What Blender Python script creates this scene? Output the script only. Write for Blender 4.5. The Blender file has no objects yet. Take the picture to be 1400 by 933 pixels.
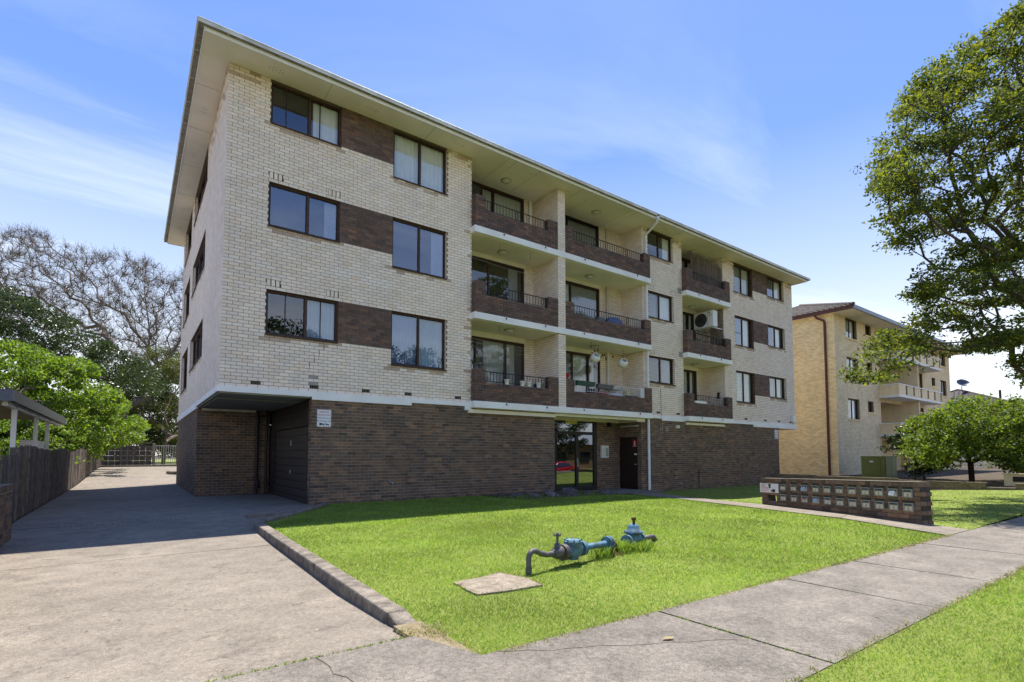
import bpy, math, random
import numpy as np
from mathutils import Vector, Matrix
random.seed(7); RNG = np.random.default_rng(7)
scene = bpy.context.scene
C = scene.collection
R = math.radians

# ------------------------------------------------------------------ camera
cam_data = bpy.data.cameras.new("camera"); cam = bpy.data.objects.new("camera", cam_data); C.objects.link(cam)
yaw, pit, rol = 0.633454586, 0.0550374939, -0.000509
fw = Vector((math.sin(yaw)*math.cos(pit), math.cos(yaw)*math.cos(pit), math.sin(pit)))
rt = fw.cross(Vector((0, 0, 1))).normalized(); up = rt.cross(fw)
r2 = rt*math.cos(rol)+up*math.sin(rol); u2 = -rt*math.sin(rol)+up*math.cos(rol)
CAM = Vector((0, 0, 1.3))
m = Matrix.Identity(4)
for i in range(3):
    m[i][0] = r2[i]; m[i][1] = u2[i]; m[i][2] = -fw[i]; m[i][3] = CAM[i]
cam.matrix_world = m
cam_data.sensor_width = 36; cam_data.lens = 707.906/1400*36; cam_data.shift_y = 115.807/1400
cam_data.clip_start = 0.05; cam_data.clip_end = 3000
scene.camera = cam
# ------------------------------------------------------------------ light
SUNDIR = Vector((0.35, 0.28, 1.0)).normalized()            # towards the sun
sun_el = math.asin(SUNDIR.z); sun_az = math.atan2(SUNDIR.x, SUNDIR.y)
sd = bpy.data.lights.new("sun", 'SUN'); so = bpy.data.objects.new("sun", sd); C.objects.link(so)
sd.energy = 2.75; sd.angle = R(0.5); sd.color = (1.0, 0.95, 0.87)
so.rotation_euler = SUNDIR.to_track_quat('Z', 'Y').to_euler()
so.location = (0, 0, 40)
world = bpy.data.worlds.new("World"); scene.world = world; world.use_nodes = True
wn = world.node_tree; wn.nodes.clear()
def N(nt, t, **k):
    n = nt.nodes.new(t)
    for a, b in k.items(): setattr(n, a, b)
    return n
wo = N(wn, 'ShaderNodeOutputWorld'); bg = N(wn, 'ShaderNodeBackground')
sky = N(wn, 'ShaderNodeTexSky', sky_type='NISHITA', sun_disc=False, sun_elevation=sun_el, sun_rotation=sun_az,
        altitude=0, air_density=1.0, dust_density=0.6, ozone_density=2.5)
bg.inputs[1].default_value = 0.15
tc = N(wn, 'ShaderNodeTexCoord')
sep = N(wn, 'ShaderNodeSeparateXYZ'); wn.links.new(tc.outputs['Generated'], sep.inputs[0])
# project the direction on a cloud plane: (x, y) / (z + .12)
zc = N(wn, 'ShaderNodeMath', operation='MAXIMUM'); zc.inputs[1].default_value = 0.0; wn.links.new(sep.outputs[2], zc.inputs[0])
za = N(wn, 'ShaderNodeMath', operation='ADD'); za.inputs[1].default_value = 0.12; wn.links.new(zc.outputs[0], za.inputs[0])
dx = N(wn, 'ShaderNodeMath', operation='DIVIDE'); wn.links.new(sep.outputs[0], dx.inputs[0]); wn.links.new(za.outputs[0], dx.inputs[1])
dy = N(wn, 'ShaderNodeMath', operation='DIVIDE'); wn.links.new(sep.outputs[1], dy.inputs[0]); wn.links.new(za.outputs[0], dy.inputs[1])
cb = N(wn, 'ShaderNodeCombineXYZ'); wn.links.new(dx.outputs[0], cb.inputs[0]); wn.links.new(dy.outputs[0], cb.inputs[1])
mp = N(wn, 'ShaderNodeMapping'); mp.inputs['Rotation'].default_value = (0, 0, R(38)); mp.inputs['Scale'].default_value = (0.55, 1.5, 1); mp.inputs['Location'].default_value = (3.1, 0.35, 0)
wn.links.new(cb.outputs[0], mp.inputs[0])
nz = N(wn, 'ShaderNodeTexNoise'); nz.inputs['Scale'].default_value = 0.9; nz.inputs['Detail'].default_value = 9; nz.inputs['Roughness'].default_value = 0.58; nz.inputs['Distortion'].default_value = 0.7
wn.links.new(mp.outputs[0], nz.inputs['Vector'])
cr = N(wn, 'ShaderNodeMapRange'); cr.inputs[1].default_value = 0.50; cr.inputs[2].default_value = 0.80; cr.inputs[3].default_value = 0; cr.inputs[4].default_value = 0.75
wn.links.new(nz.outputs['Fac'], cr.inputs[0])
# the clear sky: mostly an even blue that pales towards the horizon all round, with the sun's own scattering on top
hz = N(wn, 'ShaderNodeValToRGB'); els = hz.color_ramp.elements
while len(els) < 5: els.new(.5)
for e, (p, c) in zip(els, [(0.0, (.52, .51, .485)), (.15, (.43, .435, .45)), (.30, (.25, .30, .41)), (.50, (.07, .145, .375)), (1.0, (.03, .09, .31))]): e.position = p; e.color = (*c, 1)
wn.links.new(zc.outputs[0], hz.inputs[0])
gs = N(wn, 'ShaderNodeVectorMath', operation='SCALE'); gs.inputs['Scale'].default_value = 3.75; wn.links.new(hz.outputs[0], gs.inputs[0])
ss = N(wn, 'ShaderNodeVectorMath', operation='SCALE'); ss.inputs['Scale'].default_value = 0.12; wn.links.new(sky.outputs[0], ss.inputs[0])
sm_ = N(wn, 'ShaderNodeVectorMath', operation='ADD'); wn.links.new(gs.outputs[0], sm_.inputs[0]); wn.links.new(ss.outputs[0], sm_.inputs[1])
mx = N(wn, 'ShaderNodeMixRGB'); mx.inputs['Color2'].default_value = (2.7, 2.85, 3.05, 1)
ch = N(wn, 'ShaderNodeMapRange', interpolation_type='SMOOTHSTEP'); ch.inputs[1].default_value = .66; ch.inputs[2].default_value = .34; ch.inputs[3].default_value = .12; ch.inputs[4].default_value = 1; wn.links.new(zc.outputs[0], ch.inputs[0])
cm_ = N(wn, 'ShaderNodeMath', operation='MULTIPLY'); wn.links.new(cr.outputs[0], cm_.inputs[0]); wn.links.new(ch.outputs[0], cm_.inputs[1]); wn.links.new(cm_.outputs[0], mx.inputs['Fac']); wn.links.new(sm_.outputs[0], mx.inputs['Color1'])
wn.links.new(mx.outputs[0], bg.inputs[0]); wn.links.new(bg.outputs[0], wo.inputs[0])
scene.view_settings.view_transform = 'Standard'; scene.view_settings.look = 'None'
scene.view_settings.exposure = 1.8; scene.view_settings.gamma = 1.0
scene.render.engine = 'CYCLES'
scene.cycles.max_bounces = 10; scene.cycles.diffuse_bounces = 5; scene.cycles.transparent_max_bounces = 16; scene.cycles.glossy_bounces = 4
scene.cycles.caustics_reflective = False; scene.cycles.caustics_refractive = False

# ------------------------------------------------------------------ materials
def mat(name, col, rough=0.8, var=0.12, scale=6.0, col2=None, bump=0.0, bscale=60.0, metal=0.0, spec=0.3, island=0.0, trans=0.0, big=0.0, isl_col=None, coat=0.0, grain=0.0, stain=0.0):
    """Procedural material: noise between col and col2, optional per-piece variation, bump, translucency."""
    mt = bpy.data.materials.new(name); mt.use_nodes = True; nt = mt.node_tree; nt.nodes.clear()
    out = N(nt, 'ShaderNodeOutputMaterial'); b = N(nt, 'ShaderNodeBsdfPrincipled')
    b.inputs['Roughness'].default_value = rough; b.inputs['Metallic'].default_value = metal
    b.inputs['Specular IOR Level'].default_value = spec
    if coat: b.inputs['Coat Weight'].default_value = coat
    g = N(nt, 'ShaderNodeNewGeometry')
    n1 = N(nt, 'ShaderNodeTexNoise'); n1.inputs['Scale'].default_value = scale; n1.inputs['Detail'].default_value = 5
    nt.links.new(g.outputs['Position'], n1.inputs['Vector'])
    c2 = col2 or tuple(c*(1-2*var) for c in col)
    mr = N(nt, 'ShaderNodeMapRange'); mr.inputs[1].default_value = 0.34; mr.inputs[2].default_value = 0.66
    nt.links.new(n1.outputs['Fac'], mr.inputs[0])
    mix = N(nt, 'ShaderNodeMixRGB'); mix.inputs['Color1'].default_value = (*col, 1); mix.inputs['Color2'].default_value = (*c2, 1)
    nt.links.new(mr.outputs[0], mix.inputs['Fac']); last = mix.outputs[0]
    if isl_col or island:
        oi = N(nt, 'ShaderNodeObjectInfo'); a = N(nt, 'ShaderNodeMath', operation='ADD'); f = N(nt, 'ShaderNodeMath', operation='FRACT')
        nt.links.new(g.outputs['Random Per Island'], a.inputs[0]); nt.links.new(oi.outputs['Random'], a.inputs[1]); nt.links.new(a.outputs[0], f.inputs[0])
        if isl_col:
            rp = N(nt, 'ShaderNodeValToRGB'); rp.color_ramp.interpolation = 'LINEAR'
            while len(rp.color_ramp.elements) < len(isl_col): rp.color_ramp.elements.new(0.5)
            for e, (p, c) in zip(rp.color_ramp.elements, isl_col): e.position = p; e.color = (*c, 1)
            nt.links.new(f.outputs[0], rp.inputs[0])
            m2 = N(nt, 'ShaderNodeMixRGB', blend_type='MULTIPLY'); m2.inputs['Fac'].default_value = 1
            nt.links.new(last, m2.inputs['Color1']); nt.links.new(rp.outputs[0], m2.inputs['Color2']); last = m2.outputs[0]
        if island:
            m3 = N(nt, 'ShaderNodeMapRange'); m3.inputs[3].default_value = 1-island; m3.inputs[4].default_value = 1+island
            f2 = N(nt, 'ShaderNodeMath', operation='MULTIPLY'); f2.inputs[1].default_value = 7.31; f3 = N(nt, 'ShaderNodeMath', operation='FRACT')
            nt.links.new(f.outputs[0], f2.inputs[0]); nt.links.new(f2.outputs[0], f3.inputs[0]); nt.links.new(f3.outputs[0], m3.inputs[0])
            vm = N(nt, 'ShaderNodeVectorMath', operation='SCALE'); nt.links.new(last, vm.inputs[0]); nt.links.new(m3.outputs[0], vm.inputs['Scale']); last = vm.outputs[0]
    if big:
        nb = N(nt, 'ShaderNodeTexNoise'); nb.inputs['Scale'].default_value = 0.45; nb.inputs['Detail'].default_value = 6; nb.inputs['Roughness'].default_value = .65
        nt.links.new(g.outputs['Position'], nb.inputs['Vector'])
        m4 = N(nt, 'ShaderNodeMapRange'); m4.inputs[1].default_value = .3; m4.inputs[2].default_value = .7; m4.inputs[3].default_value = 1-big; m4.inputs[4].default_value = 1+big*.6
        nt.links.new(nb.outputs['Fac'], m4.inputs[0])
        vm = N(nt, 'ShaderNodeVectorMath', operation='SCALE'); nt.links.new(last, vm.inputs[0]); nt.links.new(m4.outputs[0], vm.inputs['Scale']); last = vm.outputs[0]
    if stain:      # old spills and drips: small dark blots with a shape of their own, and worn pale patches
        for sc_, lo_, hi_, f_ in ((2.3, .59, .63, 1-stain*.22), (5.0, .61, .64, 1-stain*.3), (13.0, .64, .67, 1-stain*.45), (1.1, .58, .70, 1+stain*.25)):
            nv = N(nt, 'ShaderNodeTexNoise'); nv.inputs['Scale'].default_value = sc_; nv.inputs['Detail'].default_value = 7; nv.inputs['Roughness'].default_value = .62; nv.inputs['Distortion'].default_value = .6
            of = N(nt, 'ShaderNodeVectorMath', operation='ADD'); of.inputs[1].default_value = (sc_*31, sc_*17, 0); nt.links.new(g.outputs['Position'], of.inputs[0]); nt.links.new(of.outputs[0], nv.inputs['Vector'])
            m6 = N(nt, 'ShaderNodeMapRange'); m6.inputs[1].default_value = lo_; m6.inputs[2].default_value = hi_; m6.inputs[3].default_value = 1; m6.inputs[4].default_value = f_
            nt.links.new(nv.outputs['Fac'], m6.inputs[0]); vm = N(nt, 'ShaderNodeVectorMath', operation='SCALE'); nt.links.new(last, vm.inputs[0]); nt.links.new(m6.outputs[0], vm.inputs['Scale']); last = vm.outputs[0]
    if grain:
        for sc_, w_ in ((120, 1.0), (27, .55)):
            ng = N(nt, 'ShaderNodeTexNoise'); ng.inputs['Scale'].default_value = sc_; ng.inputs['Detail'].default_value = 3; nt.links.new(g.outputs['Position'], ng.inputs['Vector'])
            m5 = N(nt, 'ShaderNodeMapRange'); m5.inputs[1].default_value = .3; m5.inputs[2].default_value = .7; m5.inputs[3].default_value = 1-grain*w_; m5.inputs[4].default_value = 1+grain*w_
            nt.links.new(ng.outputs['Fac'], m5.inputs[0]); vm = N(nt, 'ShaderNodeVectorMath', operation='SCALE'); nt.links.new(last, vm.inputs[0]); nt.links.new(m5.outputs[0], vm.inputs['Scale']); last = vm.outputs[0]
    nt.links.new(last, b.inputs['Base Color'])
    if bump:
        n2 = N(nt, 'ShaderNodeTexNoise'); n2.inputs['Scale'].default_value = bscale; n2.inputs['Detail'].default_value = 4
        nt.links.new(g.outputs['Position'], n2.inputs['Vector'])
        bp = N(nt, 'ShaderNodeBump'); bp.inputs['Strength'].default_value = bump; bp.inputs['Distance'].default_value = 0.01
        nt.links.new(n2.outputs['Fac'], bp.inputs['Height']); nt.links.new(bp.outputs[0], b.inputs['Normal'])
    sh = b.outputs[0]
    if trans:
        tr = N(nt, 'ShaderNodeBsdfTranslucent'); ms = N(nt, 'ShaderNodeMixShader'); ms.inputs[0].default_value = trans
        vm = N(nt, 'ShaderNodeVectorMath', operation='MULTIPLY'); nt.links.new(last, vm.inputs[0]); vm.inputs[1].default_value = (1.5, 1.5, 0.7)
        nt.links.new(vm.outputs[0], tr.inputs[0]); nt.links.new(b.outputs[0], ms.inputs[1]); nt.links.new(tr.outputs[0], ms.inputs[2]); sh = ms.outputs[0]
    nt.links.new(sh, out.inputs[0])
    return mt

def glass_mat(name, tint=(.92, .94, .95), ior=1.85, base=0.05, gcol=(.93, .96, 1)):
    mt = bpy.data.materials.new(name); mt.use_nodes = True; nt = mt.node_tree; nt.nodes.clear()
    out = N(nt, 'ShaderNodeOutputMaterial'); t = N(nt, 'ShaderNodeBsdfTransparent'); t.inputs[0].default_value = (*tint, 1)
    g = N(nt, 'ShaderNodeBsdfGlossy'); g.inputs['Roughness'].default_value = 0.0; g.inputs[0].default_value = (*gcol, 1)
    f = N(nt, 'ShaderNodeFresnel'); f.inputs[0].default_value = ior
    a = N(nt, 'ShaderNodeMath', operation='ADD'); a.inputs[1].default_value = base; a.use_clamp = True; nt.links.new(f.outputs[0], a.inputs[0])
    geo = N(nt, 'ShaderNodeNewGeometry'); nz_ = N(nt, 'ShaderNodeTexNoise'); nz_.inputs['Scale'].default_value = 0.9
    nt.links.new(geo.outputs['Position'], nz_.inputs['Vector']); bp = N(nt, 'ShaderNodeBump'); bp.inputs['Strength'].default_value = .04; bp.inputs['Distance'].default_value = .02
    nt.links.new(nz_.outputs['Fac'], bp.inputs['Height']); nt.links.new(bp.outputs[0], g.inputs['Normal'])
    bf = N(nt, 'ShaderNodeMath', operation='SUBTRACT'); bf.inputs[0].default_value = 1; nt.links.new(geo.outputs['Backfacing'], bf.inputs[1])   # the far face of a pane adds no second mirror
    pm_ = N(nt, 'ShaderNodeMath', operation='MULTIPLY'); nt.links.new(a.outputs[0], pm_.inputs[0]); nt.links.new(bf.outputs[0], pm_.inputs[1])
    ms = N(nt, 'ShaderNodeMixShader'); nt.links.new(pm_.outputs[0], ms.inputs[0]); nt.links.new(t.outputs[0], ms.inputs[1]); nt.links.new(g.outputs[0], ms.inputs[2])
    nt.links.new(ms.outputs[0], out.inputs[0]); return mt

M = {}
M['cream_brick'] = mat('cream_brick', (.89, .765, .65), .85, .04, 3.0, island=.06, bump=.25, bscale=90, isl_col=[(0, (1, .97, .92)), (.45, (1, 1, 1)), (.8, (.97, .98, 1.0)), (.95, (.95, .90, .83)), (1, (1.0, .95, .88))], big=.06)
M['stain_bounce_brick'] = mat('stain_bounce_brick', (.58, .44, .33), .85, .08, 5.0, island=.12, bump=.25, bscale=90)  # stains below the sills, and warm bounce light painted in under the soffit
M['patched_brick'] = mat('patched_brick', (.90, .79, .70), .7, .05, 9.0, island=.04, bump=.2, bscale=90)
M['grey_brick'] = mat('grey_brick', (.36, .32, .30), .85, .05, 9.0, island=.05)
M['brown_brick'] = mat('brown_brick', (.175, .122, .090), .8, .12, 14.0, island=.22, bump=.4, bscale=80, isl_col=[(0, (.62, .66, .72)), (.3, (.88, .88, .90)), (.6, (1.05, 1.0, .95)), (.85, (1.2, 1.08, .95)), (.95, (1.5, 1.25, 1.0)), (1, (1.0, .95, .95))], big=.12)
M['panel_brick'] = mat('panel_brick', (.165, .112, .092), .8, .12, 14.0, island=.2, bump=.4, bscale=80, isl_col=[(0, (.8, .8, .85)), (.6, (1.0, .97, .96)), (.9, (1.25, 1.1, .95)), (.97, (1.6, 1.25, 1.0)), (1, (1.1, 1.0, .95))], big=.1)
M['cream_mortar'] = mat('cream_mortar', (.17, .14, .105), .95, .15, 20)
M['brown_mortar'] = mat('brown_mortar', (.50, .41, .31), .95, .2, 9, big=.3)
M['panel_mortar'] = mat('panel_mortar', (.07, .058, .05), .95, .2, 12)
M['yellow_brick'] = mat('yellow_brick', (.93, .77, .43), .85, .06, 2.0, island=.1, bump=.2, bscale=60, big=.08, isl_col=[(0, (1, 1, 1)), (.8, (.96, .95, .9)), (.93, (.85, .78, .7)), (1, (1, 1, 1))])  # yellower than buff_brick: bounce light on the flats' side wall put into colour
M['buff_brick'] = mat('buff_brick', (.90, .73, .47), .85, .06, 2.0, island=.1, bump=.2, bscale=60, big=.08)
M['yellow_mortar'] = mat('yellow_mortar', (.36, .28, .17), .95, .1, 9)
M['white_paint'] = mat('white_paint', (.90, .885, .86), .6, .05, 2.0, bump=.1, bscale=30, big=.04)
M['cream_paint'] = mat('cream_paint', (.86, .80, .69), .75, .05, 1.6, big=.06)
M['soffit_paint'] = mat('soffit_paint', (.90, .835, .75), .8, .05, 1.2, big=.07)
M['grey_soffit'] = mat('grey_soffit', (.36, .36, .35), .85, .1, 1.2, big=.1)
M['gutter_metal'] = mat('gutter_metal', (.74, .74, .72), .5, .06, 2.5, (.50, .49, .45), big=.08)
M['gutter_dirty'] = mat('gutter_dirty', (.30, .275, .23), .8, .2, 7, (.17, .155, .13))
M['roof_metal'] = mat('roof_metal', (.4, .4, .4), .6, .1, 2)
M['brown_frame'] = mat('brown_frame', (.060, .030, .021), .5, .15, 4, (.085, .04, .028))
M['dark_frame'] = mat('dark_frame', (.018, .017, .018), .4, .1, 5)
M['brown_sill'] = mat('brown_sill', (.07, .042, .034), .6, .15, 6)
M['glass'] = glass_mat('glass')
M['door_glass'] = glass_mat('door_glass', (.22, .23, .24), 2.0, .22, (.60, .64, .70))
M['screen_glass'] = glass_mat('screen_glass', (.72, .75, .82), 2.0, .10, (.8, .88, 1))
M['curtain_white'] = mat('curtain_white', (.90, .90, .87), .9, .03, 3)
M['curtain_cream'] = mat('curtain_cream', (.62, .63, .55), .9, .05, 3)
M['curtain_blue'] = mat('curtain_blue', (.35, .46, .60), .9, .05, 3)
M['curtain_grey'] = mat('curtain_grey', (.30, .31, .32), .9, .05, 3)
M['blind_dark'] = mat('blind_dark', (.045, .055, .085), .8, .2, 30, bump=.3, bscale=200)
M['room_dark'] = mat('room_dark', (.022, .021, .02), .95, .2, 1.5)  # near-black: the darkness of unlit rooms put into the colour
M['iron'] = mat('iron', (.022, .020, .022), .55, .2, 30)
M['white_iron'] = mat('white_iron', (.75, .75, .74), .5, .1, 30, (.55, .53, .5))
M['light_glass'] = mat('light_glass', (.62, .63, .58), .25, .05, 10, spec=.6)
M['light_rim'] = mat('light_rim', (.28, .27, .22), .4, .1, 10, metal=.3)
M['concrete'] = mat('concrete', (.232, .198, .156), .95, .1, 3.5, (.185, .158, .127), bump=.45, bscale=70, big=.22, grain=.33, stain=.75)
M['concrete_old'] = mat('concrete_old', (.205, .18, .15), .95, .15, 3.0, (.15, .132, .11), bump=.5, bscale=70, big=.30, grain=.38, stain=.5)
M['kerb_concrete'] = mat('kerb_concrete', (.25, .215, .17), .95, .2, 7, (.12, .10, .08), bump=.7, bscale=60, big=.25, grain=.35)
M['pad_concrete'] = mat('pad_concrete', (.30, .25, .19), .95, .15, 9, (.20, .165, .12), bump=.6, bscale=70, big=.2, grain=.35, stain=.4)
M['asphalt'] = mat('asphalt', (.17, .165, .16), .95, .15, 30, bump=.5, bscale=120, big=.15)
M['soil'] = mat('soil', (.10, .075, .05), 1, .25, 8, bump=.6, bscale=50, big=.2)
M['turf'] = mat('turf', (.15, .21, .025), 1, .2, 30, (.19, .21, .05), bump=.8, bscale=90, big=.2)
M['timber_grey'] = mat('timber_grey', (.20, .165, .135), .95, .2, 5, (.11, .09, .075), bump=.5, bscale=60, island=.25, isl_col=[(0, (1, 1, 1)), (.6, (.92, .93, 1)), (1, (1.1, 1.0, .85))])
M['timber_brown'] = mat('timber_brown', (.045, .032, .027), .75, .2, 5, island=.12, bump=.3, bscale=60)
M['garage_door'] = mat('garage_door', (.062, .050, .045), .6, .2, 4, (.055, .045, .038))
M['door_brown'] = mat('door_brown', (.028, .017, .014), .45, .1, 4)
M['pvc_white'] = mat('pvc_white', (.78, .78, .78), .45, .04, 4)
M['pvc_cream'] = mat('pvc_cream', (.62, .57, .45), .5, .05, 4)
M['pipe_dark'] = mat('pipe_dark', (.035, .03, .032), .5, .15, 6)
M['pipe_maroon'] = mat('pipe_maroon', (.13, .035, .028), .5, .1, 6)
M['maroon_gutter'] = mat('maroon_gutter', (.11, .045, .032), .5, .12, 5)
M['blue_gutter'] = mat('blue_gutter', (.22, .27, .36), .4, .1, 5)
M['roof_tile'] = mat('roof_tile', (.105, .09, .083), .85, .2, 8, island=.2, isl_col=[(0, (.8, .8, .85)), (.5, (1, .97, .93)), (1, (1.35, 1.2, 1.05))])
M['sign_white'] = mat('sign_white', (.78, .78, .80), .5, .03, 6)
M['sign_red'] = mat('sign_red', (.50, .02, .03), .5, .05, 6)
M['sign_dark'] = mat('sign_dark', (.03, .03, .04), .6, .05, 6)
M['sign_green'] = mat('sign_green', (.03, .07, .03), .6, .1, 12)
M['steel'] = mat('steel', (.44, .45, .45), .4, .08, 20, metal=.5)
M['steel_dark'] = mat('steel_dark', (.10, .11, .14), .4, .1, 20, metal=.4)
M['brass'] = mat('brass', (.45, .33, .12), .4, .1, 10, metal=.6)
M['blue_enamel'] = mat('blue_enamel', (.10, .225, .32), .65, .15, 14, (.07, .10, .11), bump=.3, bscale=70)
M['old_pipe'] = mat('old_pipe', (.075, .085, .10), .55, .3, 25, (.14, .12, .10), bump=.4, bscale=90, metal=.3)
M['rust'] = mat('rust', (.16, .06, .03), .85, .3, 30)
M['rock'] = mat('rock', (.15, .125, .12), .95, .25, 9, (.06, .055, .055), bump=.8, bscale=25, island=.25)
M['green_cabinet'] = mat('green_cabinet', (.20, .23, .055), .55, .1, 3, (.15, .19, .05), big=.15)
M['plastic_white'] = mat('plastic_white', (.8, .8, .79), .5, .04, 8)
M['plastic_red'] = mat('plastic_red', (.5, .02, .02), .4, .05, 8)
M['plastic_blue'] = mat('plastic_blue', (.03, .055, .20), .4, .05, 8)
M['plastic_pink'] = mat('plastic_pink', (.35, .03, .10), .5, .1, 8)
M['plastic_green'] = mat('plastic_green', (.035, .085, .07), .5, .1, 8)
M['plastic_grey'] = mat('plastic_grey', (.12, .12, .14), .5, .1, 8)
M['cloth_blue'] = mat('cloth_blue', (.10, .13, .24), .9, .15, 12)
M['cloth_yellow'] = mat('cloth_yellow', (.6, .5, .2), .9, .1, 12)
M['reed'] = mat('reed', (.24, .195, .165), .95, .2, 30, island=.25)
M['lattice_wood'] = mat('lattice_wood', (.15, .085, .06), .85, .15, 8)
M['sticker_yellow'] = mat('sticker_yellow', (.65, .60, .12), .5, .05, 8)
M['car_red'] = mat('car_red', (.55, .01, .015), .25, .03, 3, coat=1.0, spec=.5)
M['tyre'] = mat('tyre', (.02, .02, .02), .9, .1, 20)
M['car_glass'] = mat('car_glass', (.02, .025, .03), .05, .05, 3, spec=.9)
M['bark'] = mat('bark', (.13, .095, .075), .95, .25, 14, (.07, .055, .045), bump=.8, bscale=30)
M['bark_dark'] = mat('bark_dark', (.050, .040, .034), .95, .25, 14, bump=.8, bscale=30)
M['bark_pale'] = mat('bark_pale', (.165, .125, .095), .95, .25, 6, (.11, .083, .065), bump=.4, bscale=30)
def leafmat(n, c, isl, tr=.35, rough=.5, big=.0, isv=.25): return mat(n, c, rough, .15, 1.2, trans=tr, isl_col=isl, island=isv, spec=.25, big=big)
M['leaf_fig'] = leafmat('leaf_fig', (.092, .118, .036), [(0, (.55, .65, .7)), (.5, (1, 1, 1)), (.72, (1.5, 1.5, 1.0)), (.88, (2.4, 2.1, .6)), (1, (3.0, 2.3, .6))], .45, .6)
M['leaf_bright'] = leafmat('leaf_bright', (.155, .235, .030), [(0, (.55, .7, .9)), (.4, (.9, .95, 1)), (1, (1.3, 1.2, .8))], .45, .45)
M['leaf_bush'] = leafmat('leaf_bush', (.14, .20, .03), [(0, (.45, .6, .9)), (.4, (.9, .95, 1)), (.9, (1.4, 1.3, .7)), (1, (1.9, 1.4, .6))], .4, .5)
M['leaf_dark'] = leafmat('leaf_dark', (.045, .070, .030), [(0, (.7, .8, .9)), (1, (1.4, 1.3, 1.0))], .25, .32)
M['leaf_olive'] = leafmat('leaf_olive', (.12, .135, .05), [(0, (.7, .8, .9)), (.6, (1.1, 1.05, .9)), (1, (1.5, 1.4, .8))], .35, .5)
M['leaf_bud'] = leafmat('leaf_bud', (.17, .17, .05), [(0, (1, .8, .7)), (.5, (1.1, 1.1, .8)), (1, (.9, .7, .7))], .3, .6)
M['grass'] = leafmat('grass', (.205, .318, .050), [(0, (.6, .78, .7)), (.4, (.95, 1, 1)), (.75, (1.2, 1.08, .9)), (.9, (1.6, 1.25, 1.6)), (1, (1.9, 1.4, 2.6))], .45, .7, big=.2)
M['straw'] = leafmat('straw', (.50, .42, .24), [(0, (.7, .7, .6)), (.5, (1, 1, 1)), (.75, (.6, .9, .5)), (1, (1.3, 1.2, 1))], .2, .8)
M['straw_ground'] = mat('straw_ground', (.26, .21, .13), 1, .25, 30, (.16, .13, .07), bump=.8, bscale=90)
M['dry_leaf'] = leafmat('dry_leaf', (.30, .21, .11), [(0, (1, 1, 1)), (.5, (.6, .5, .45)), (1, (1.6, 1.8, 2))], .2, .8)

# ------------------------------------------------------------------ helpers
def tag(o, label=None, cat=None, group=None, kind=None):
    if label: o['label'] = label
    if cat: o['category'] = cat
    if group: o['group'] = group
    if kind: o['kind'] = kind
    return o
def link(name, me, parent=None):
    o = bpy.data.objects.new(name, me); C.objects.link(o)
    if parent is not None: o.parent = parent
    return o
def empty(name, loc=(0, 0, 0), rz=0, label=None, cat=None, group=None):
    o = bpy.data.objects.new(name, None); C.objects.link(o); o.location = loc; o.rotation_euler = (0, 0, rz); o.empty_display_size = .2
    return tag(o, label, cat, group)
def big_mesh(name, co, faces, nper, mats=(), midx=None, smooth=False):
    """co: (n,3) array; faces: flat index array; nper: verts per face"""
    me = bpy.data.meshes.new(name); co = np.asarray(co, np.float32); faces = np.asarray(faces, np.int32).ravel()
    nf = len(faces)//nper
    me.vertices.add(len(co)); me.vertices.foreach_set('co', co.ravel())
    me.loops.add(len(faces)); me.loops.foreach_set('vertex_index', faces)
    me.polygons.add(nf); me.polygons.foreach_set('loop_start', np.arange(nf, dtype=np.int32)*nper)
    try: me.polygons.foreach_set('loop_total', np.full(nf, nper, np.int32))
    except Exception: pass
    for mt in mats: me.materials.append(M[mt] if isinstance(mt, str) else mt)
    if midx is not None: me.polygons.foreach_set('material_index', np.asarray(midx, np.int32))
    me.polygons.foreach_set('use_smooth', np.full(nf, bool(smooth)))
    me.update(calc_edges=True); me.validate()
    return me
BOXF = [(0, 3, 2, 1), (4, 5, 6, 7), (0, 1, 5, 4), (1, 2, 6, 5), (2, 3, 7, 6), (3, 0, 4, 7)]
class Plane:
    """local frame on a wall: u along, d outward, z up (world z)"""
    def __init__(s, o, u, n): s.o = Vector((*o, 0)) if len(o) == 2 else Vector(o); s.u = Vector((*u, 0)).normalized(); s.n = Vector((*n, 0)).normalized()
    def pt(s, u, d, z): p = s.o+s.u*u+s.n*d; return Vector((p.x, p.y, p.z+z))
W0 = Plane((0, 0), (1, 0), (0, -1))     # world x, -y
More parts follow.
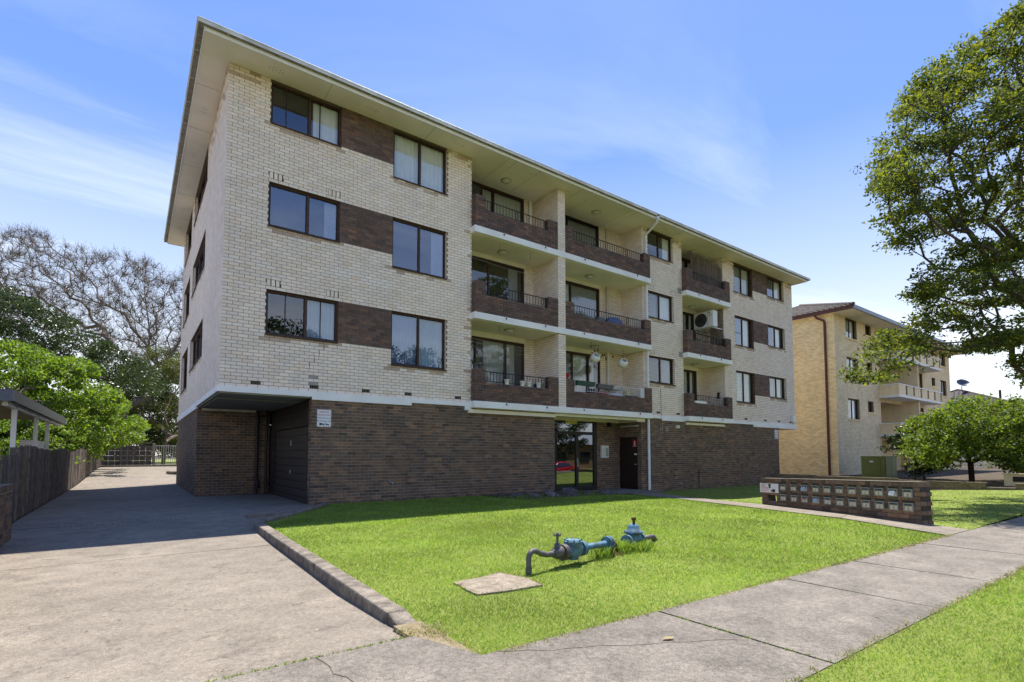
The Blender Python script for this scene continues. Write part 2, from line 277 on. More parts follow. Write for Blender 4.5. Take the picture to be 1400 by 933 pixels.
class MB:
    def __init__(s): s.v = []; s.f = []; s.m = []; s.sm = []
    def add(s, vs, fs, mi=0, smooth=False):
        b = len(s.v); s.v += [tuple(v) for v in vs]
        for f in fs: s.f.append(tuple(b+i for i in f)); s.m.append(mi); s.sm.append(smooth)
    def box(s, x0, y0, z0, x1, y1, z1, mi=0):
        s.add([(x0, y0, z0), (x1, y0, z0), (x1, y1, z0), (x0, y1, z0), (x0, y0, z1), (x1, y0, z1), (x1, y1, z1), (x0, y1, z1)], BOXF, mi)
    def pbox(s, P, u0, u1, d0, d1, z0, z1, mi=0):
        vs = [P.pt(u0, d1, z0), P.pt(u1, d1, z0), P.pt(u1, d0, z0), P.pt(u0, d0, z0), P.pt(u0, d1, z1), P.pt(u1, d1, z1), P.pt(u1, d0, z1), P.pt(u0, d0, z1)]
        s.add(vs, BOXF, mi)
    def hexa(s, pts, mi=0): s.add(pts, BOXF, mi)
    def quad(s, a, b, c, d, mi=0): s.add([a, b, c, d], [(0, 1, 2, 3)], mi)
    def tube(s, pts, rad, k=8, mi=0, caps=True):
        pts = [Vector(p) for p in pts]; rad = rad if isinstance(rad, (list, tuple)) else [rad]*len(pts)
        prev = None; vs = []
        for i, p in enumerate(pts):
            t = (pts[min(i+1, len(pts)-1)]-pts[max(i-1, 0)]).normalized()
            if prev is None: a = t.cross(Vector((0, 0, 1)) if abs(t.z) < .9 else Vector((1, 0, 0))).normalized()
            else: a = (prev-t*prev.dot(t)).normalized()
            prev = a; b = t.cross(a)
            for j in range(k): an = 2*math.pi*j/k; vs.append(p+(a*math.cos(an)+b*math.sin(an))*rad[i])
        fs = []
        for i in range(len(pts)-1):
            for j in range(k): fs.append((i*k+j, i*k+(j+1) % k, (i+1)*k+(j+1) % k, (i+1)*k+j))
        s.add(vs, fs, mi, True)
        if caps: s.add(vs[:k], [tuple(range(k))[::-1]], mi); s.add(vs[-k:], [tuple(range(k))], mi)
    def cyl(s, c, r, h, k=16, mi=0, axis=(0, 0, 1), r2=None):
        a = Vector(axis).normalized(); c = Vector(c); s.tube([c, c+a*h], [r, r if r2 is None else r2], k, mi)
    def lathe(s, c, prof, k=16, mi=0):
        """prof: list (r, z)"""
        vs = []; c = Vector(c)
        for r, z in prof:
            for j in range(k): an = 2*math.pi*j/k; vs.append((c.x+r*math.cos(an), c.y+r*math.sin(an), c.z+z))
        fs = [(i*k+j, i*k+(j+1) % k, (i+1)*k+(j+1) % k, (i+1)*k+j) for i in range(len(prof)-1) for j in range(k)]
        s.add(vs, fs, mi, True)
    def mesh(s, name, mats, bevel=0):
        me = bpy.data.meshes.new(name); me.from_pydata(s.v, [], s.f)
        for mt in mats: me.materials.append(M[mt])
        me.polygons.foreach_set('material_index', s.m); me.polygons.foreach_set('use_smooth', s.sm); me.update(); return me
    def build(s, name, mats, parent=None, bevel=0):
        if isinstance(mats, str): mats = [mats]
        o = link(name, s.mesh(name, mats), parent)
        if bevel:
            b = o.modifiers.new('bevel', 'BEVEL'); b.width = bevel; b.segments = 2; b.limit_method = 'ANGLE'
        return o
def box_obj(name, mt, x0, y0, z0, x1, y1, z1, parent=None, bevel=0):
    b = MB(); b.box(x0, y0, z0, x1, y1, z1); return b.build(name, mt, parent, bevel)
def text_mb(P, s, u, z, size, d, mt, parent, name='lettering', align='LEFT', xs=1.0):
    cu = bpy.data.curves.new('t', 'FONT'); cu.body = s; cu.size = size; cu.align_x = align; cu.resolution_u = 2; cu.extrude = .0008
    o = bpy.data.objects.new('t', cu); C.objects.link(o)
    dg = bpy.context.evaluated_depsgraph_get(); me = bpy.data.meshes.new_from_object(o.evaluated_get(dg))
    me.name = name
    for v in me.vertices: v.co = P.pt(u+v.co.x*xs, d+v.co.z, z+v.co.y)
    me.materials.clear(); me.materials.append(M[mt]); bpy.data.objects.remove(o); bpy.data.curves.remove(cu)
    return link(name, me, parent)
def S(t): t = min(1, max(0, t)); return t*t*(3-2*t)
def gz(x, y): return -0.24*S((x-11.5)/6)*S((y-2.5)/7)           # lot level
def dz(y): return (-.02-.06*S((y-3.4)/1.5))+.08*S((y-8)/7)+.35*S((y-24)/22)   # driveway level
# ------------------------------------------------------------------ brickwork
CR = .0865; BW = .23; BH = .0765; PITCH = .24
UNIT = {}
def unit_brick(mt):
    if mt not in UNIT:
        b = MB(); b.box(0, 0, 0, 1, 1, 1); UNIT[mt] = b.mesh('brick', [mt])
    return UNIT[mt]
def cells(P, mb, u0, u1, z0, z1, ops, d, mi=0):
    """flat sheet at depth d with rectangular openings left out"""
    us = sorted({u0, u1, *[min(max(v, u0), u1) for o in ops for v in o[:2]]}); zs = sorted({z0, z1, *[min(max(v, z0), z1) for o in ops for v in o[2:4]]})
    for a, b in zip(us, us[1:]):
        for c, e in zip(zs, zs[1:]):
            mu, mz = (a+b)/2, (c+e)/2
            if b-a < 1e-4 or e-c < 1e-4 or any(o[0] < mu < o[1] and o[2] < mz < o[3] for o in ops): continue
            mb.quad(P.pt(a, d, c), P.pt(b, d, c), P.pt(b, d, e), P.pt(a, d, e), mi)
def brick_specs(P, u0, u1, z0, z1, ops=(), choose=None, zbase=None, stag=.5, solid=None, skip=()):
    """list of (u, w, z, h, mat, dj) ; solid(u,z)->bool trims a profile"""
    zb = z0 if zbase is None else zbase; out = []
    r0 = int(math.floor((z0-zb)/CR+1e-6)); r = r0
    while zb+r*CR < z1-.02:
        za = max(zb+r*CR, z0); zt = min(zb+r*CR+BH, z1-.004); r += 1
        if zt-za < .02: continue
        mz = (za+zt)/2; iv = [(u0, u1)]
        for o in ops:
            if o[2] < mz < o[3]:
                n = []
                for a, b in iv:
                    if o[1] <= a or o[0] >= b: n.append((a, b)); continue
                    if o[0] > a: n.append((a, o[0]))
                    if o[1] < b: n.append((o[1], b))
                iv = n
        off = (r % 2)*PITCH*stag
        for a, b in iv:
            k = math.floor((a-u0-off)/PITCH)-1; x = u0+off+k*PITCH
            while x < b:
                s, e = max(x, a), min(x+BW, b)
                if e-s > .035:
                    mt = choose((s+e)/2, mz) if choose else None
                    if mt != 'none': out.append((s, e-s, za, zt-za, mt, random.uniform(-.0015, .0015)))
                x += PITCH
    return out
def emit_bricks(P, specs, default, parent, nobj=0, depth=.012, field='brick_field', face=0.0, back=None):
    """the nearest nobj bricks become objects, the rest one joined mesh"""
    if nobj:
        def dist(s): p = P.pt(s[0], 0, s[2]); return (p-CAM).length
        specs = sorted(specs, key=dist)
    near, rest = specs[:nobj], specs[nobj:]
    ang = math.atan2(P.u.y, P.u.x)
    for u, w, z, h, mt, j in near:
        o = bpy.data.objects.new('brick', unit_brick(mt or default)); C.objects.link(o); o.parent = parent
        # box local y 0..1 runs from the back of the brick outwards along the normal
        mw = Matrix.Identity(4); p = P.pt(u, face-depth, z)
        ax = [P.u*w, P.n*(depth+j), Vector((0, 0, h))]
        if P.u.cross(P.n).z < 0: ax[0] = -ax[0]; p = P.pt(u+w, face-depth, z)
        for c in range(3):
            for rr in range(3): mw[rr][c] = ax[c][rr]
            mw[c][3] = p[c]
        o.matrix_local = mw
    if rest:
        mats = sorted({(s[4] or default) for s in rest}); ix = {k: i for i, k in enumerate(mats)}
        A = np.array([[s[0], s[1], s[2], s[3], s[5]] for s in rest]); n = len(A)
        U = np.array(P.u); Nn = np.array(P.n); O = np.array(P.o)
        co = np.zeros((n, 8, 3))
        for i, (a, b, c) in enumerate([(0, 0, 0), (1, 0, 0), (1, 1, 0), (0, 1, 0), (0, 0, 1), (1, 0, 1), (1, 1, 1), (0, 1, 1)]):
            u = A[:, 0]+a*A[:, 1]; d = face-depth+b*(depth+A[:, 4]); z = A[:, 2]+c*A[:, 3]
            co[:, i, :] = O+u[:, None]*U+d[:, None]*Nn+z[:, None]*np.array([0, 0, 1])
        F = np.array(BOXF); 
        if depth < .05: F = F[[0, 1, 3, 4, 5]]
        fl = (F[None]+np.arange(n)[:, None, None]*8).reshape(-1, 4)
        if P.u.cross(P.n).z < 0: fl = fl[:, ::-1]
        mi = np.repeat([ix[s[4] or default] for s in rest], len(F))
        me = big_mesh(field, co.reshape(-1, 3), fl, 4, mats, mi); o = link(field, me, parent); tag(o, kind='stuff'); return o
def reveal(P, mb, o, d0, mi):
    a, b, c, e = o[:4]
    mb.quad(P.pt(a, 0, c), P.pt(a, -d0, c), P.pt(a, -d0, e), P.pt(a, 0, e), mi); mb.quad(P.pt(b, 0, c), P.pt(b, 0, e), P.pt(b, -d0, e), P.pt(b, -d0, c), mi)
    mb.quad(P.pt(a, 0, e), P.pt(a, -d0, e), P.pt(b, -d0, e), P.pt(b, 0, e), mi); mb.quad(P.pt(a, 0, c), P.pt(b, 0, c), P.pt(b, -d0, c), P.pt(a, -d0, c), mi)
def reveal_bricks(P, o, side, zb, mt, depth):
    """header bricks lining the side of an opening: list of boxes in one MB"""
    mb = MB(); u = o[1] if side > 0 else o[0]; r = 0; z = zb
    while z < o[3]-.03:
        if z+BH > o[2]+.02: mb.pbox(P, u-.004 if side > 0 else u-.006, u+.006 if side > 0 else u+.004, -depth, -.012, max(z, o[2]), min(z+BH, o[3]))
        z += CR
    return mb
def brick_wall(name, parent, P, u0, u1, z0, z1, ops=(), brick='cream_brick', mortar='cream_mortar', zbase=None, choose=None, nobj=0, rev=.11, stag=.5, face=0.0):
    mb = MB(); cells(P, mb, u0, u1, z0, z1, ops, face-.007); 
    for o in ops:
        if rev and not (len(o) > 4 and o[4] == 'x'): reveal(P, mb, o, rev, 0)
    w = mb.build(name, [mortar], parent)
    emit_bricks(P, brick_specs(P, u0, u1, z0, z1, ops, choose, zbase, stag), brick, w, nobj, face=face)
    return w
# ------------------------------------------------------------------ windows and doors
def curtain(P, u0, u1, z0, z1, d, mt, parent, pitch=.09, amp=.018, slats=False):
    mb = MB(); n = max(2, int((u1-u0)/pitch*2)); vs = []
    for i in range(n+1):
        u = u0+(u1-u0)*i/n; dd = d+(amp if i % 2 else -amp)*random.uniform(.5, 1)
        vs += [P.pt(u, dd, z0), P.pt(u, dd, z1)]
    mb.add(vs, [(2*i, 2*i+2, 2*i+3, 2*i+1) for i in range(n)])
    return mb.build('curtain', mt, parent)
def window(parent, P, o, splits, looks, recess=.09, frame='brown_frame', name='window', sill=True, room=True, fw_=.045, glass='glass', door=False, head=.05, roomd=1.2):
    """o=(u0,u1,z0,z1); splits: mullion fractions; looks: what hangs behind each pane"""
    a, b, c, e = o[:4]; mb = MB(); d1 = -recess; d0 = -recess-.06
    mb.pbox(P, a+.002, a+fw_, d0, d1, c+.002, e-.002); mb.pbox(P, b-fw_, b-.002, d0, d1, c+.002, e-.002)
    mb.pbox(P, a+fw_, b-fw_, d0, d1, e-head, e-.002); mb.pbox(P, a+fw_, b-fw_, d0, d1, c+.002, c+.04)
    xs = [a+fw_]+[a+(b-a)*s for s in splits]+[b-fw_]
    for i, x in enumerate(xs[1:-1]): mb.pbox(P, x-.028, x+.028, d0+.008, d1+.008, c+.04, e-head)
    w = mb.build(name, frame, parent)
    for i in range(len(xs)-1):
        l, r = xs[i]+(.028 if i else 0), xs[i+1]-(.028 if i < len(xs)-2 else 0)
        lk = looks[i]; dd = d0+.03-.018*(i % 2); sb = MB()
        for (p, q, s, t) in ((l, l+.022, c+.04, e-head), (r-.022, r, c+.04, e-head), (l+.022, r-.022, c+.04, c+.066), (l+.022, r-.022, e-head-.022, e-head)): sb.pbox(P, p, q, dd-.012, dd+.012, s, t)
        if lk.get('bar'): 
            x = l+(r-l)*lk['bar']; sb.pbox(P, x-.012, x+.012, dd-.012, dd+.016, c+.066, e-head-.022)
        if lk.get('hbar'):
            x = c+(e-c)*lk['hbar']; sb.pbox(P, l+.022, r-.022, dd-.010, dd+.012, x-.012, x+.012)
        sb.build('sash', 'dark_frame' if frame != 'dark_frame' else frame, w)
        g = MB(); g.pbox(P, l+.02, r-.02, dd-.003, dd+.003, c+.06, e-head-.02); g.build('pane', lk.get('glass', glass), w)
        for cu in lk.get('cur', []):
            cl, cr_, mt = cu[:3]; curtain(P, l+(r-l)*cl, l+(r-l)*cr_, c+.03, e-.04, d0-.05, mt, w, pitch=cu[3] if len(cu) > 3 else .09)
        if lk.get('grille'):
            gb = MB(); st = .11
            L_, H_ = r-l, e-c-.14; nn = int((L_+H_)/st)
            for k in range(1, nn):
                for sg in (0, 1):
                    u_a = max(0, k*st-H_); z_a = min(H_, k*st)-0; u_b = min(L_, k*st); z_b = max(0, k*st-L_)
                    p0 = (u_a, z_a if k*st < H_ else H_); p1 = (u_b, z_b)
                    if sg: p0 = (L_-p0[0], p0[1]); p1 = (L_-p1[0], p1[1])
                    gb.tube([P.pt(l+p0[0], dd+.02, c+.07+p0[1]), P.pt(l+p1[0], dd+.02, c+.07+p1[1])], .004, 3, caps=False)
            gb.build('grille', lk['grille'], w)
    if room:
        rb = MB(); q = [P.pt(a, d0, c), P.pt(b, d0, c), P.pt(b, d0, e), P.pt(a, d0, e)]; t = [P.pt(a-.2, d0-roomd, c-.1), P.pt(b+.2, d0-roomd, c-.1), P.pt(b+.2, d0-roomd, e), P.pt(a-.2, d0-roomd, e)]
        rb.add(q+t, [(4, 5, 6, 7), (0, 1, 5, 4), (1, 2, 6, 5), (2, 3, 7, 6), (3, 0, 4, 7)]); rb.build('room_lining', 'room_dark', w)  # dark box behind the glass; the unlit room's shade is in its colour
    if sill:
        s = MB(); s.hexa([P.pt(a-.0, .03, c-.045), P.pt(b+.0, .03, c-.045), P.pt(b, -recess-.05, c-.045), P.pt(a, -recess-.05, c-.045), P.pt(a, .03, c-.015), P.pt(b, .03, c-.015), P.pt(b, -recess-.05, c+.01), P.pt(a, -recess-.05, c+.01)])
        s.build('sill', 'brown_sill', w)
    return w
W_ = 'curtain_white'; CC = 'curtain_cream'; CB = 'curtain_blue'; CG = 'curtain_grey'; BD = 'blind_dark'
# ------------------------------------------------------------------ the apartment building
AP = empty('apartment_building', (1.62, 13.9, 0), 0, 'four storey cream and brown brick apartment block with white balcony slabs and wide eaves', 'apartment building')
class KeepWorld: pass
def adopt_all(root):
    """children were built in world space: cancel the empty's offset"""
    inv = root.matrix_basis.inverted()
    for ch in root.children: ch.matrix_parent_inverse = Matrix.Translation(-Vector(root.location)) if root.rotation_euler.z == 0 else inv
Z0 = 2.93; c_ = lambda n: Z0+n*CR
SOF = 10.888
PF = Plane((0, 13.9), (1, 0), (0, -1)); PL = Plane((1.62, 0), (0, 1), (-1, 0))
HEAD = [c_(29), c_(61), 10.86]; SH = [c_(16), c_(48), c_(79)]; SL = [c_(11), c_(43.99), c_(75)]
opsA = [(2.59, 4.39, SH[i], HEAD[i]) for i in range(3)]+[(5.91, 7.70, SL[i], HEAD[i]) for i in range(3)]
def chooseA(u, z):
    for i in range(3):
        if 4.39 < u < 5.91 and SH[i] < z < (HEAD[i] if i < 2 else 11): return 'panel_brick'
        for a, b, s in ((2.59, 4.39, SH[i]), (5.91, 7.70, SL[i])):
            if a-.1 < u < b+.1 and s-.19 < z < s and random.random() < (.85 if z > s-.1 else .45): return 'stain_bounce_brick'
    for (za, x0, x1) in ((6.36, 4.35, 5.1), (6.28, 4.45, 5.95), (6.20, 4.2, 6.1), (6.12, 4.75, 6.3), (6.03, 1.6, 1.95), (5.95, 1.7, 2.1)):
        if za-.043 < z < za+.043 and x0-.2 < u < x1-.2 and random.random() < .72: return 'patched_brick'
    if 3.55 < u < 3.85 and (3.25 < z < 3.35 or 3.08 < z < 3.17): return 'grey_brick'
    if (u > 8.35 and random.random() < .35) or (z > c_(89) and random.random() < .6): return 'stain_bounce_brick' if random.random() < .35 else None  # top courses: warm light bounced under the eaves, put into brick colour
    if 29.6 < u and random.random() < .1: return 'stain_bounce_brick'
vents = [2.4, 3.79, 5.18, 6.45, 8.12]
sold = [(x, z) for z in (c_(30), c_(62)) for x in (2.59, 4.06)]     # groups of three upright bricks above the heads
vop = [(x-.11, x+.12, c_(1)-.0, c_(2)-.008, 'x') for x in vents]+[(x, x+.33, z+.0, z+2*CR-.006, 'x') for x, z in sold]
wA = brick_wall('front_wall', AP, PF, 1.62, 8.60, Z0, SOF, [*opsA, *vop], choose=chooseA, nobj=300)
def chooseB(u, z):
    for i in range(3):
        if 17.2 < u < 19.1 and SH[i]-.19 < z < SH[i] and random.random() < .7: return 'stain_bounce_brick'
    if z > c_(88) and random.random() < .3: return 'stain_bounce_brick'  # warm bricks near the soffit paint in the bounce light
opsB = [(17.33, 19.03, SH[i], HEAD[i]) for i in range(3)]
soldB = [(x, z) for z in (c_(30), c_(62)) for x in (17.38, 18.9)]
wB = brick_wall('front_wall', AP, PF, 16.96, 19.67, Z0, SOF, [*opsB, *[(x, x+.33, z, z+2*CR-.006, 'x') for x, z in soldB], (17.75, 17.98, c_(1), c_(2)-.008, 'x'), (19.1, 19.33, c_(1), c_(2)-.008, 'x')], choose=chooseB)
def chooseC(u, z):
    for i in range(3):
        if 25.66 < u < 27.15 and SH[i] < z < (HEAD[i] if i < 2 else 11): return 'panel_brick'
        for a, b, s in ((23.93, 25.66, SL[i]), (27.15, 28.93, SH[i])):
            if a-.1 < u < b+.1 and s-.19 < z < s and random.random() < .75: return 'stain_bounce_brick'
    if z > c_(88) and random.random() < .3: return 'stain_bounce_brick'  # bounce under the eaves painted as warmer bricks
opsC = [(23.93, 25.66, SL[i], HEAD[i]) for i in range(3)]+[(27.15, 28.93, SH[i], HEAD[i]) for i in range(3)]
wC = brick_wall('front_wall', AP, PF, 22.95, 29.86, Z0, SOF, [*opsC, *[(x, x+.23, c_(1), c_(2)-.008, 'x') for x in (24.6, 26.5, 27.9, 29.2)]], choose=chooseC)
opsL = [(18.05, 22.1, SH[i], HEAD[i]) for i in range(3)]+[(23.2, 26.1, SL[i], HEAD[i]) for i in range(3)]
def chooseL(u, z):
    for i in range(3):
        for a, b, s in ((18.05, 22.1, SH[i]), (23.2, 26.1, SL[i])):
            if a-.1 < u < b+.1 and s-.19 < z < s and random.random() < .6: return 'stain_bounce_brick'
    if z > c_(84) and random.random() < .35: return 'stain_bounce_brick'  # upper courses coloured warm to carry the soffit bounce
wL = brick_wall('side_wall', AP, PL, 13.9, 27.05, Z0, SOF, [*opsL, *[(y, y+.11, c_(1), c_(2)-.008, 'x') for y in (14.9, 16.3, 17.9, 20.0, 22.4, 24.4)]], choose=chooseL, stag=.5)
# upright bricks, air vents (real holes with a dark grate)
vb = MB()
for x, z in [*sold, *soldB]:
    for k in range(3): vb.pbox(PF, x+.01+k*.106, x+.092+k*.106, -.012, 0, z+.003, z+2*CR-.012)
o = vb.build('soldier_bricks', 'cream_brick', wA); tag(o, kind='stuff')
o = MB()
for x in [*vents, 17.86, 19.21, 24.7, 26.6, 28.0, 29.3]:
    o.pbox(PF, x-.11, x+.12, -.08, -.06, c_(1), c_(2))
    for k in range(5): o.pbox(PF, x-.10+k*.045, x-.09+k*.045, -.05, -.02, c_(1), c_(2)-.01, 1)
o.build('air_vents', ['room_dark', 'gutter_dirty'], AP)
# reveals lined with bricks (right-hand sides show from the street)
for ops, z in ((opsA, 0), (opsB, 0), (opsC, 0)):
    for i, op in enumerate(ops):
        brown = (op[1] > 4.3 and op[1] < 4.5) or (25.6 < op[1] < 25.7)
        b = reveal_bricks(PF, op, 1, Z0, 0, .105); q = b.build('reveal_bricks', 'panel_brick' if brown else 'cream_brick', wA); tag(q, kind='stuff')
for op in opsL:
    b = reveal_bricks(PL, op, 1, Z0, 0, .105); q = b.build('reveal_bricks', 'cream_brick', wL); tag(q, kind='stuff')
# the windows of the front
lk = lambda **k: k
A_l = [[lk(bar=.48), lk(cur=[(.0, 1, CB)], bar=.48)], [lk(glass='screen_glass', cur=[(0, 1, BD, .5)]), lk(glass='screen_glass', cur=[(.58, .98, W_, .2)])], [lk(bar=.38), lk(cur=[(.12, 1, W_, .16)], bar=.33)]]
B_l = [[lk(glass='screen_glass', cur=[(0, 1, CB)]), lk(cur=[(0, 1, CB)])], [lk(glass='screen_glass', cur=[(0, 1, BD, .5)]), lk(glass='screen_glass', cur=[(.52, 1, W_, .2)])], [lk(cur=[(.1, 1, W_, .13)]), lk(cur=[(0, 1, W_, .13)])]]
for i in range(3):
    window(AP, PF, opsA[i], [.54], A_l[i]); window(AP, PF, opsA[3+i], [.5], B_l[i])
    window(AP, PF, opsB[i], [.48], [[lk(), lk(cur=[(.3, 1, CG)])], [lk(cur=[(0, 1, CG)]), lk(cur=[(0, 1, W_, .3)])], [lk(), lk(cur=[(.5, 1, W_)])]][i])
    window(AP, PF, opsC[i], [.5], [[lk(cur=[(0, 1, CC)]), lk(cur=[(0, 1, CC)])], [lk(glass='screen_glass', hbar=.45, cur=[(0, 1, CG)]), lk(cur=[(0, .9, W_, .25)])], [lk(cur=[(0, 1, CG)]), lk(cur=[(0, 1, CC)])]][i], recess=.12)
    window(AP, PF, opsC[3+i], [.52], [[lk(cur=[(0, 1, CG)]), lk(cur=[(0, 1, CC)])], [lk(glass='screen_glass', cur=[(0, 1, BD)]), lk(cur=[(0, .8, W_)])], [lk(glass='screen_glass'), lk(cur=[(0, 1, W_)])]][i], recess=.12)
    window(AP, PL, opsL[i], [.34, .67], [lk(cur=[(0, 1, CG)]), lk(), lk(cur=[(0, 1, CG)])]); window(AP, PL, opsL[3+i], [.5], [lk(cur=[(0, 1, CG)]), lk()])
# unseen back and right walls close the building
b = MB(); b.box(29.78, 13.98, 2.72, 29.85, 27.04, SOF); b.box(1.7, 26.97, 2.72, 29.77, 27.04, SOF); b.box(1.7, 26.97, -.3, 27.89, 27.04, 2.71)
b.build('rear_walls', 'cream_brick', AP)
b = MB()
for z in (2.74, 5.6, 8.4): b.box(1.72, 15.2, z, 29.77, 26.95, z+.12)
b.build('floor_slabs', 'grey_soffit', AP)  # unseen inside; added to stop skylight leaking between storeys
# ------------------------------------------------------------------ ground floor
PG = Plane((0, 13.9), (1, 0), (0, -1)); GB = 2.93-38*CR
opsG = []
wG = brick_wall('ground_floor_wall', AP, PG, 3.74, 12.08, GB, 2.80, opsG, brick='brown_brick', mortar='brown_mortar', nobj=300)
wG2 = brick_wall('ground_floor_wall', AP, PG, 16.75, 27.95, GB, 2.80, [], brick='brown_brick', mortar='brown_mortar')
PBk = Plane((0, 18.8), (1, 0), (0, -1))
wG3 = brick_wall('carport_back_wall', AP, PBk, 1.62, 3.72, GB+CR*2, 2.80, [], brick='brown_brick', mortar='brown_mortar')
wG4 = brick_wall('ground_floor_side_wall', AP, PL, 18.8, 27.05, GB+CR*2, 2.75, [], brick='brown_brick', mortar='brown_mortar')
b = MB(); b.box(27.9, 13.93, GB, 27.94, 26.9, 2.75); b.build('ground_floor_end_wall', 'brown_brick', AP)
# entry recess
PE = Plane((0, 15.1), (1, 0), (0, -1)); PS = Plane((16.75, 0), (0, 1), (-1, 0)); PT = Plane((12.08, 0), (0, 1), (1, 0))
we = brick_wall('entry_back_wall', AP, PE, 15.42, 16.75, GB, 2.62, [], brick='brown_brick', mortar='brown_mortar')
ws = brick_wall('entry_side_wall', AP, PS, 13.9, 15.1, GB, 2.62, [(14.10, 15.08, GB, 2.0, 'x')], brick='brown_brick', mortar='brown_mortar')
wt = brick_wall('entry_side_wall', AP, PT, 13.9, 15.1, GB, 2.62, [], brick='brown_brick', mortar='brown_mortar')
b = MB(); b.pbox(PS, 14.12, 15.07, -.05, -.02, -.13, 1.98); b.pbox(PS, 14.10, 14.13, -.06, .01, -.13, 2.0, 1); b.pbox(PS, 14.13, 15.07, -.06, .01, 1.98, 2.01, 1)
dr = b.build('brown_door', ['door_brown', 'timber_brown'], AP)
b = MB(); b.pbox(PS, 14.17, 14.22, -.02, .03, .86, .90); b.cyl(PS.pt(14.20, .02, .88), .025, .03, 10, axis=(-1, 0, 0)); b.build('door_knob', 'steel', dr)
b = MB(); b.pbox(PS, 14.15, 14.29, -.02, -.012, 1.27, 1.33); b.build('name_plate', 'sign_white', dr)
# glazed entry doors
E0, E1, EB, ET = 12.10, 15.40, -.12, 2.70
b = MB(); 
for (u0, u1, z0, z1) in ((E0, E0+.10, EB, ET), (15.22, E1, EB, ET), (E0+.1, 15.22, ET-.09, ET), (E0+.1, 15.22, 2.08, 2.20), (14.22, 14.36, EB, 2.08), (E0+.1, 14.22, EB, EB+.12), (14.36, 15.22, EB, EB+.16), (13.1, 13.2, EB+.12, 2.08)): b.pbox(PE, u0, u1, -.06, .02, z0, z1)
ed = b.build('entry_doors', 'dark_frame', AP)
for (u0, u1, z0, z1) in ((E0+.1, 15.22, 2.2, ET-.09), (E0+.1, 13.1, 0, 2.08), (13.2, 14.22, 0, 2.08), (14.36, 15.22, EB+.16, 2.08)):
    b = MB(); b.pbox(PE, u0-.01, u1+.01, -.03, -.022, z0-.01, z1+.01); b.build('pane', 'door_glass', ed)
b = MB(); b.pbox(PE, 14.27, 14.30, .02, .06, .80, 1.15); b.pbox(PE, 14.255, 14.315, .02, .03, .98, 1.08); b.build('door_handle', 'steel', ed)
b = MB(); b.pbox(PE, 13.68, 14.30, .0195, .023, 2.52, 2.69); b.pbox(PE, 13.68, 14.30, -.02, -.018, 2.50, 2.62); b.build('yellow_sticker', 'sticker_yellow', ed)
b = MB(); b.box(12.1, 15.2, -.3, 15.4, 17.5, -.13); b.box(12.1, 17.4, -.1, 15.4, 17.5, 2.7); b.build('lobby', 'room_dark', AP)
b = MB(); b.pbox(PE, 15.62, 16.02, 0, .09, 1.15, 1.66); b.pbox(PE, 15.84, 15.98, .09, .096, 1.2, 1.56, 1)
for k in range(6): b.pbox(PE, 15.66, 15.80, .09, .094, 1.22+k*.06, 1.24+k*.06, 1)
b.build('intercom_panel', ['pvc_white', 'steel'], AP)
b = MB(); b.pbox(PE, 16.02, 16.14, .001, .14, 2.44, 2.62); b.build('junction_box', 'dark_frame', AP)
b = MB(); b.tube([(16.66, 14.06, 2.46), (16.66, 14.95, 2.46)], .024, 8); b.box(16.69, 14.02, 2.44, 16.745, 15.0, 2.49); b.build('fluorescent_light', 'light_glass', AP)
# carport: garage door with ribbed boards (faces left), ceiling, pipe
PX = Plane((3.74, 0), (0, 1), (-1, 0))
ws2 = brick_wall('garage_pier', AP, PX, 13.9, 14.16, GB, 2.74, [], brick='brown_brick', mortar='brown_mortar')
box_obj('garage_wall', 'timber_brown', 3.83, 14.0, -.3, 3.95, 18.9, 2.74, AP)
gd = MB(); z = 2.16
while z < 2.72: gd.pbox(PX, 14.17, 18.78, -.06, -.02, z, min(z+.16, 2.74)); gd.pbox(PX, 14.17, 18.78, -.06, -.035, z+.16, z+.18); z += .18
gd.build('timber_boards', 'timber_brown', AP)
gd = MB(); gd.pbox(PX, 14.17, 14.26, -.08, 0, -.1, 2.16); gd.pbox(PX, 18.1, 18.78, -.08, 0, -.1, 2.16); gd.pbox(PX, 14.26, 18.1, -.08, 0, 2.06, 2.16)
gf = gd.build('garage_door', 'timber_brown', AP)
for k in range(10):
    b = MB(); z = -.08+k*.213; b.hexa([PX.pt(14.27, -.055, z), PX.pt(18.09, -.055, z), PX.pt(18.09, -.07, z), PX.pt(14.27, -.07, z), PX.pt(14.27, -.03, z+.2), PX.pt(18.09, -.03, z+.2), PX.pt(18.09, -.07, z+.2), PX.pt(14.27, -.07, z+.2)]); b.build('door_panel', 'garage_door', gf)
b = MB(); b.pbox(PX, 16.0, 16.16, -.03, .0, .78, .80); b.pbox(PX, 16.05, 16.10, -.03, -.01, .74, .86); b.pbox(PX, 16.02, 16.10, -.03, -.012, 1.55, 1.70); b.build('handle', 'steel', gf)
b = MB(); b.box(1.64, 13.93, 2.76, 3.72, 18.78, 2.80); b.build('carport_ceiling', 'grey_soffit', AP)
b = MB(); b.box(1.75, 18.70, 2.68, 3.3, 18.79, 2.76); b.build('ceiling_trim', 'cream_paint', AP)
b = MB(); b.tube([(3.32, 18.70, -.1), (3.32, 18.70, 2.76)], .055, 10)
b.tube([(3.32, 18.70, 1.9), (3.32, 18.70, 1.98)], .065, 10); b.tube([(3.32, 18.70, .55), (3.32, 18.66, .5), (3.34, 18.60, .32), (3.36, 18.64, .22)], .075, 10)
b.tube([(3.32, 18.66, 2.55), (3.72, 18.6, 2.55)], .03, 8); b.tube([(3.6, 18.66, 0), (3.6, 18.66, 2.76)], .04, 8); b.build('drain_pipe', 'pipe_dark', AP)
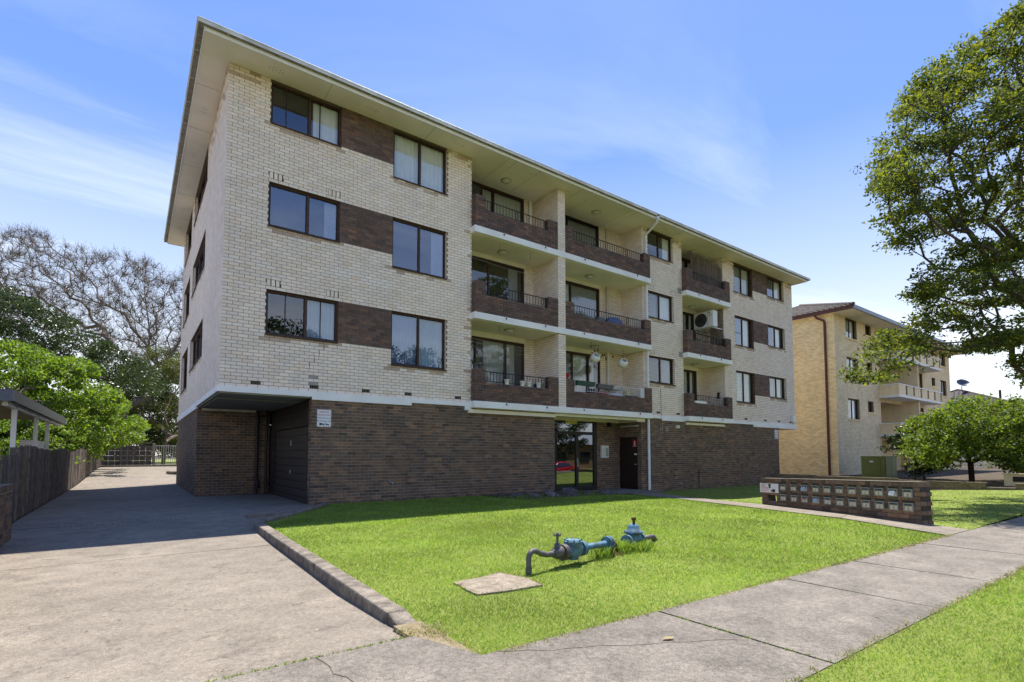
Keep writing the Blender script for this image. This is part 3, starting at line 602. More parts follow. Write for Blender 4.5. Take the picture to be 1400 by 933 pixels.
# ------------------------------------------------------------------ white band, steps included
b = MB()
for x0, x1, z0 in ((1.58, 3.74, 2.79), (3.74, 6.55, 2.72), (6.55, 8.36, 2.80), (8.36, 8.60, 2.68), (16.96, 19.67, 2.80), (22.95, 25.36, 2.79), (25.36, 29.9, 2.68)): b.box(x0, 13.855, z0, x1, 13.92, Z0-.002)
b.box(18.05, 13.858, 2.72, 19.67, 13.92, 2.80)
b.box(1.575, 13.92, 2.79, 1.63, 18.79, Z0-.002); b.box(1.575, 18.79, 2.72, 1.63, 27.06, Z0-.002)
b.box(12.08, 13.87, 2.66, 16.96, 13.92, 2.78)
bd = b.build('white_band', 'white_paint', AP, bevel=.004)
for q in ((8.47, 13.80, 2.60, 12.07, 13.89, 2.72), (19.72, 13.80, 2.60, 22.7, 13.89, 2.70), (12.1, 15.05, 2.62, 16.74, 15.09, 2.76), (16.68, 13.92, 2.62, 16.74, 15.05, 2.76), (16.5, 13.88, 2.62, 16.98, 13.93, 2.72)): box_obj('cream_trim', 'cream_paint', *q, AP)
b = MB(); b.box(12.1, 13.92, 2.755, 16.94, 15.08, 2.775); b.box(27.97, 13.93, 2.66, 29.84, 26.9, 2.70); b.build('entry_ceiling', 'cream_paint', AP)
b = MB(); b.box(12.12, 12.95, -.34, 16.74, 15.04, -.135); b.build('entry_slab', 'concrete_old', AP)
# ------------------------------------------------------------------ balconies
ST = [2.97, 5.79, 8.58]; TH = .21; YF = 13.65
CEIL = [5.58, 8.37, SOF]
def slab(x0, x1, z, xl):
    b = MB(); b.box(x0, 13.62, z-TH, x1, 15.2, z); o = b.build('balcony_slab', 'white_paint', AP, bevel=.006)
    b = MB(); b.box(x0+.10, 13.74, z-TH-.012, x1-.06, 15.18, z-TH-.002); b.build('slab_soffit', 'cream_paint', o)
for i, z in enumerate(ST): slab(8.55, 17.18, z, 0); slab(19.62, 23.18, z, 0)
def parapet(x0, x1, lp, rp, z, n_hi=12, n_lo=7, lret=True, rret=True):
    P = Plane((0, YF), (1, 0), (0, -1)); hi = z+n_hi*CR; lo = z+n_lo*CR
    core = MB(); core.box(x0+.01, YF+.012, z, x1-.01, YF+.21, lo-.012); core.box(x0+.01, YF+.012, lo-.012, x0+lp-.01, YF+.21, hi-.012); core.box(x1-rp+.01, YF+.012, lo-.012, x1-.01, YF+.21, hi-.012)
    if lret: core.box(x0+.01, YF+.21, z, x0+.2, 13.9, hi-.012)
    o = core.build('parapet', 'panel_mortar', AP)
    sp = brick_specs(P, x0, x1, z, hi-.0, [(x0+lp, x1-rp, lo, hi+1)])
    emit_bricks(P, sp, 'panel_brick', o, 0, depth=.222)
    if lret:
        Q = Plane((x0, 0), (0, 1), (-1, 0)); emit_bricks(Q, brick_specs(Q, YF+.005, 13.9, z, hi, stag=.45), 'panel_brick', o, 0, depth=.01)
    Q = Plane((x1-rp, 0), (0, 1), (-1, 0)); emit_bricks(Q, brick_specs(Q, YF+.0, YF+.222, lo, hi), 'panel_brick', o, 0, depth=.01)
    return lo, hi
def railing(x0, x1, zb, zt, mt='iron', n=None, orn=()):
    y = YF+.11; r = MB(); r.tube([(x0, y, zt), (x1, y, zt)], .014, 6); r.tube([(x0, y, zb+.06), (x1, y, zb+.06)], .010, 6)
    for x in (x0+.01, x1-.01): r.box(x-.012, y-.012, zb, x+.012, y+.012, zt)
    o = r.build('railing', mt, AP); n = n or int((x1-x0)/.125); st = (x1-x0)/n
    if mt not in BAL: t = MB(); t.box(-.0065, -.0065, 0, .0065, .0065, 1); BAL[mt] = t.mesh('baluster', [mt])
    for k in range(1, n):
        q = bpy.data.objects.new('baluster', BAL[mt]); C.objects.link(q); q.parent = o; q.location = (x0+k*st, y, zb+.06); q.scale = (1, 1, zt-zb-.06)
    for f in orn:
        k = round(f*n); cx = x0+(k+.5)*st; s = MB(); h = zt-zb-.06; zm = zb+.06+h/2
        s.tube([(cx+.05*math.cos(a), y, zm+.10*math.sin(a)+.02) for a in [i*math.pi/6 for i in range(13)]], .006, 5, caps=False)
        for sg in (-1, 1):
            s.tube([(cx+sg*.05*math.sin(t*3.1), y, zb+.07+(h-.02)*t) for t in [i/10 for i in range(11)]], .006, 5, caps=False)
        s.build('scroll', mt, o)
BAL = {}
for i, z in enumerate(ST):
    lo, hi = parapet(8.60, 12.06, .39, .44, z); railing(8.99, 11.62, lo, lo+.37, orn=(.55, .9) if i < 2 else (.5,))
    lo, hi = parapet(12.43, 17.16, .40, .36, z, lret=False); railing(12.83, 16.80, lo, lo+.37, 'white_iron' if i == 0 else 'iron', orn=(.3, .75))
    lo, hi = parapet(19.65, 23.13, .42, .42, z); railing(20.07, 22.71, lo, lo+.37, orn=(.5,))
# white upright at the right of the lower railing
b = MB(); b.box(16.55, YF+.08, ST[0]+7*CR, 16.79, YF+.14, ST[0]+7*CR+.40); b.build('railing_panel', 'white_iron', AP)
PB = Plane((0, 15.05), (1, 0), (0, -1))
for i, z in enumerate(ST):
    zt = CEIL[i]-.0
    # party wall, side walls, back walls
    PLp = Plane((12.08, 0), (0, 1), (-1, 0)); PRp = Plane((12.42, 0), (0, 1), (1, 0)); PFc = Plane((0, 13.655), (1, 0), (0, -1))
    n = int((zt-z)/CR)
    brick_wall('party_wall', AP, PLp, 13.66, 15.05, z, zt, stag=.5); brick_wall('party_wall', AP, PRp, 13.66, 15.05, z, zt, stag=.5)
    brick_wall('party_wall_end', AP, PFc, 12.08, 12.42, z, zt, stag=.5)
    for X in (16.96, 22.95): brick_wall('balcony_side_wall', AP, Plane((X, 0), (0, 1), (-1, 0)), 13.9, 15.05, z, zt)
    for X in (8.60, 19.67): brick_wall('balcony_side_wall', AP, Plane((X, 0), (0, 1), (1, 0)), 13.9, 15.05, z, zt)
    hd = z+2.42 if i < 2 else SOF-.01
    op = [(8.62, 11.62, z+.02, hd), (12.44, 15.60, z+.02, hd), (19.7, 22.35, z+.02, hd)]
    for (x0, x1), o in zip(((8.6, 12.08), (12.42, 16.96), (19.67, 22.95)), op): brick_wall('balcony_back_wall', AP, PB, x0, x1, z, zt, [o])
    if i < 2:
        for (x0, x1), o in zip(((8.6, 12.08), (12.42, 16.96), (19.67, 22.95)), op): box_obj('lintel_trim', 'cream_paint', x0+.01, 15.0, o[3]-.01, o[1]+.02, 15.04, zt-.015, AP)
    L1 = [[lk(), lk(), lk(cur=[(.3, 1, CC, .2)], grille='steel'), lk(cur=[(0, .6, CC, .2)], grille='steel')], [lk(), lk(cur=[(.62, .9, CG, .3)])], [lk(grille='steel'), lk(cur=[(0, 1, CC, .14)]), lk(cur=[(0, 1, CC, .14)])]][i]
    S1 = [[.22, .30, .73], [.48], [.38, .55]][i]
    window(AP, PB, op[0], S1, L1, recess=.05, name='sliding_door', sill=False, head=.07)
    L2 = [[lk(grille='steel', cur=[(0, 1, CG)]), lk(cur=[(0, 1, CC, .2)]), lk(cur=[(.3, .7, CC, .2)])], [lk(cur=[(0, 1, W_)]), lk(cur=[(0, 1, CG, .12)])], [lk(cur=[(0, 1, CG)]), lk(cur=[(0, 1, CG, .14)])]][i]
    S2 = [[.52, .8], [.5], [.45]][i]
    window(AP, PB, op[1], S2, L2, recess=.05, name='sliding_door', sill=False, head=.07, frame='brown_frame' if i < 2 else 'dark_frame')
    window(AP, PB, op[2], [.4, .8], [lk(cur=[(0, 1, CC, .2)]), lk(cur=[(0, 1, CC, .2)]), lk(cur=[(.2, .8, W_)])], recess=.05, name='sliding_door', sill=False, head=.07)
    for x in ((11.86,) if i == 2 else ())+((16.0,)):
        b = MB(); b.tube([(x, 14.97, z), (x, 14.97, zt-.01)], .055, 10); b.build('downpipe', 'pvc_white' if x < 12 or i == 0 else 'pvc_cream', AP)
# ceiling lights
for x, y, z in ((10.29, 14.35, SOF), (14.55, 14.17, SOF), (10.22, 14.47, 8.356), (14.42, 14.44, 8.356), (10.32, 14.22, 5.566), (14.6, 14.4, 5.566), (21.1, 14.3, SOF), (21.4, 14.6, 8.356), (21.4, 14.5, 5.566)):
    b = MB(); b.lathe((x, y, z), [(.17, 0), (.17, -.03), (.155, -.045), (.10, -.085), (.04, -.10), (0.001, -.10)], 18); b.lathe((x, y, z), [(.178, -.001), (.18, -.028), (.165, -.034)], 18, 1); b.build('ceiling_light', ['light_glass', 'light_rim'], AP)
# main downpipe with offset from the gutter
b = MB(); b.box(16.86, 13.0, 10.80, 16.99, 13.1, 11.0)
b.tube([(16.93, 13.05, 10.82), (16.95, 13.10, 10.72), (17.10, 13.78, 10.50), (17.11, 13.80, 10.40)], .05, 8)
for i, (z0, z1) in enumerate(((ST[2]+12*CR, 10.42), (ST[1]+12*CR, ST[2]-TH), (ST[0]+12*CR, ST[1]-TH), (-.16, ST[0]-TH))): b.tube([(17.10, 13.80, z0), (17.10, 13.80, z1)], .055, 10)
b.tube([(17.10, 13.80, 1.74), (17.10, 13.80, 1.80)], .062, 10); b.tube([(17.10, 13.80, .14), (17.10, 13.80, .18)], .062, 10)
b.build('downpipe', 'pvc_white', AP)
b = MB(); b.box(17.0, 13.72, -.36, 17.24, 13.88, -.17); b.build('drain_block', 'brown_brick', AP)
# ------------------------------------------------------------------ eaves
XL, XR, YG, YB = .89, 30.16, 13.0, 27.95
b = MB(); b.box(1.04, 13.13, SOF, 29.96, YB-.13, SOF+.02); sf = b.build('soffit', 'soffit_paint', AP)
b = MB()
for x in [3.9+1.22*0+k*3.0 for k in range(-1, 9)]:
    b.box(x-.004, 13.14, SOF-.0025, x+.004, 13.88, SOF+.001)
for y in (15.2, 17.4, 19.8, 22.2, 24.6): b.box(1.05, y-.005, SOF-.0025, 1.60, y+.005, SOF+.001)
for x in (9.6, 10.9, 13.6, 15.6): b.box(x-.003, 13.14, SOF-.0025, x+.003, 15.0, SOF+.001)
tag(b.build('soffit_joints', 'gutter_dirty', sf), kind='stuff')
b = MB()
def vent_cluster(x, y, rot):
    for k, (dx_, dy_) in enumerate([(-.14, 0), (-.06, .05), (-.06, -.05), (.02, 0.0), (.10, .05), (.10, -.05), (.16, .0)]):
        if rot: dx_, dy_ = dy_, dx_
        b.lathe((x+dx_, y+dy_, SOF-.003), [(.0125, 0), (.001, .0)], 8)
for x in (2.6, 5.1, 7.9, 10.8, 18.0, 19.0, 24.2, 27.6): vent_cluster(x, 13.5, 0)
for y in (16.3, 19.0, 21.4, 23.6, 25.6): vent_cluster(1.33, y, 1)
b.build('soffit_vents', 'room_dark', sf)
b = MB()
b.box(1.04, 13.10, SOF-.03, 29.98, 13.128, 11.0); b.box(1.02, 13.13, SOF-.03, 1.038, YB-.13, 11.0); b.box(29.962, 13.13, SOF-.03, 29.98, YB-.13, 11.0); b.box(1.04, YB-.13, SOF-.03, 29.98, YB-.11, 11.0)
b.build('fascia', 'white_paint', AP)
b = MB(); g0, g1 = 10.945, 11.035
for (x0, y0, x1, y1) in ((XL, YG, XR, YG+.012), (XL, YG+.012, XL+.012, YB), (XR-.012, YG+.012, XR, YB), (XL+.012, YB-.012, XR-.012, YB)): b.box(x0, y0, g0, x1, y1, g1)
b.tube([(XL, YG-.004, g1), (XR, YG-.004, g1)], .011, 6); b.tube([(XL-.004, YG, g1), (XL-.004, YB, g1)], .011, 6)
gt = b.build('gutter', 'gutter_metal', AP)
b = MB(); b.box(XL+.013, YG+.013, g0+.002, XR-.013, 13.098, g0+.010); b.box(XL+.013, 13.098, g0+.002, 1.018, YB-.014, g0+.010); b.box(29.985, 13.098, g0+.002, XR-.013, YB-.014, g0+.01)
b.build('gutter_base', 'gutter_dirty', gt)
BR = None
for k in range(26):
    if BR is None: t = MB(); t.box(-.008, -.006, -.004, .008, .10, 0); t.box(-.008, -.008, 0, .008, -.001, .094); BR = t.mesh('gutter_bracket', ['gutter_metal'])
    o = link('gutter_bracket', BR, gt); o.location = (1.5+k*1.13, YG, g0)
for k in range(13):
    o = link('gutter_bracket', BR, gt); o.location = (XL, 14.0+k*1.13, g0); o.rotation_euler = (0, 0, -math.pi/2)
b = MB(); zr = 11.02; p = [(1.0, 13.1, zr), (29.99, 13.1, zr), (29.99, YB-.1, zr), (1.0, YB-.1, zr), (8, 20.5, zr+.9), (23, 20.5, zr+.9)]
b.add(p, [(0, 1, 5, 4), (1, 2, 5), (2, 3, 4, 5), (3, 0, 4)]); b.build('roof', 'roof_metal', AP)
# small wall fittings
b = MB(); b.pbox(PF, 29.33, 29.68, 0, .12, 3.05, 3.42); b.build('meter_box', 'pvc_white', AP)
b = MB(); b.pbox(PF, 19.35, 19.6, 0, .02, c_(63.9), c_(66.5)); b.build('wall_vent', 'grey_brick', AP)
b = MB(); b.pbox(PF, 19.35, 19.6, 0, .02, c_(30.8), c_(33.4)); b.build('wall_vent', 'grey_brick', AP)
b = MB(); b.pbox(PG, 19.0, 19.2, 0, .10, 2.42, 2.55); b.build('wall_lamp', 'light_glass', AP)
b = MB(); b.tube([(18.0, 13.86, 2.62), (18.0, 13.86, 4.1)], .008, 5); b.build('conduit', 'pipe_dark', AP)
b = MB(); b.tube([(20.6, 13.85, -.2), (20.6, 13.85, .62), (20.75, 13.85, .66)], .02, 6); b.build('conduit', 'pipe_dark', AP)
b = MB(); b.tube([(5.9, 13.9, .52), (5.9, 13.82, .52), (5.95, 13.78, .50), (5.97, 13.78, .46)], .012, 8); b.tube([(5.86, 13.84, .57), (5.94, 13.84, .57)], .008, 6); b.build('garden_tap', 'steel', AP)
nm = text_mb(PG, '11', 17.95, 2.29, .27, .006, 'steel', AP, 'house_number', xs=.8); text_mb(PG, '10', 18.3, 2.29, .27, .006, 'steel', AP, 'house_number', xs=.8)
# balcony clothes lines
for (x0, x1, y, z) in ((8.62, 12.06, 13.9, 7.62), (8.62, 12.06, 14.0, 4.92), (8.62, 12.06, 13.85, 4.98), (8.62, 12.06, 14.2, 4.83)):
    b = MB(); b.tube([(x0+(x1-x0)*t, y, z-.08*math.sin(math.pi*t)) for t in [i/8 for i in range(9)]], .0035, 4, caps=False); b.build('clothes_line', 'pvc_cream', AP)
b = MB()
for (x, y, z) in ((9.75, 13.95, 8.35), (11.05, 13.95, 5.56+2.79), (14.0, 13.95, 5.57), (9.72, 13.95, 5.57)): b.tube([(x, y, z), (x, y, z-.24)], .006, 5)
b.build('hooks', 'iron', AP)
# stepped crack in the joints below the bottom left window
b = MB()
cx_ = 4.03
for k, r in enumerate(range(14, 6, -1)):
    z = c_(r); b.pbox(PF, cx_-.005, cx_+.005, -.006, .0025, z-.01, z+BH); nx = cx_-(.12 if k % 2 else .0)
    if nx != cx_: b.pbox(PF, nx, cx_, -.006, .002, z-.011, z-.002)
    cx_ = nx
tag(b.build('wall_crack', 'room_dark', wA), kind='stuff')
# metal lugs on the slab edges
t = MB(); t.box(-.018, -.03, -.02, .018, 0, .02); t.box(-.007, -.034, -.05, .007, -.02, -.02); LUG = t.mesh('lug', ['pipe_dark'])
for z in ST:
    for x in (9.7, 11.5, 13.3, 16.4, 20.6, 22.2): o = link('lug', LUG, AP); o.location = (x+random.uniform(-.1, .1), 13.62, z-.05)
# lattice on the middle right balcony
b = MB(); z0, z1 = 6.45, 8.36; y0, y1 = 13.92, 14.6
P = Plane((22.93, 0), (0, 1), (-1, 0))
st = .12
for k in range(-int((z1-z0)/st), int((y1-y0)/st)+1):
    for sg in (0, 1):
        a = y0+k*st; t0 = max(0, -k*st); t1 = min(z1-z0, y1-a)
        if t1 > t0+.02:
            A0 = (a+t0, z0+t0); B0 = (a+t1, z0+t1)
            if sg: A0 = (A0[0], z1-(A0[1]-z0)); B0 = (B0[0], z1-(B0[1]-z0))
            b.tube([P.pt(A0[0], .01+.012*sg, A0[1]), P.pt(B0[0], .01+.012*sg, B0[1])], .012, 4, caps=False)
b.build('lattice_panel', 'lattice_wood', AP)
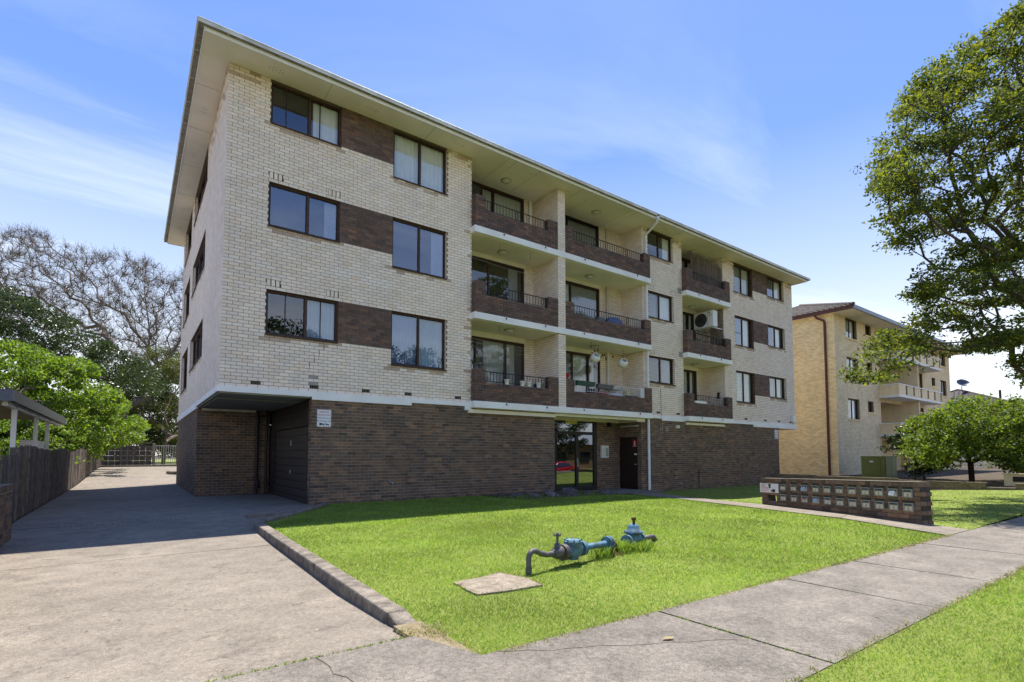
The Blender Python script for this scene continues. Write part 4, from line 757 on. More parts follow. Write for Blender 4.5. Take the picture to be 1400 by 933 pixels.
# branch tip positions of the trees in decimetres, as x y z triples
TP = {}
TP['fig'] = np.array([186, 25, 71, 174, 32, 72, 190, 30, 71, 193, 30, 70, 175, 25, 72, 192, 26, 69, 186, 36, 70, 177, 19, 72, 192, 31, 69, 184, 26, 72, 188, 20, 71, 182, 37, 70, 178, 37, 82, 164, 36, 84, 172, 34, 85, 172, 34, 86, 175, 43, 81, 166, 46, 83, 168, 34, 86, 165, 36, 86, 163, 43, 83, 167, 45, 84, 163, 41, 85, 169, 35, 83, 208, 33, 132, 198, 40, 136, 204, 24, 130, 199, 35, 134, 202, 32, 135, 207, 30, 131, 207, 38, 134, 194, 29, 132, 201, 32, 133, 198, 39, 132, 205, 38, 135, 200, 30, 132, 211, 38, 103, 204, 53, 102, 214, 51, 104, 206, 45, 103, 208, 39, 104, 207, 57, 103, 215, 43, 105, 212, 39, 103, 214, 44, 103, 213, 52, 105, 197, 44, 101, 206, 41, 105, 170, 36, 98, 172, 27, 98, 167, 25, 98, 174, 29, 97, 177, 31, 96, 166, 24, 97, 175, 27, 96, 167, 36, 95, 175, 24, 96, 164, 28, 95, 171, 30, 97, 177, 31, 95, 208, 31, 110, 211, 26, 110, 209, 22, 107, 213, 28, 112, 209, 24, 110, 209, 27, 109, 204, 23, 110, 211, 20, 108, 207, 30, 111, 209, 26, 112, 204, 21, 108, 210, 28, 110, 217, 30, 82, 220, 27, 81, 219, 27, 81, 226, 32, 80, 216, 29, 82, 224, 33, 81, 215, 31, 82, 222, 32, 82, 216, 28, 82, 224, 35, 79, 218, 36, 79, 217, 24, 81, 245, 39, 142, 238, 30, 142, 233, 38, 139, 240, 46, 141, 240, 31, 139, 239, 32, 139, 239, 42, 140, 238, 29, 139, 247, 39, 142, 232, 39, 136, 233, 45, 138, 235, 49, 138, 242, 42, 76, 236, 39, 76, 241, 50, 77, 230, 40, 79, 234, 46, 77, 240, 45, 76, 239, 41, 77, 235, 47, 78, 237, 47, 77, 237, 46, 77, 233, 53, 78, 241, 43, 76, 237, 62, 67, 237, 55, 67, 238, 59, 67, 227, 54, 69, 231, 58, 70, 228, 60, 68, 235, 60, 67, 218, 57, 68, 218, 58, 68, 215, 55, 66, 232, 47, 64, 228, 61, 69, 239, 36, 133, 250, 43, 126, 238, 38, 134, 240, 33, 134, 233, 48, 132, 244, 33, 133, 230, 45, 134, 235, 41, 134, 241, 52, 128, 233, 50, 131, 247, 35, 132, 236, 38, 133, 176, 53, 82, 188, 53, 83, 188, 54, 81, 177, 51, 81, 182, 55, 81, 176, 47, 83, 183, 46, 81, 181, 49, 84, 188, 47, 81, 175, 54, 81, 188, 51, 80, 179, 51, 82, 184, 35, 116, 177, 39, 114, 176, 40, 113, 183, 38, 115, 182, 39, 114, 177, 34, 114, 183, 28, 114, 173, 30, 111, 184, 36, 114, 173, 36, 113, 173, 32, 112, 184, 36, 115, 224, 39, 61, 220, 34, 61, 225, 35, 62, 216, 32, 63, 225, 44, 63, 214, 34, 63, 218, 43, 65, 224, 39, 61, 216, 38, 65, 216, 39, 68, 225, 35, 62, 227, 37, 62, 252, 28, 144, 249, 38, 140, 251, 34, 144, 258, 27, 144, 246, 26, 144, 248, 26, 143, 251, 38, 142, 243, 28, 140, 246, 36, 142, 244, 38, 141, 259, 27, 145, 255, 39, 142, 194, 67, 38, 195, 68, 38, 195, 63, 38, 191, 66, 38, 194, 68, 37, 197, 64, 39, 202, 64, 39, 194, 71, 39, 194, 69, 39, 186, 60, 36, 189, 65, 38, 196, 64, 38, 157, 44, 42, 159, 43, 40, 158, 43, 43, 158, 43, 41, 161, 51, 44, 159, 47, 44, 162, 43, 39, 155, 48, 42, 159, 45, 42, 161, 43, 42, 164, 51, 45, 155, 49, 44, 216, 58, 103, 214, 61, 104, 223, 59, 104, 215, 57, 103, 216, 65, 104, 211, 61, 105, 218, 64, 104, 210, 63, 104, 221, 58, 102, 210, 61, 105, 211, 65, 104, 216, 65, 104, 202, 18, 60, 195, 21, 59, 202, 21, 61, 206, 28, 63, 192, 23, 60, 201, 33, 61, 197, 20, 59, 198, 19, 58, 205, 21, 60, 197, 23, 61, 198, 23, 61, 200, 18, 60, 172, 37, 57, 174, 37, 57, 171, 44, 58, 166, 36, 55, 169, 38, 59, 173, 29, 59, 166, 41, 59, 173, 42, 59, 176, 35, 59, 164, 41, 61, 165, 32, 56, 169, 39, 58, 217, 43, 114, 216, 41, 111, 220, 44, 114, 211, 33, 108, 222, 36, 112, 214, 35, 109, 214, 34, 109, 217, 46, 111, 215, 33, 110, 220, 38, 112, 221, 33, 111, 222, 40, 113, 212, 29, 67, 207, 33, 70, 209, 35, 72, 217, 43, 73, 214, 41, 72, 213, 44, 71, 209, 39, 72, 215, 32, 70, 218, 41, 73, 209, 51, 73, 213, 31, 73, 218, 34, 70, 182, 59, 94, 190, 58, 92, 181, 56, 95, 181, 57, 98, 179, 56, 95, 177, 56, 94, 185, 56, 94, 183, 54, 94, 178, 55, 93, 182, 53, 94, 179, 57, 94, 180, 52, 95, 217, 62, 124, 222, 47, 119, 233, 58, 119, 225, 46, 119, 220, 54, 121, 227, 66, 118, 221, 51, 121, 222, 51, 121, 230, 57, 120, 218, 55, 122, 222, 63, 122, 225, 50, 119, 187, 39, 104, 181, 41, 104, 179, 52, 105, 183, 52, 101, 176, 48, 105, 188, 41, 103, 186, 42, 104, 176, 49, 106, 186, 43, 104, 185, 45, 104, 177, 41, 105, 189, 48, 103, 239, 49, 71, 246, 43, 67, 246, 52, 69, 234, 58, 72, 244, 57, 72, 246, 43, 68, 231, 58, 73, 235, 58, 74, 243, 63, 70, 239, 46, 72, 236, 41, 70, 238, 48, 70, 241, 29, 70, 252, 36, 70, 245, 40, 69, 236, 33, 67, 247, 38, 70, 236, 43, 65, 244, 28, 70, 244, 40, 69, 254, 43, 69, 237, 31, 69, 238, 34, 70, 254, 36, 69, 209, 30, 119, 216, 31, 121, 207, 36, 117, 215, 34, 121, 207, 37, 116, 216, 26, 120, 206, 27, 116, 221, 34, 124, 207, 40, 116, 211, 25, 118, 214, 36, 121, 220, 24, 122, 194, 51, 124, 196, 54, 123, 195, 46, 123, 194, 49, 124, 200, 47, 123, 193, 52, 123, 192, 48, 123, 201, 57, 125, 197, 56, 123, 198, 49, 124, 191, 48, 123, 192, 50, 122, 196, 52, 82, 196, 44, 83, 200, 44, 81, 193, 58, 80, 195, 56, 79, 202, 54, 82, 197, 49, 81, 192, 57, 80, 195, 48, 79, 191, 58, 79, 196, 54, 79, 198, 55, 78, 190, 34, 124, 187, 32, 126, 178, 24, 124, 181, 24, 125, 182, 35, 124, 180, 30, 125, 186, 32, 125, 179, 26, 126, 177, 25, 122, 180, 23, 125, 185, 24, 125, 179, 35, 124, 198, 23, 108, 195, 27, 109, 197, 19, 109, 187, 17, 107, 192, 30, 107, 190, 25, 108, 191, 19, 108, 187, 26, 105, 198, 20, 107, 184, 29, 105, 184, 19, 109, 198, 27, 109, 161, 44, 102, 170, 47, 100, 174, 41, 98, 174, 45, 98, 176, 48, 99, 169, 49, 101, 169, 47, 102, 171, 45, 98, 171, 50, 99, 176, 46, 98, 174, 52, 97, 172, 40, 98, 243, 45, 51, 245, 44, 53, 253, 52, 54, 247, 51, 52, 252, 51, 52, 250, 50, 51, 242, 51, 51, 252, 59, 53, 256, 45, 54, 257, 42, 52, 257, 52, 55, 256, 47, 51, 225, 32, 150, 224, 31, 152, 222, 20, 148, 226, 31, 150, 220, 30, 150, 227, 27, 149, 224, 25, 150, 228, 28, 151, 218, 29, 150, 217, 33, 150, 232, 24, 149, 221, 33, 151, 217, 50, 126, 211, 58, 130, 211, 57, 130, 215, 56, 128, 214, 55, 129, 215, 51, 127, 214, 48, 126, 203, 54, 129, 203, 54, 132, 207, 58, 129, 207, 47, 128, 211, 49, 129, 213, 49, 114, 203, 51, 121, 217, 54, 113, 214, 49, 115, 212, 49, 114, 214, 63, 113, 214, 56, 116, 206, 64, 120, 212, 65, 117, 201, 62, 120, 208, 64, 117, 213, 49, 113, 202, 53, 57, 205, 42, 58, 201, 54, 57, 204, 41, 58, 202, 52, 55, 199, 45, 59, 208, 49, 58, 206, 41, 58, 204, 48, 56, 202, 53, 57, 205, 40, 59, 199, 52, 59, 215, 65, 113, 202, 67, 112, 209, 64, 111, 205, 63, 112, 214, 67, 112, 209, 60, 110, 207, 59, 111, 202, 61, 110, 213, 59, 108, 215, 69, 112, 218, 65, 111, 206, 58, 110, 226, 41, 50, 227, 35, 50, 230, 36, 48, 229, 45, 49, 225, 48, 49, 217, 47, 47, 216, 39, 48, 219, 44, 50, 227, 47, 50, 215, 46, 49, 216, 43, 50, 231, 43, 48, 215, 57, 90, 215, 48, 90, 220, 51, 89, 214, 46, 89, 213, 57, 89, 206, 44, 88, 220, 56, 89, 205, 46, 87, 215, 41, 87, 217, 54, 90, 225, 50, 92, 210, 41, 87, 189, 26, 33, 183, 24, 30, 192, 24, 35, 185, 25, 31, 187, 26, 32, 186, 27, 33, 184, 23, 30, 198, 26, 35, 192, 23, 33, 197, 27, 34, 198, 29, 34, 190, 21, 30, 177, 54, 44, 182, 67, 40, 169, 56, 44, 176, 49, 43, 167, 54, 43, 167, 54, 44, 180, 63, 43, 169, 55, 45, 175, 50, 44, 178, 61, 43, 176, 50, 45, 178, 50, 44, 204, 60, 110, 202, 51, 113, 194, 61, 112, 202, 60, 110, 199, 58, 110, 203, 59, 111, 199, 50, 112, 198, 63, 109, 195, 61, 110, 199, 55, 112, 198, 52, 112, 204, 62, 110, 209, 26, 99, 219, 28, 100, 219, 28, 99, 204, 31, 97, 219, 27, 99, 214, 41, 96, 209, 40, 96, 214, 28, 99, 214, 37, 97, 205, 38, 95, 205, 28, 100, 212, 37, 96, 163, 43, 78, 156, 44, 73, 164, 50, 77, 167, 43, 78, 163, 50, 77, 157, 43, 75, 168, 45, 80, 169, 48, 79, 165, 43, 77, 157, 44, 75, 161, 45, 77, 167, 52, 78, 227, 29, 142, 239, 30, 142, 223, 33, 142, 223, 25, 141, 233, 25, 141, 235, 31, 142, 237, 30, 141, 239, 29, 138, 225, 21, 140, 231, 30, 141, 235, 32, 143, 227, 28, 142, 187, 40, 69, 195, 35, 67, 195, 34, 66, 189, 32, 66, 201, 39, 69, 198, 39, 69, 202, 45, 69, 200, 33, 68, 194, 31, 66, 198, 42, 69, 188, 44, 69, 190, 32, 65, 198, 42, 109, 200, 41, 109, 188, 42, 111, 194, 44, 111, 200, 38, 109, 198, 46, 107, 200, 43, 109, 196, 50, 109, 199, 45, 110, 192, 37, 109, 189, 45, 112, 201, 45, 108, 230, 58, 58, 217, 49, 61, 221, 50, 60, 227, 49, 60, 227, 49, 59, 227, 61, 60, 230, 54, 60, 216, 49, 61, 220, 51, 60, 221, 48, 58, 226, 53, 61, 219, 49, 59, 234, 34, 97, 229, 25, 92, 222, 35, 95, 222, 24, 92, 229, 22, 91, 234, 29, 96, 227, 40, 96, 239, 26, 94, 231, 36, 96, 227, 34, 96, 233, 39, 96, 223, 26, 93, 245, 23, 159, 244, 27, 158, 236, 24, 162, 233, 26, 162, 242, 18, 161, 243, 19, 158, 245, 23, 159, 241, 33, 160, 245, 21, 157, 239, 26, 162, 238, 21, 162, 241, 30, 161, 154, 50, 33, 142, 44, 37, 146, 46, 35, 150, 56, 33, 146, 41, 34, 151, 45, 35, 146, 41, 37, 148, 46, 34, 151, 54, 33, 141, 47, 36, 150, 55, 34, 142, 43, 36, 244, 30, 120, 246, 25, 121, 243, 23, 121, 240, 39, 120, 232, 30, 124, 239, 39, 118, 246, 25, 121, 239, 27, 121, 243, 38, 120, 236, 25, 123, 234, 32, 121, 240, 28, 122, 237, 48, 83, 231, 51, 83, 238, 40, 84, 234, 41, 84, 230, 43, 83, 230, 37, 84, 230, 43, 84, 240, 43, 84, 238, 47, 85, 240, 37, 83, 229, 42, 83, 243, 48, 84, 194, 30, 93, 203, 35, 92, 201, 29, 94, 193, 20, 94, 195, 18, 95, 201, 38, 92, 200, 30, 94, 198, 19, 93, 199, 36, 94, 194, 18, 94, 203, 30, 94, 201, 35, 92, 193, 39, 62, 183, 37, 57, 193, 42, 63, 183, 38, 57, 191, 29, 58, 189, 29, 59, 191, 33, 59, 197, 32, 61, 190, 29, 59, 190, 37, 61, 196, 33, 60, 197, 40, 61, 201, 36, 91, 206, 31, 90, 209, 42, 89, 201, 36, 91, 206, 36, 90, 209, 44, 90, 212, 39, 90, 202, 27, 89, 210, 24, 88, 210, 46, 89, 209, 23, 88, 218, 33, 89, 221, 30, 35, 223, 25, 36, 215, 23, 36, 219, 30, 36, 214, 25, 36, 211, 28, 36, 225, 28, 37, 212, 31, 35, 215, 32, 36, 213, 31, 34, 218, 30, 35, 222, 29, 37, 179, 48, 49, 169, 43, 47, 177, 37, 46, 179, 39, 49, 170, 43, 48, 184, 39, 48, 183, 41, 48, 175, 49, 50, 177, 36, 47, 184, 42, 49, 176, 35, 46, 181, 47, 48, 194, 23, 124, 193, 28, 123, 188, 28, 125, 198, 26, 124, 195, 20, 125, 188, 27, 122, 201, 26, 121, 200, 25, 125, 189, 31, 124, 190, 31, 124, 191, 27, 123, 188, 27, 121, 211, 30, 57, 206, 27, 58, 217, 21, 55, 218, 24, 54, 204, 27, 58, 206, 33, 57, 213, 25, 58, 218, 34, 54, 217, 30, 56, 210, 24, 55, 211, 32, 58, 220, 32, 54, 215, 67, 50, 213, 70, 50, 205, 67, 53, 207, 56, 49, 211, 66, 52, 203, 59, 51, 202, 61, 52, 213, 64, 51, 211, 64, 51, 207, 69, 50, 209, 69, 52, 213, 64, 50, 192, 23, 77, 183, 28, 78, 198, 23, 75, 193, 21, 77, 181, 17, 76, 186, 14, 74, 190, 27, 78, 191, 28, 78, 183, 17, 75, 184, 21, 76, 196, 21, 76, 191, 18, 76, 221, 50, 134, 222, 54, 134, 221, 52, 133, 215, 47, 133, 226, 60, 133, 214, 60, 132, 208, 53, 133, 219, 54, 133, 221, 50, 133, 218, 59, 135, 223, 57, 132, 214, 47, 134, 200, 32, 39, 208, 25, 41, 200, 31, 40, 204, 34, 39, 198, 27, 39, 206, 21, 41, 202, 29, 42, 198, 31, 40, 210, 24, 43, 200, 27, 41, 206, 18, 45, 197, 23, 41, 208, 56, 85, 209, 45, 86, 208, 48, 86, 198, 56, 84, 207, 60, 85, 204, 44, 84, 208, 46, 86, 207, 62, 85, 211, 49, 87, 206, 63, 88, 209, 51, 86, 205, 57, 85, 229, 27, 130, 228, 38, 129, 231, 34, 130, 229, 34, 131, 230, 28, 131, 224, 28, 131, 221, 36, 128, 231, 40, 126, 233, 34, 129, 232, 38, 128, 224, 36, 129, 232, 38, 127, 164, 34, 107, 163, 36, 108, 166, 42, 108, 154, 38, 106, 168, 35, 104, 159, 40, 107, 167, 33, 106, 159, 40, 107, 157, 31, 108, 170, 39, 105, 160, 39, 106, 157, 39, 107, 209, 30, 142, 208, 26, 140, 207, 26, 140, 215, 30, 142, 212, 26, 141, 217, 21, 139, 206, 23, 138, 202, 27, 137, 218, 22, 141, 217, 22, 139, 215, 25, 141, 210, 24, 139, 182, 32, 99, 191, 35, 97, 177, 26, 97, 183, 29, 97, 176, 28, 100, 190, 32, 99, 184, 34, 100, 190, 31, 97, 185, 25, 100, 180, 38, 100, 190, 28, 97, 190, 29, 99, 228, 28, 108, 216, 22, 107, 220, 31, 106, 219, 28, 109, 220, 21, 107, 219, 25, 109, 230, 25, 108, 234, 29, 109, 217, 21, 108, 226, 32, 109, 216, 26, 107, 225, 21, 110, 224, 39, 146, 221, 43, 147, 215, 36, 146, 220, 47, 144, 219, 43, 145, 221, 46, 146, 223, 39, 144, 218, 38, 147, 217, 34, 147, 215, 34, 146, 219, 38, 146, 221, 48, 143, 185, 36, 42, 186, 33, 44, 184, 36, 42, 187, 30, 43, 191, 36, 43, 185, 25, 42, 188, 28, 43, 183, 38, 43, 181, 29, 44, 184, 38, 42, 181, 32, 44, 192, 32, 45, 265, 34, 101, 265, 36, 99, 260, 36, 102, 259, 39, 101, 262, 37, 103, 255, 32, 105, 259, 24, 105, 259, 36, 102, 266, 39, 99, 253, 31, 106, 255, 30, 105, 257, 26, 106, 182, 25, 55, 182, 23, 55, 179, 32, 52, 175, 27, 55, 181, 24, 55, 174, 22, 55, 180, 24, 56, 185, 20, 55, 173, 27, 53, 179, 33, 53, 187, 24, 53, 174, 22, 55, 191, 51, 64, 190, 50, 63, 203, 52, 62, 189, 46, 63, 191, 55, 62, 185, 50, 65, 199, 47, 66, 199, 49, 63, 200, 52, 63, 201, 54, 63, 189, 46, 65, 200, 53, 62, 258, 42, 86, 251, 47, 87, 258, 48, 87, 261, 39, 86, 262, 41, 86, 255, 42, 87, 262, 39, 86, 255, 48, 88, 256, 42, 89, 252, 45, 87, 250, 38, 88, 254, 45, 87, 203, 41, 124, 205, 40, 126, 200, 39, 124, 194, 42, 120, 197, 44, 121, 205, 32, 129, 209, 33, 128, 193, 40, 122, 209, 42, 125, 200, 30, 127, 209, 36, 127, 207, 38, 126, 238, 38, 57, 238, 27, 57, 237, 26, 55, 239, 40, 53, 240, 26, 54, 235, 34, 57, 247, 36, 53, 235, 45, 53, 230, 34, 57, 231, 30, 56, 232, 31, 56, 231, 42, 55, 176, 34, 67, 181, 39, 67, 187, 45, 67, 186, 33, 64, 179, 31, 65, 179, 39, 68, 174, 37, 68, 176, 40, 67, 183, 33, 66, 178, 38, 69, 189, 38, 66, 173, 39, 66, 240, 39, 108, 252, 39, 110, 247, 36, 107, 241, 37, 110, 251, 45, 109, 248, 38, 108, 247, 44, 110, 239, 35, 108, 252, 35, 106, 253, 42, 107, 243, 38, 109, 253, 42, 110, 209, 37, 48, 207, 34, 48, 207, 23, 49, 210, 32, 49, 199, 41, 46, 201, 39, 46, 204, 34, 48, 208, 34, 48, 195, 29, 46, 211, 36, 48, 198, 37, 47, 205, 28, 48, 208, 40, 136, 205, 46, 136, 203, 41, 136, 209, 54, 137, 206, 50, 139, 204, 46, 137, 211, 41, 134, 210, 45, 136, 207, 52, 136, 206, 39, 136, 207, 38, 131, 211, 49, 136, 154, 46, 85, 168, 48, 87, 160, 45, 86, 159, 47, 87, 164, 51, 86, 163, 46, 87, 156, 44, 88, 164, 44, 89, 158, 49, 84, 168, 52, 84, 165, 48, 87, 167, 47, 87, 265, 40, 153, 264, 42, 155, 264, 38, 154, 255, 29, 152, 262, 30, 154, 257, 34, 153, 264, 28, 152, 269, 32, 151, 257, 29, 153, 265, 34, 153, 257, 28, 151, 260, 28, 151, 258, 32, 170, 250, 35, 170, 253, 39, 172, 258, 32, 170, 250, 33, 170, 253, 35, 171, 249, 31, 171, 257, 33, 171, 259, 30, 170, 246, 32, 168, 250, 27, 169, 248, 35, 170, 192, 43, 86, 193, 45, 86, 189, 43, 85, 190, 48, 84, 184, 37, 86, 194, 45, 88, 188, 43, 86, 181, 38, 83, 186, 39, 86, 187, 42, 88, 182, 44, 83, 183, 43, 85, 236, 35, 41, 231, 29, 36, 239, 33, 41, 238, 38, 43, 229, 36, 41, 225, 36, 38, 236, 32, 40, 236, 36, 41, 227, 32, 39, 240, 36, 41, 228, 33, 38, 226, 31, 37, 238, 55, 99, 241, 44, 102, 234, 55, 97, 239, 43, 101, 235, 46, 99, 233, 42, 99, 236, 55, 99, 238, 55, 98, 231, 48, 97, 233, 41, 101, 233, 48, 97, 233, 49, 98, 187, 50, 63, 189, 49, 61, 184, 44, 61, 184, 47, 60, 178, 45, 59, 190, 52, 61, 183, 48, 61, 188, 46, 62, 190, 49, 60, 182, 44, 61, 188, 49, 61, 187, 48, 61, 247, 23, 130, 245, 33, 129, 250, 25, 127, 255, 32, 128, 252, 26, 128, 245, 35, 131, 241, 26, 130, 253, 32, 127, 255, 30, 129, 252, 32, 131, 249, 29, 129, 256, 32, 127, 178, 29, 42, 169, 29, 44, 173, 43, 41, 177, 28, 41, 175, 28, 42, 176, 39, 40, 173, 32, 43, 176, 38, 41, 174, 29, 42, 168, 33, 45, 177, 32, 40, 177, 32, 41, 237, 39, 90, 231, 33, 90, 236, 42, 93, 229, 44, 92, 234, 36, 88, 225, 41, 91, 226, 46, 94, 229, 40, 90, 231, 48, 93, 237, 41, 92, 226, 42, 94, 237, 36, 89, 224, 64, 139, 224, 51, 138, 230, 57, 141, 224, 52, 137, 226, 53, 140, 222, 55, 139, 227, 59, 140, 224, 56, 137, 221, 52, 138, 220, 60, 140, 229, 57, 140, 223, 59, 141, 184, 48, 119, 193, 45, 119, 182, 50, 119, 177, 41, 121, 191, 46, 119, 185, 38, 117, 181, 47, 118, 186, 36, 118, 185, 50, 118, 175, 43, 115, 181, 44, 121, 181, 35, 118, 179, 50, 94, 180, 46, 91, 185, 49, 94, 171, 50, 89, 173, 47, 91, 174, 54, 93, 184, 45, 90, 178, 53, 93, 181, 56, 93, 178, 57, 93, 181, 44, 92, 180, 51, 93, 201, 29, 120, 200, 22, 118, 194, 28, 118, 206, 21, 115, 200, 25, 120, 206, 31, 118, 207, 24, 118, 208, 27, 119, 211, 21, 115, 204, 35, 117, 212, 29, 115, 199, 22, 118, 204, -6, 109, 193, 1, 109, 204, -6, 107, 196, -7, 108, 202, 1, 106, 188, -3, 106, 226, 10, 116, 223, 18, 118, 230, 15, 115, 233, 25, 120, 233, 24, 119, 235, 16, 116, 222, 15, 56, 228, 9, 62, 224, 10, 59, 226, 10, 62, 232, 6, 63, 232, 8, 63, 230, 3, 57, 239, 4, 54, 235, -5, 55, 227, 2, 56, 233, 5, 55, 240, -2, 51, 181, 10, 89, 175, 2, 93, 188, -2, 94, 190, 3, 91, 181, 7, 92, 190, 6, 93, 223, -8, 47, 218, -13, 47, 223, -9, 47, 216, -10, 46, 224, -13, 48, 223, 2, 48, 271, 29, 85, 268, 30, 85, 269, 29, 85, 272, 28, 83, 262, 22, 85, 274, 30, 82, 232, 14, 131, 226, 5, 130, 232, 16, 133, 229, 10, 131, 229, 6, 130, 239, 10, 133, 211, 10, 106, 220, 15, 104, 219, 6, 106, 221, 13, 105, 213, 12, 105, 213, 11, 104, 247, 9, 109, 243, 5, 111, 243, 14, 109, 235, 4, 111, 237, 9, 113, 241, 15, 112, 278, 24, 112, 276, 30, 114, 281, 21, 110, 284, 28, 114, 281, 24, 113, 270, 29, 112, 243, -13, 101, 258, -14, 100, 249, -12, 101, 252, -18, 100, 254, -17, 98, 259, -17, 99, 204, 15, 68, 212, 6, 71, 209, 0, 71, 213, 15, 68, 204, 16, 67, 215, 1, 71, 248, -16, 83, 247, -30, 79, 239, -22, 82, 249, -18, 84, 242, -20, 82, 249, -24, 81, 228, 23, 80, 225, 16, 79, 238, 23, 79, 231, 24, 79, 242, 18, 81, 227, 28, 76, 202, 4, 125, 205, 2, 125, 217, 0, 120, 209, -5, 123, 203, 10, 127, 203, 5, 124, 232, -20, 118, 226, -18, 119, 233, -9, 116, 226, -10, 114, 221, -9, 116, 225, -13, 119, 247, -20, 124, 243, -23, 121, 253, -20, 123, 242, -18, 121, 252, -21, 123, 245, -15, 122, 226, -7, 71, 217, -1, 65, 220, 0, 68, 229, -5, 70, 227, -4, 70, 223, 2, 68, 203, -24, 107, 210, -30, 106, 213, -28, 107, 199, -27, 108, 198, -27, 104, 207, -21, 104, 230, 0, 85, 219, 5, 84, 220, -1, 84, 225, 15, 86, 227, 1, 85, 227, 12, 87, 240, -9, 86, 229, -10, 88, 223, -19, 89, 230, -14, 87, 240, -19, 86, 233, -5, 87, 184, 8, 104, 181, 18, 106, 189, 13, 104, 184, 13, 106, 191, 18, 105, 180, 6, 103, 247, 3, 132, 238, 10, 133, 240, 15, 134, 239, 9, 132, 240, 11, 133, 240, 4, 132, 238, 10, 36, 237, 12, 37, 239, 14, 38, 233, 10, 37, 236, 9, 37, 239, 8, 36, 206, 22, 99, 202, 11, 97, 203, 18, 97, 201, 16, 98, 206, 15, 98, 206, 25, 98, 268, 11, 121, 271, 20, 119, 278, 14, 123, 275, 17, 120, 269, 16, 121, 261, 16, 119, 273, 35, 133, 270, 33, 135, 261, 22, 133, 270, 37, 134, 266, 40, 131, 257, 30, 132, 170, 5, 85, 176, 7, 88, 165, 4, 85, 176, 7, 88, 171, 0, 89, 167, 1, 85, 265, 30, 91, 260, 21, 90, 248, 28, 87, 256, 27, 91, 253, 31, 90, 258, 28, 90, 191, -10, 69, 201, -9, 69, 197, -5, 70, 193, -10, 71, 193, -4, 68, 201, -12, 70, 243, 1, 81, 244, -2, 78, 243, -7, 78, 242, -5, 80, 243, -10, 76, 235, 3, 82, 195, 7, 143, 190, 8, 144, 189, 5, 144, 197, 12, 143, 201, 15, 145, 201, 10, 145, 198, -3, 95, 207, -3, 93, 193, 10, 95, 203, 16, 91, 210, 5, 89, 193, 6, 94, 247, 14, 69, 234, 11, 66, 237, 12, 68, 248, 17, 69, 243, 16, 68, 246, 13, 68, 248, 4, 121, 237, 3, 119, 243, -6, 120, 244, 4, 122, 237, 2, 121, 241, 4, 122, 266, 11, 96, 255, 10, 101, 260, 6, 100, 260, 1, 99, 255, 0, 97, 266, 16, 95, 219, 9, 78, 221, 6, 78, 219, 8, 77, 216, 10, 80, 219, 10, 79, 230, 6, 76, 263, 4, 105, 261, 3, 107, 272, -5, 104, 271, 1, 105, 261, -5, 104, 259, -2, 105, 253, 23, 64, 255, 25, 66, 252, 31, 63, 255, 21, 66, 250, 20, 64, 253, 18, 65]).reshape(-1, 3)/10
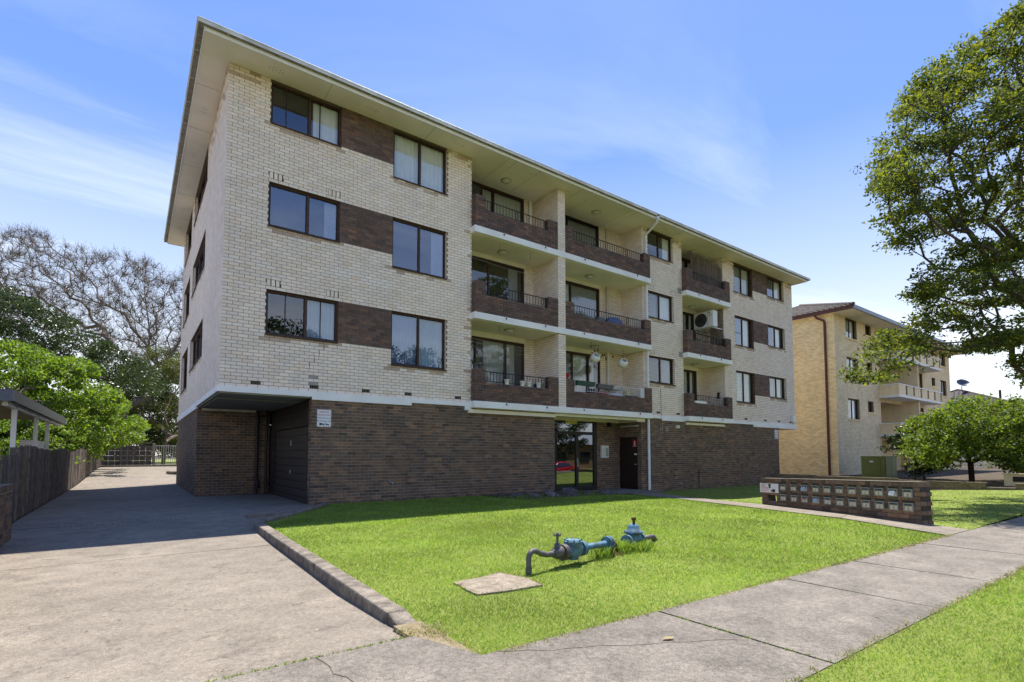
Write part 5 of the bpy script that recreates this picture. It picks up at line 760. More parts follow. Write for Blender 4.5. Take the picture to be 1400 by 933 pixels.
TP['bright'] = np.array([-55, 438, 37, -35, 363, 44, 2, 388, 30, -39, 405, 64, -24, 417, 21, -45, 405, 19, -58, 471, 77, -37, 449, 73, -32, 435, 14, -30, 449, 16, -23, 373, 28, -47, 432, 35, -61, 471, 65, -50, 387, 19, -82, 452, 52, -32, 413, 21, -38, 437, 50, -7, 349, 43, -62, 445, 39, -32, 452, 69, -51, 391, 29, -47, 406, 21, -48, 381, 15, -12, 418, 44, -88, 501, 48, -10, 353, 36, -57, 442, 7, -60, 483, 55, -37, 395, 64, -63, 452, 20, -19, 420, 27, -47, 379, 67, -65, 388, 31, -12, 417, 51, -11, 384, 36, -39, 433, 72, -38, 434, 47, -22, 378, 28, -73, 409, 78, -62, 461, 41, -26, 418, 19, -56, 388, 27, -57, 459, 28, -68, 445, 27, -76, 449, 66, -69, 487, 33, -16, 428, 24, -30, 455, 28, -59, 389, 2, -35, 445, 28, -16, 454, 34, -42, 396, 58, -34, 376, 63, -27, 378, 15, -73, 404, 35, -43, 395, 20, -82, 496, 55, -29, 406, 54, -57, 430, 10, 2, 356, 29, -35, 423, 49, -72, 476, 44, -69, 455, 43, -50, 443, 48, -65, 388, 73, -44, 443, 67, -5, 430, 44, -62, 386, 51, -63, 458, 81, -9, 360, 25, -1, 377, 31, -59, 420, 37, -64, 420, 17, -70, 468, 13, -47, 416, 59, -45, 394, 41, -27, 360, 10, -50, 408, 16, -28, 395, 44, -43, 476, 37, -51, 438, 31, -60, 379, 56, -89, 502, 51, -40, 441, 19, -64, 435, 18, -9, 359, 20, -62, 415, 57, -36, 455, 48, -18, 429, 16, -28, 414, 69, -58, 453, 21, -45, 382, 20, -23, 445, 30, -71, 417, 79, -44, 414, 51, -27, 444, 17, -38, 384, 62, -78, 488, 39, -81, 462, 73, -67, 436, 10, -52, 412, 49, -26, 387, 20, -67, 440, 40, -37, 401, 35, -27, 405, 9, -59, 404, 39, -45, 367, 55, -55, 439, 17, -63, 387, 26, -30, 428, 26, -37, 396, 35, -64, 462, 38, -41, 413, 32, -60, 445, 36, -64, 403, 10, -51, 379, 26, -52, 433, 16, -44, 432, 48, -22, 355, 16, -20, 443, 17, -75, 466, 81, -48, 409, 71, -68, 495, 16, -23, 380, 63, -23, 355, 43, -45, 417, 69, -90, 495, 7, -64, 388, 40, -8, 374, 42, -62, 416, 20, -8, 416, 46, -55, 435, 77, -70, 463, 19, -4, 439, 30, -2, 382, 22, -35, 366, 24, -47, 465, 70, -29, 418, 45, -30, 375, 57, -9, 404, 20, -36, 428, 24, -56, 467, 72, -28, 431, 11, -17, 370, 37, -10, 366, 33, -80, 471, 29, -38, 443, 58, -75, 405, 34, -66, 388, 22, -84, 488, 31, -35, 423, 29, -47, 375, 11, -69, 456, 58, -44, 448, 46, -48, 473, 77, -68, 422, 30, -27, 365, 24, -72, 483, 57, -35, 416, 15, -64, 488, 48, -38, 432, 36, -59, 405, 11, -21, 357, 25, -27, 439, 49, -14, 427, 54, -38, 454, 15, -35, 376, 58, -63, 407, 58, -66, 486, 38, -46, 391, 14, -49, 441, 65, -77, 439, 53, -41, 432, 37, -18, 353, 14, -34, 377, 43, -37, 438, 45, -57, 386, 33, -59, 396, 63, -14, 409, 45, -53, 486, 15, -55, 439, 37, -10, 406, 39, 1, 410, 22, -19, 411, 44, -87, 493, 82, -90, 499, 68, 1, 409, 36, -53, 397, 21, -32, 360, 40, -45, 381, 57, -56, 383, 29, -55, 396, 59, -42, 383, 29, -14, 347, 22, -65, 398, 35, -88, 501, 93, -81, 451, 10, -87, 477, 36, -86, 498, 52, -47, 466, 71, -75, 426, 42, -63, 387, 19, -80, 435, 17, -45, 421, 74, -50, 380, 29, -22, 424, 11, -59, 419, 14, -34, 442, 15, -27, 437, 42, -56, 467, 83, -53, 470, 61, -89, 508, 78, -49, 476, 37, -60, 444, 74, -44, 410, 64, -33, 403, 27, -26, 397, 58, -22, 404, 42, -59, 390, 14, -64, 401, 74, -67, 443, 36, -58, 406, 75, -10, 376, 33, -34, 402, 59, -46, 419, 29, 3, 397, 33, -67, 460, 38, -15, 353, 48, -13, 368, 43, -79, 493, 22, -36, 467, 52, -43, 408, 12, -38, 388, 31, -66, 396, 43, -79, 503, 30, -29, 460, 16, -81, 463, 5, -38, 412, 31, -79, 466, 79, -36, 421, 25, -35, 414, 62, -40, 449, 37, -86, 490, 26, -49, 374, 45, -46, 468, 76, -87, 493, 37, -61, 386, 50, -74, 430, 74, -74, 479, 11, -68, 430, 76, -57, 455, 24, -70, 495, 2, -27, 392, 45, -82, 497, 28, -66, 470, 41, -78, 499, 13, -41, 368, 18, -22, 400, 64, -51, 408, 56, -78, 475, 53, -67, 386, 33, -65, 385, 11, -18, 420, 18, -20, 408, 27, -26, 426, 21, -46, 444, 28, -39, 369, 48, -4, 357, 23, -51, 439, 37, 5, 440, 32, -26, 366, 31, -24, 375, 52, -57, 392, 23, -34, 467, 58, -75, 424, 9, -28, 448, 35, -72, 434, 23, -73, 427, 52, -26, 377, 53, -33, 391, 65, -21, 409, 62, -63, 389, 23, -14, 430, 18, -25, 399, 24, -52, 442, 25, -21, 434, 38, -21, 365, 26, -33, 385, 46, -83, 457, 40, -51, 376, 11, -19, 352, 41, -55, 409, 35, -40, 369, 30, -41, 367, 55, -75, 417, 80, 3, 430, 32, -41, 443, 74, -76, 468, 58, -67, 487, 5, -59, 475, 12, -49, 417, 63, -14, 416, 32, -80, 433, 25, -91, 501, 53, -48, 405, 44, -57, 484, 56, -15, 399, 20, -68, 399, 43, -69, 446, 33, -51, 460, 65, -67, 486, 54, -86, 494, 55, -40, 469, 28, -84, 494, 83, -49, 453, 68, -70, 411, 68, -28, 426, 42, -53, 407, 65, -68, 488, 51, -28, 362, 61, -76, 459, 52, -37, 457, 30, -56, 485, 23, -24, 406, 26, -10, 406, 42, -61, 407, 48, -83, 453, 9, -73, 457, 55, -41, 416, 25, -79, 434, 64, 2, 346, 22, -31, 361, 26, -54, 429, 8, -41, 431, 42, -32, 462, 33, -49, 451, 26, -19, 361, 28, -6, 434, 33, -43, 402, 61, -57, 472, 79, -49, 378, 15, -58, 484, 42, -77, 500, 54, -58, 396, 27, -78, 467, 80, -60, 473, 62, -42, 447, 22, -87, 495, 41, -46, 373, 62, -73, 408, 30, -48, 408, 10, -80, 471, 38, -74, 423, 23, -21, 356, 24, -48, 457, 18, -48, 417, 9, -27, 380, 20, -72, 431, 67, -45, 413, 47, -66, 390, 18, -69, 491, 8, -92, 501, 33, -36, 428, 43, -79, 447, 7, -82, 480, 24, -76, 436, 53, -19, 409, 51, -51, 437, 54, -27, 441, 27, -71, 450, 71, -23, 390, 37, -59, 462, 18, -25, 417, 44, -50, 397, 52, -77, 464, 47, -27, 392, 66, -62, 434, 9, -58, 466, 53, -73, 461, 16, -70, 407, 17, -39, 386, 18, -63, 391, 11, -71, 473, 63, -52, 405, 49, -42, 399, 56, -42, 403, 38, -53, 465, 13, -25, 441, 37, -46, 453, 36, -64, 427, 77, -86, 469, 15, -59, 389, 63, -47, 443, 45, -57, 386, 42, -70, 472, 47, -95, 512, 5, -51, 386, 16, -12, 342, 45, -92, 494, 9, -20, 361, 43, -59, 485, 27, -28, 426, 25, -58, 406, 37, -19, 366, 60, -45, 376, 15, -23, 358, 10, -60, 442, 80, -17, 393, 25, -78, 436, 83, -64, 448, 29, -85, 490, 15, -54, 425, 54, -72, 410, 19, -44, 452, 30, -30, 397, 27, -31, 467, 30, -41, 383, 42, -85, 485, 36, -24, 359, 57, -26, 387, 35, -83, 315, 47, -76, 308, 30, -96, 302, 63, -82, 362, 32, -91, 329, 8, -75, 347, 7, -91, 300, 12, -87, 352, 20, -85, 362, 53, -85, 355, 59, -77, 333, 38, -74, 322, 24, -75, 336, 66, -70, 347, 34, -82, 312, 34, -72, 299, 64, -65, 300, 32, -81, 320, 42, -63, 324, 45, -72, 330, 35, -92, 301, 62, -125, 302, 39, -99, 312, 38, -102, 350, 20, -101, 310, 57, -112, 317, 24, -79, 288, 53, -103, 308, 36, -64, 280, 51, -67, 314, 45, -80, 315, 40, -103, 359, 47, -81, 342, 7, -104, 329, 28, -75, 290, 62, -105, 325, 35, -94, 274, 37, -101, 324, 66, -103, 324, 9, -121, 310, 33, -79, 315, 1, -102, 333, 29, -104, 331, 52, -84, 340, 43, -93, 308, 9, -78, 339, 63, -82, 350, 10, -68, 320, 46, -114, 344, 24, -82, 295, 11, -76, 313, 47, -88, 311, 36, -118, 319, 33, -80, 323, 69, -57, 280, 35, -114, 300, 19, -87, 358, 16, -91, 312, 59, -59, 309, 22, -92, 355, 44, -88, 335, 60, -82, 292, 28, -116, 320, 26, -106, 311, 31, -81, 352, 47, -115, 313, 44, -109, 329, 28, -79, 317, 23, -76, 307, 19, -83, 275, 25, -120, 304, 31, -93, 290, 23, -76, 337, 19, -65, 294, 21, -110, 324, 45, -91, 312, 61, -78, 349, 24, -78, 320, 22, -100, 357, 44, -117, 324, 50, -73, 299, 39, -109, 339, 35, -117, 336, 26, -109, 348, 29, -95, 274, 31, -71, 317, 42, -105, 318, 36, -101, 332, 41, -103, 294, 47, -58, 295, 45]).reshape(-1, 3)/10
TP['dark'] = np.array([-114, 691, 169, -101, 669, 135, -94, 630, 156, -95, 588, 137, -18, 552, 78, 7, 549, 73, 10, 579, 87, -59, 584, 124, -25, 539, 84, 10, 512, 68, -66, 569, 107, -69, 594, 124, -102, 642, 149, -100, 629, 125, -72, 631, 146, -43, 636, 96, -116, 608, 117, -40, 570, 113, -76, 627, 117, -72, 593, 144, -104, 621, 136, -15, 536, 68, -108, 628, 136, -86, 656, 128, -107, 631, 137, -87, 658, 132, 5, 599, 98, -4, 599, 82, -26, 542, 83, -30, 574, 103, -93, 642, 151, -47, 615, 135, -71, 570, 128, -29, 546, 84, -18, 584, 110, -68, 572, 103, -75, 582, 101, -103, 642, 109, -8, 621, 88, -26, 576, 83, -43, 599, 92, -114, 675, 141, -121, 680, 136, -23, 580, 102, -31, 600, 108, -91, 674, 121, -101, 609, 123, -108, 653, 139, -115, 616, 119, -61, 633, 119, -31, 635, 103, -42, 547, 119, 8, 529, 68, -55, 562, 90, -11, 597, 76, -22, 601, 82, -53, 568, 121, -57, 647, 140, -27, 615, 91, -30, 604, 118, -58, 597, 107, -70, 568, 101, -83, 659, 125, -129, 699, 126, -5, 574, 96, -69, 601, 113, -108, 625, 136, -115, 640, 129, 14, 572, 78, -111, 667, 161, -11, 554, 80, -110, 597, 134, -76, 603, 144, -90, 648, 106, -82, 666, 127, -99, 608, 122, -86, 620, 109, -70, 599, 132, -115, 678, 123, -30, 593, 95, -34, 629, 108, -109, 656, 138, -107, 598, 136, 8, 556, 90, -48, 636, 128, -24, 563, 104, -41, 583, 94, -63, 623, 141, -108, 623, 150, -21, 574, 81, -69, 625, 143, -110, 638, 122, -78, 633, 109, -9, 572, 102, -85, 600, 137, -127, 682, 139, -114, 600, 101, -71, 593, 141, -107, 626, 137, -76, 621, 146, -19, 538, 103, -40, 600, 96, -100, 651, 147, -96, 595, 137, -70, 617, 100, -87, 635, 107, -113, 693, 163, -21, 560, 88, -121, 629, 104, -50, 591, 117, -96, 620, 123, -6, 614, 93, -26, 624, 118, -58, 640, 120, -100, 638, 154, -26, 608, 82, -105, 652, 108, -81, 585, 134, -97, 654, 134, -2, 564, 82, -56, 601, 118, -20, 601, 80, -111, 612, 106, 15, 555, 70, -23, 556, 103, -111, 642, 139, -99, 647, 132, -73, 579, 116, -28, 546, 79, -131, 694, 129, -5, 590, 94, -114, 697, 118, -126, 682, 139, -105, 664, 114, 16, 591, 72, -109, 693, 113, -18, 567, 100, -50, 651, 102, -118, 694, 148, -53, 595, 131, -60, 568, 94, -102, 633, 119, 12, 529, 80, -41, 571, 107, -29, 577, 97, -78, 600, 108, -56, 590, 96, -113, 666, 162, -94, 592, 124, -94, 662, 156, -76, 623, 142, -93, 617, 146, -1, 525, 87, -97, 660, 124, -24, 565, 103, -108, 690, 137, -28, 592, 95, -4, 606, 103, -102, 680, 129, -30, 543, 82, -13, 586, 79, 8, 570, 90, 2, 547, 71, -130, 705, 156, -121, 698, 115, -116, 639, 138, -87, 633, 144, -90, 623, 148, -55, 582, 106, -114, 669, 113, -30, 577, 98, -12, 550, 75, -116, 639, 127, -68, 584, 130, -112, 680, 153, -118, 630, 118, -48, 601, 105, -120, 669, 139, -36, 639, 127, -70, 611, 108, -62, 604, 127, -5, 603, 82, -101, 590, 138, 13, 583, 69, -84, 588, 147, -50, 567, 97, -2, 596, 101, -80, 577, 120, -39, 549, 103, -56, 656, 101, -70, 634, 138, -100, 592, 128, -127, 685, 119, -30, 604, 103, -78, 620, 121, -87, 629, 112, -108, 685, 159, -119, 646, 147, -63, 591, 103, -103, 664, 164, -96, 619, 130, -99, 686, 121, -25, 631, 107, -102, 649, 134, -61, 612, 107, -56, 651, 138, 2, 547, 85, -57, 586, 108, -107, 657, 111, -104, 666, 161, 6, 588, 89, -89, 624, 120, -53, 641, 100, -55, 578, 124, -70, 573, 135, -107, 643, 159, -56, 610, 118, -87, 617, 104, -53, 553, 126, -130, 689, 118, -44, 550, 87, -12, 566, 78, -121, 698, 160, 4, 528, 89, -96, 595, 119, -27, 574, 83, -89, 607, 121, -112, 673, 131, 2, 602, 77, -13, 570, 87, -117, 683, 125, -124, 695, 120, 5, 520, 71, -103, 602, 136, -120, 636, 105, -58, 648, 124, -76, 575, 112, -109, 619, 116, -86, 622, 127, -71, 605, 99, -223, 413, 77, -204, 450, 141, -248, 444, 55, -222, 482, 77, -220, 473, 114, -199, 430, 107, -221, 429, 122, -207, 472, 76, -290, 420, 81, -198, 423, 96, -249, 457, 119, -181, 466, 113, -251, 422, 110, -214, 390, 103, -266, 440, 100, -289, 415, 92, -197, 461, 120, -216, 492, 97, -237, 444, 96, -182, 423, 88, -277, 472, 120, -199, 418, 101, -253, 444, 105, -211, 480, 85, -262, 388, 86, -218, 429, 92, -272, 465, 73, -261, 419, 104, -203, 428, 96, -212, 430, 115, -251, 468, 86, -245, 463, 74, -259, 411, 101, -209, 414, 74, -223, 414, 125, -217, 472, 133, -250, 393, 103, -253, 426, 80, -248, 416, 110, -242, 409, 105, -276, 483, 115, -266, 419, 71, -264, 414, 103, -285, 408, 80, -224, 466, 132, -260, 391, 84, -248, 391, 101, -230, 494, 104, -200, 422, 126, -246, 468, 98, -232, 420, 143, -232, 467, 120, -222, 464, 109, -296, 430, 106, -253, 401, 84, -210, 428, 84, -295, 464, 116, -248, 442, 80, -255, 419, 136, -233, 400, 82]).reshape(-1, 3)/10
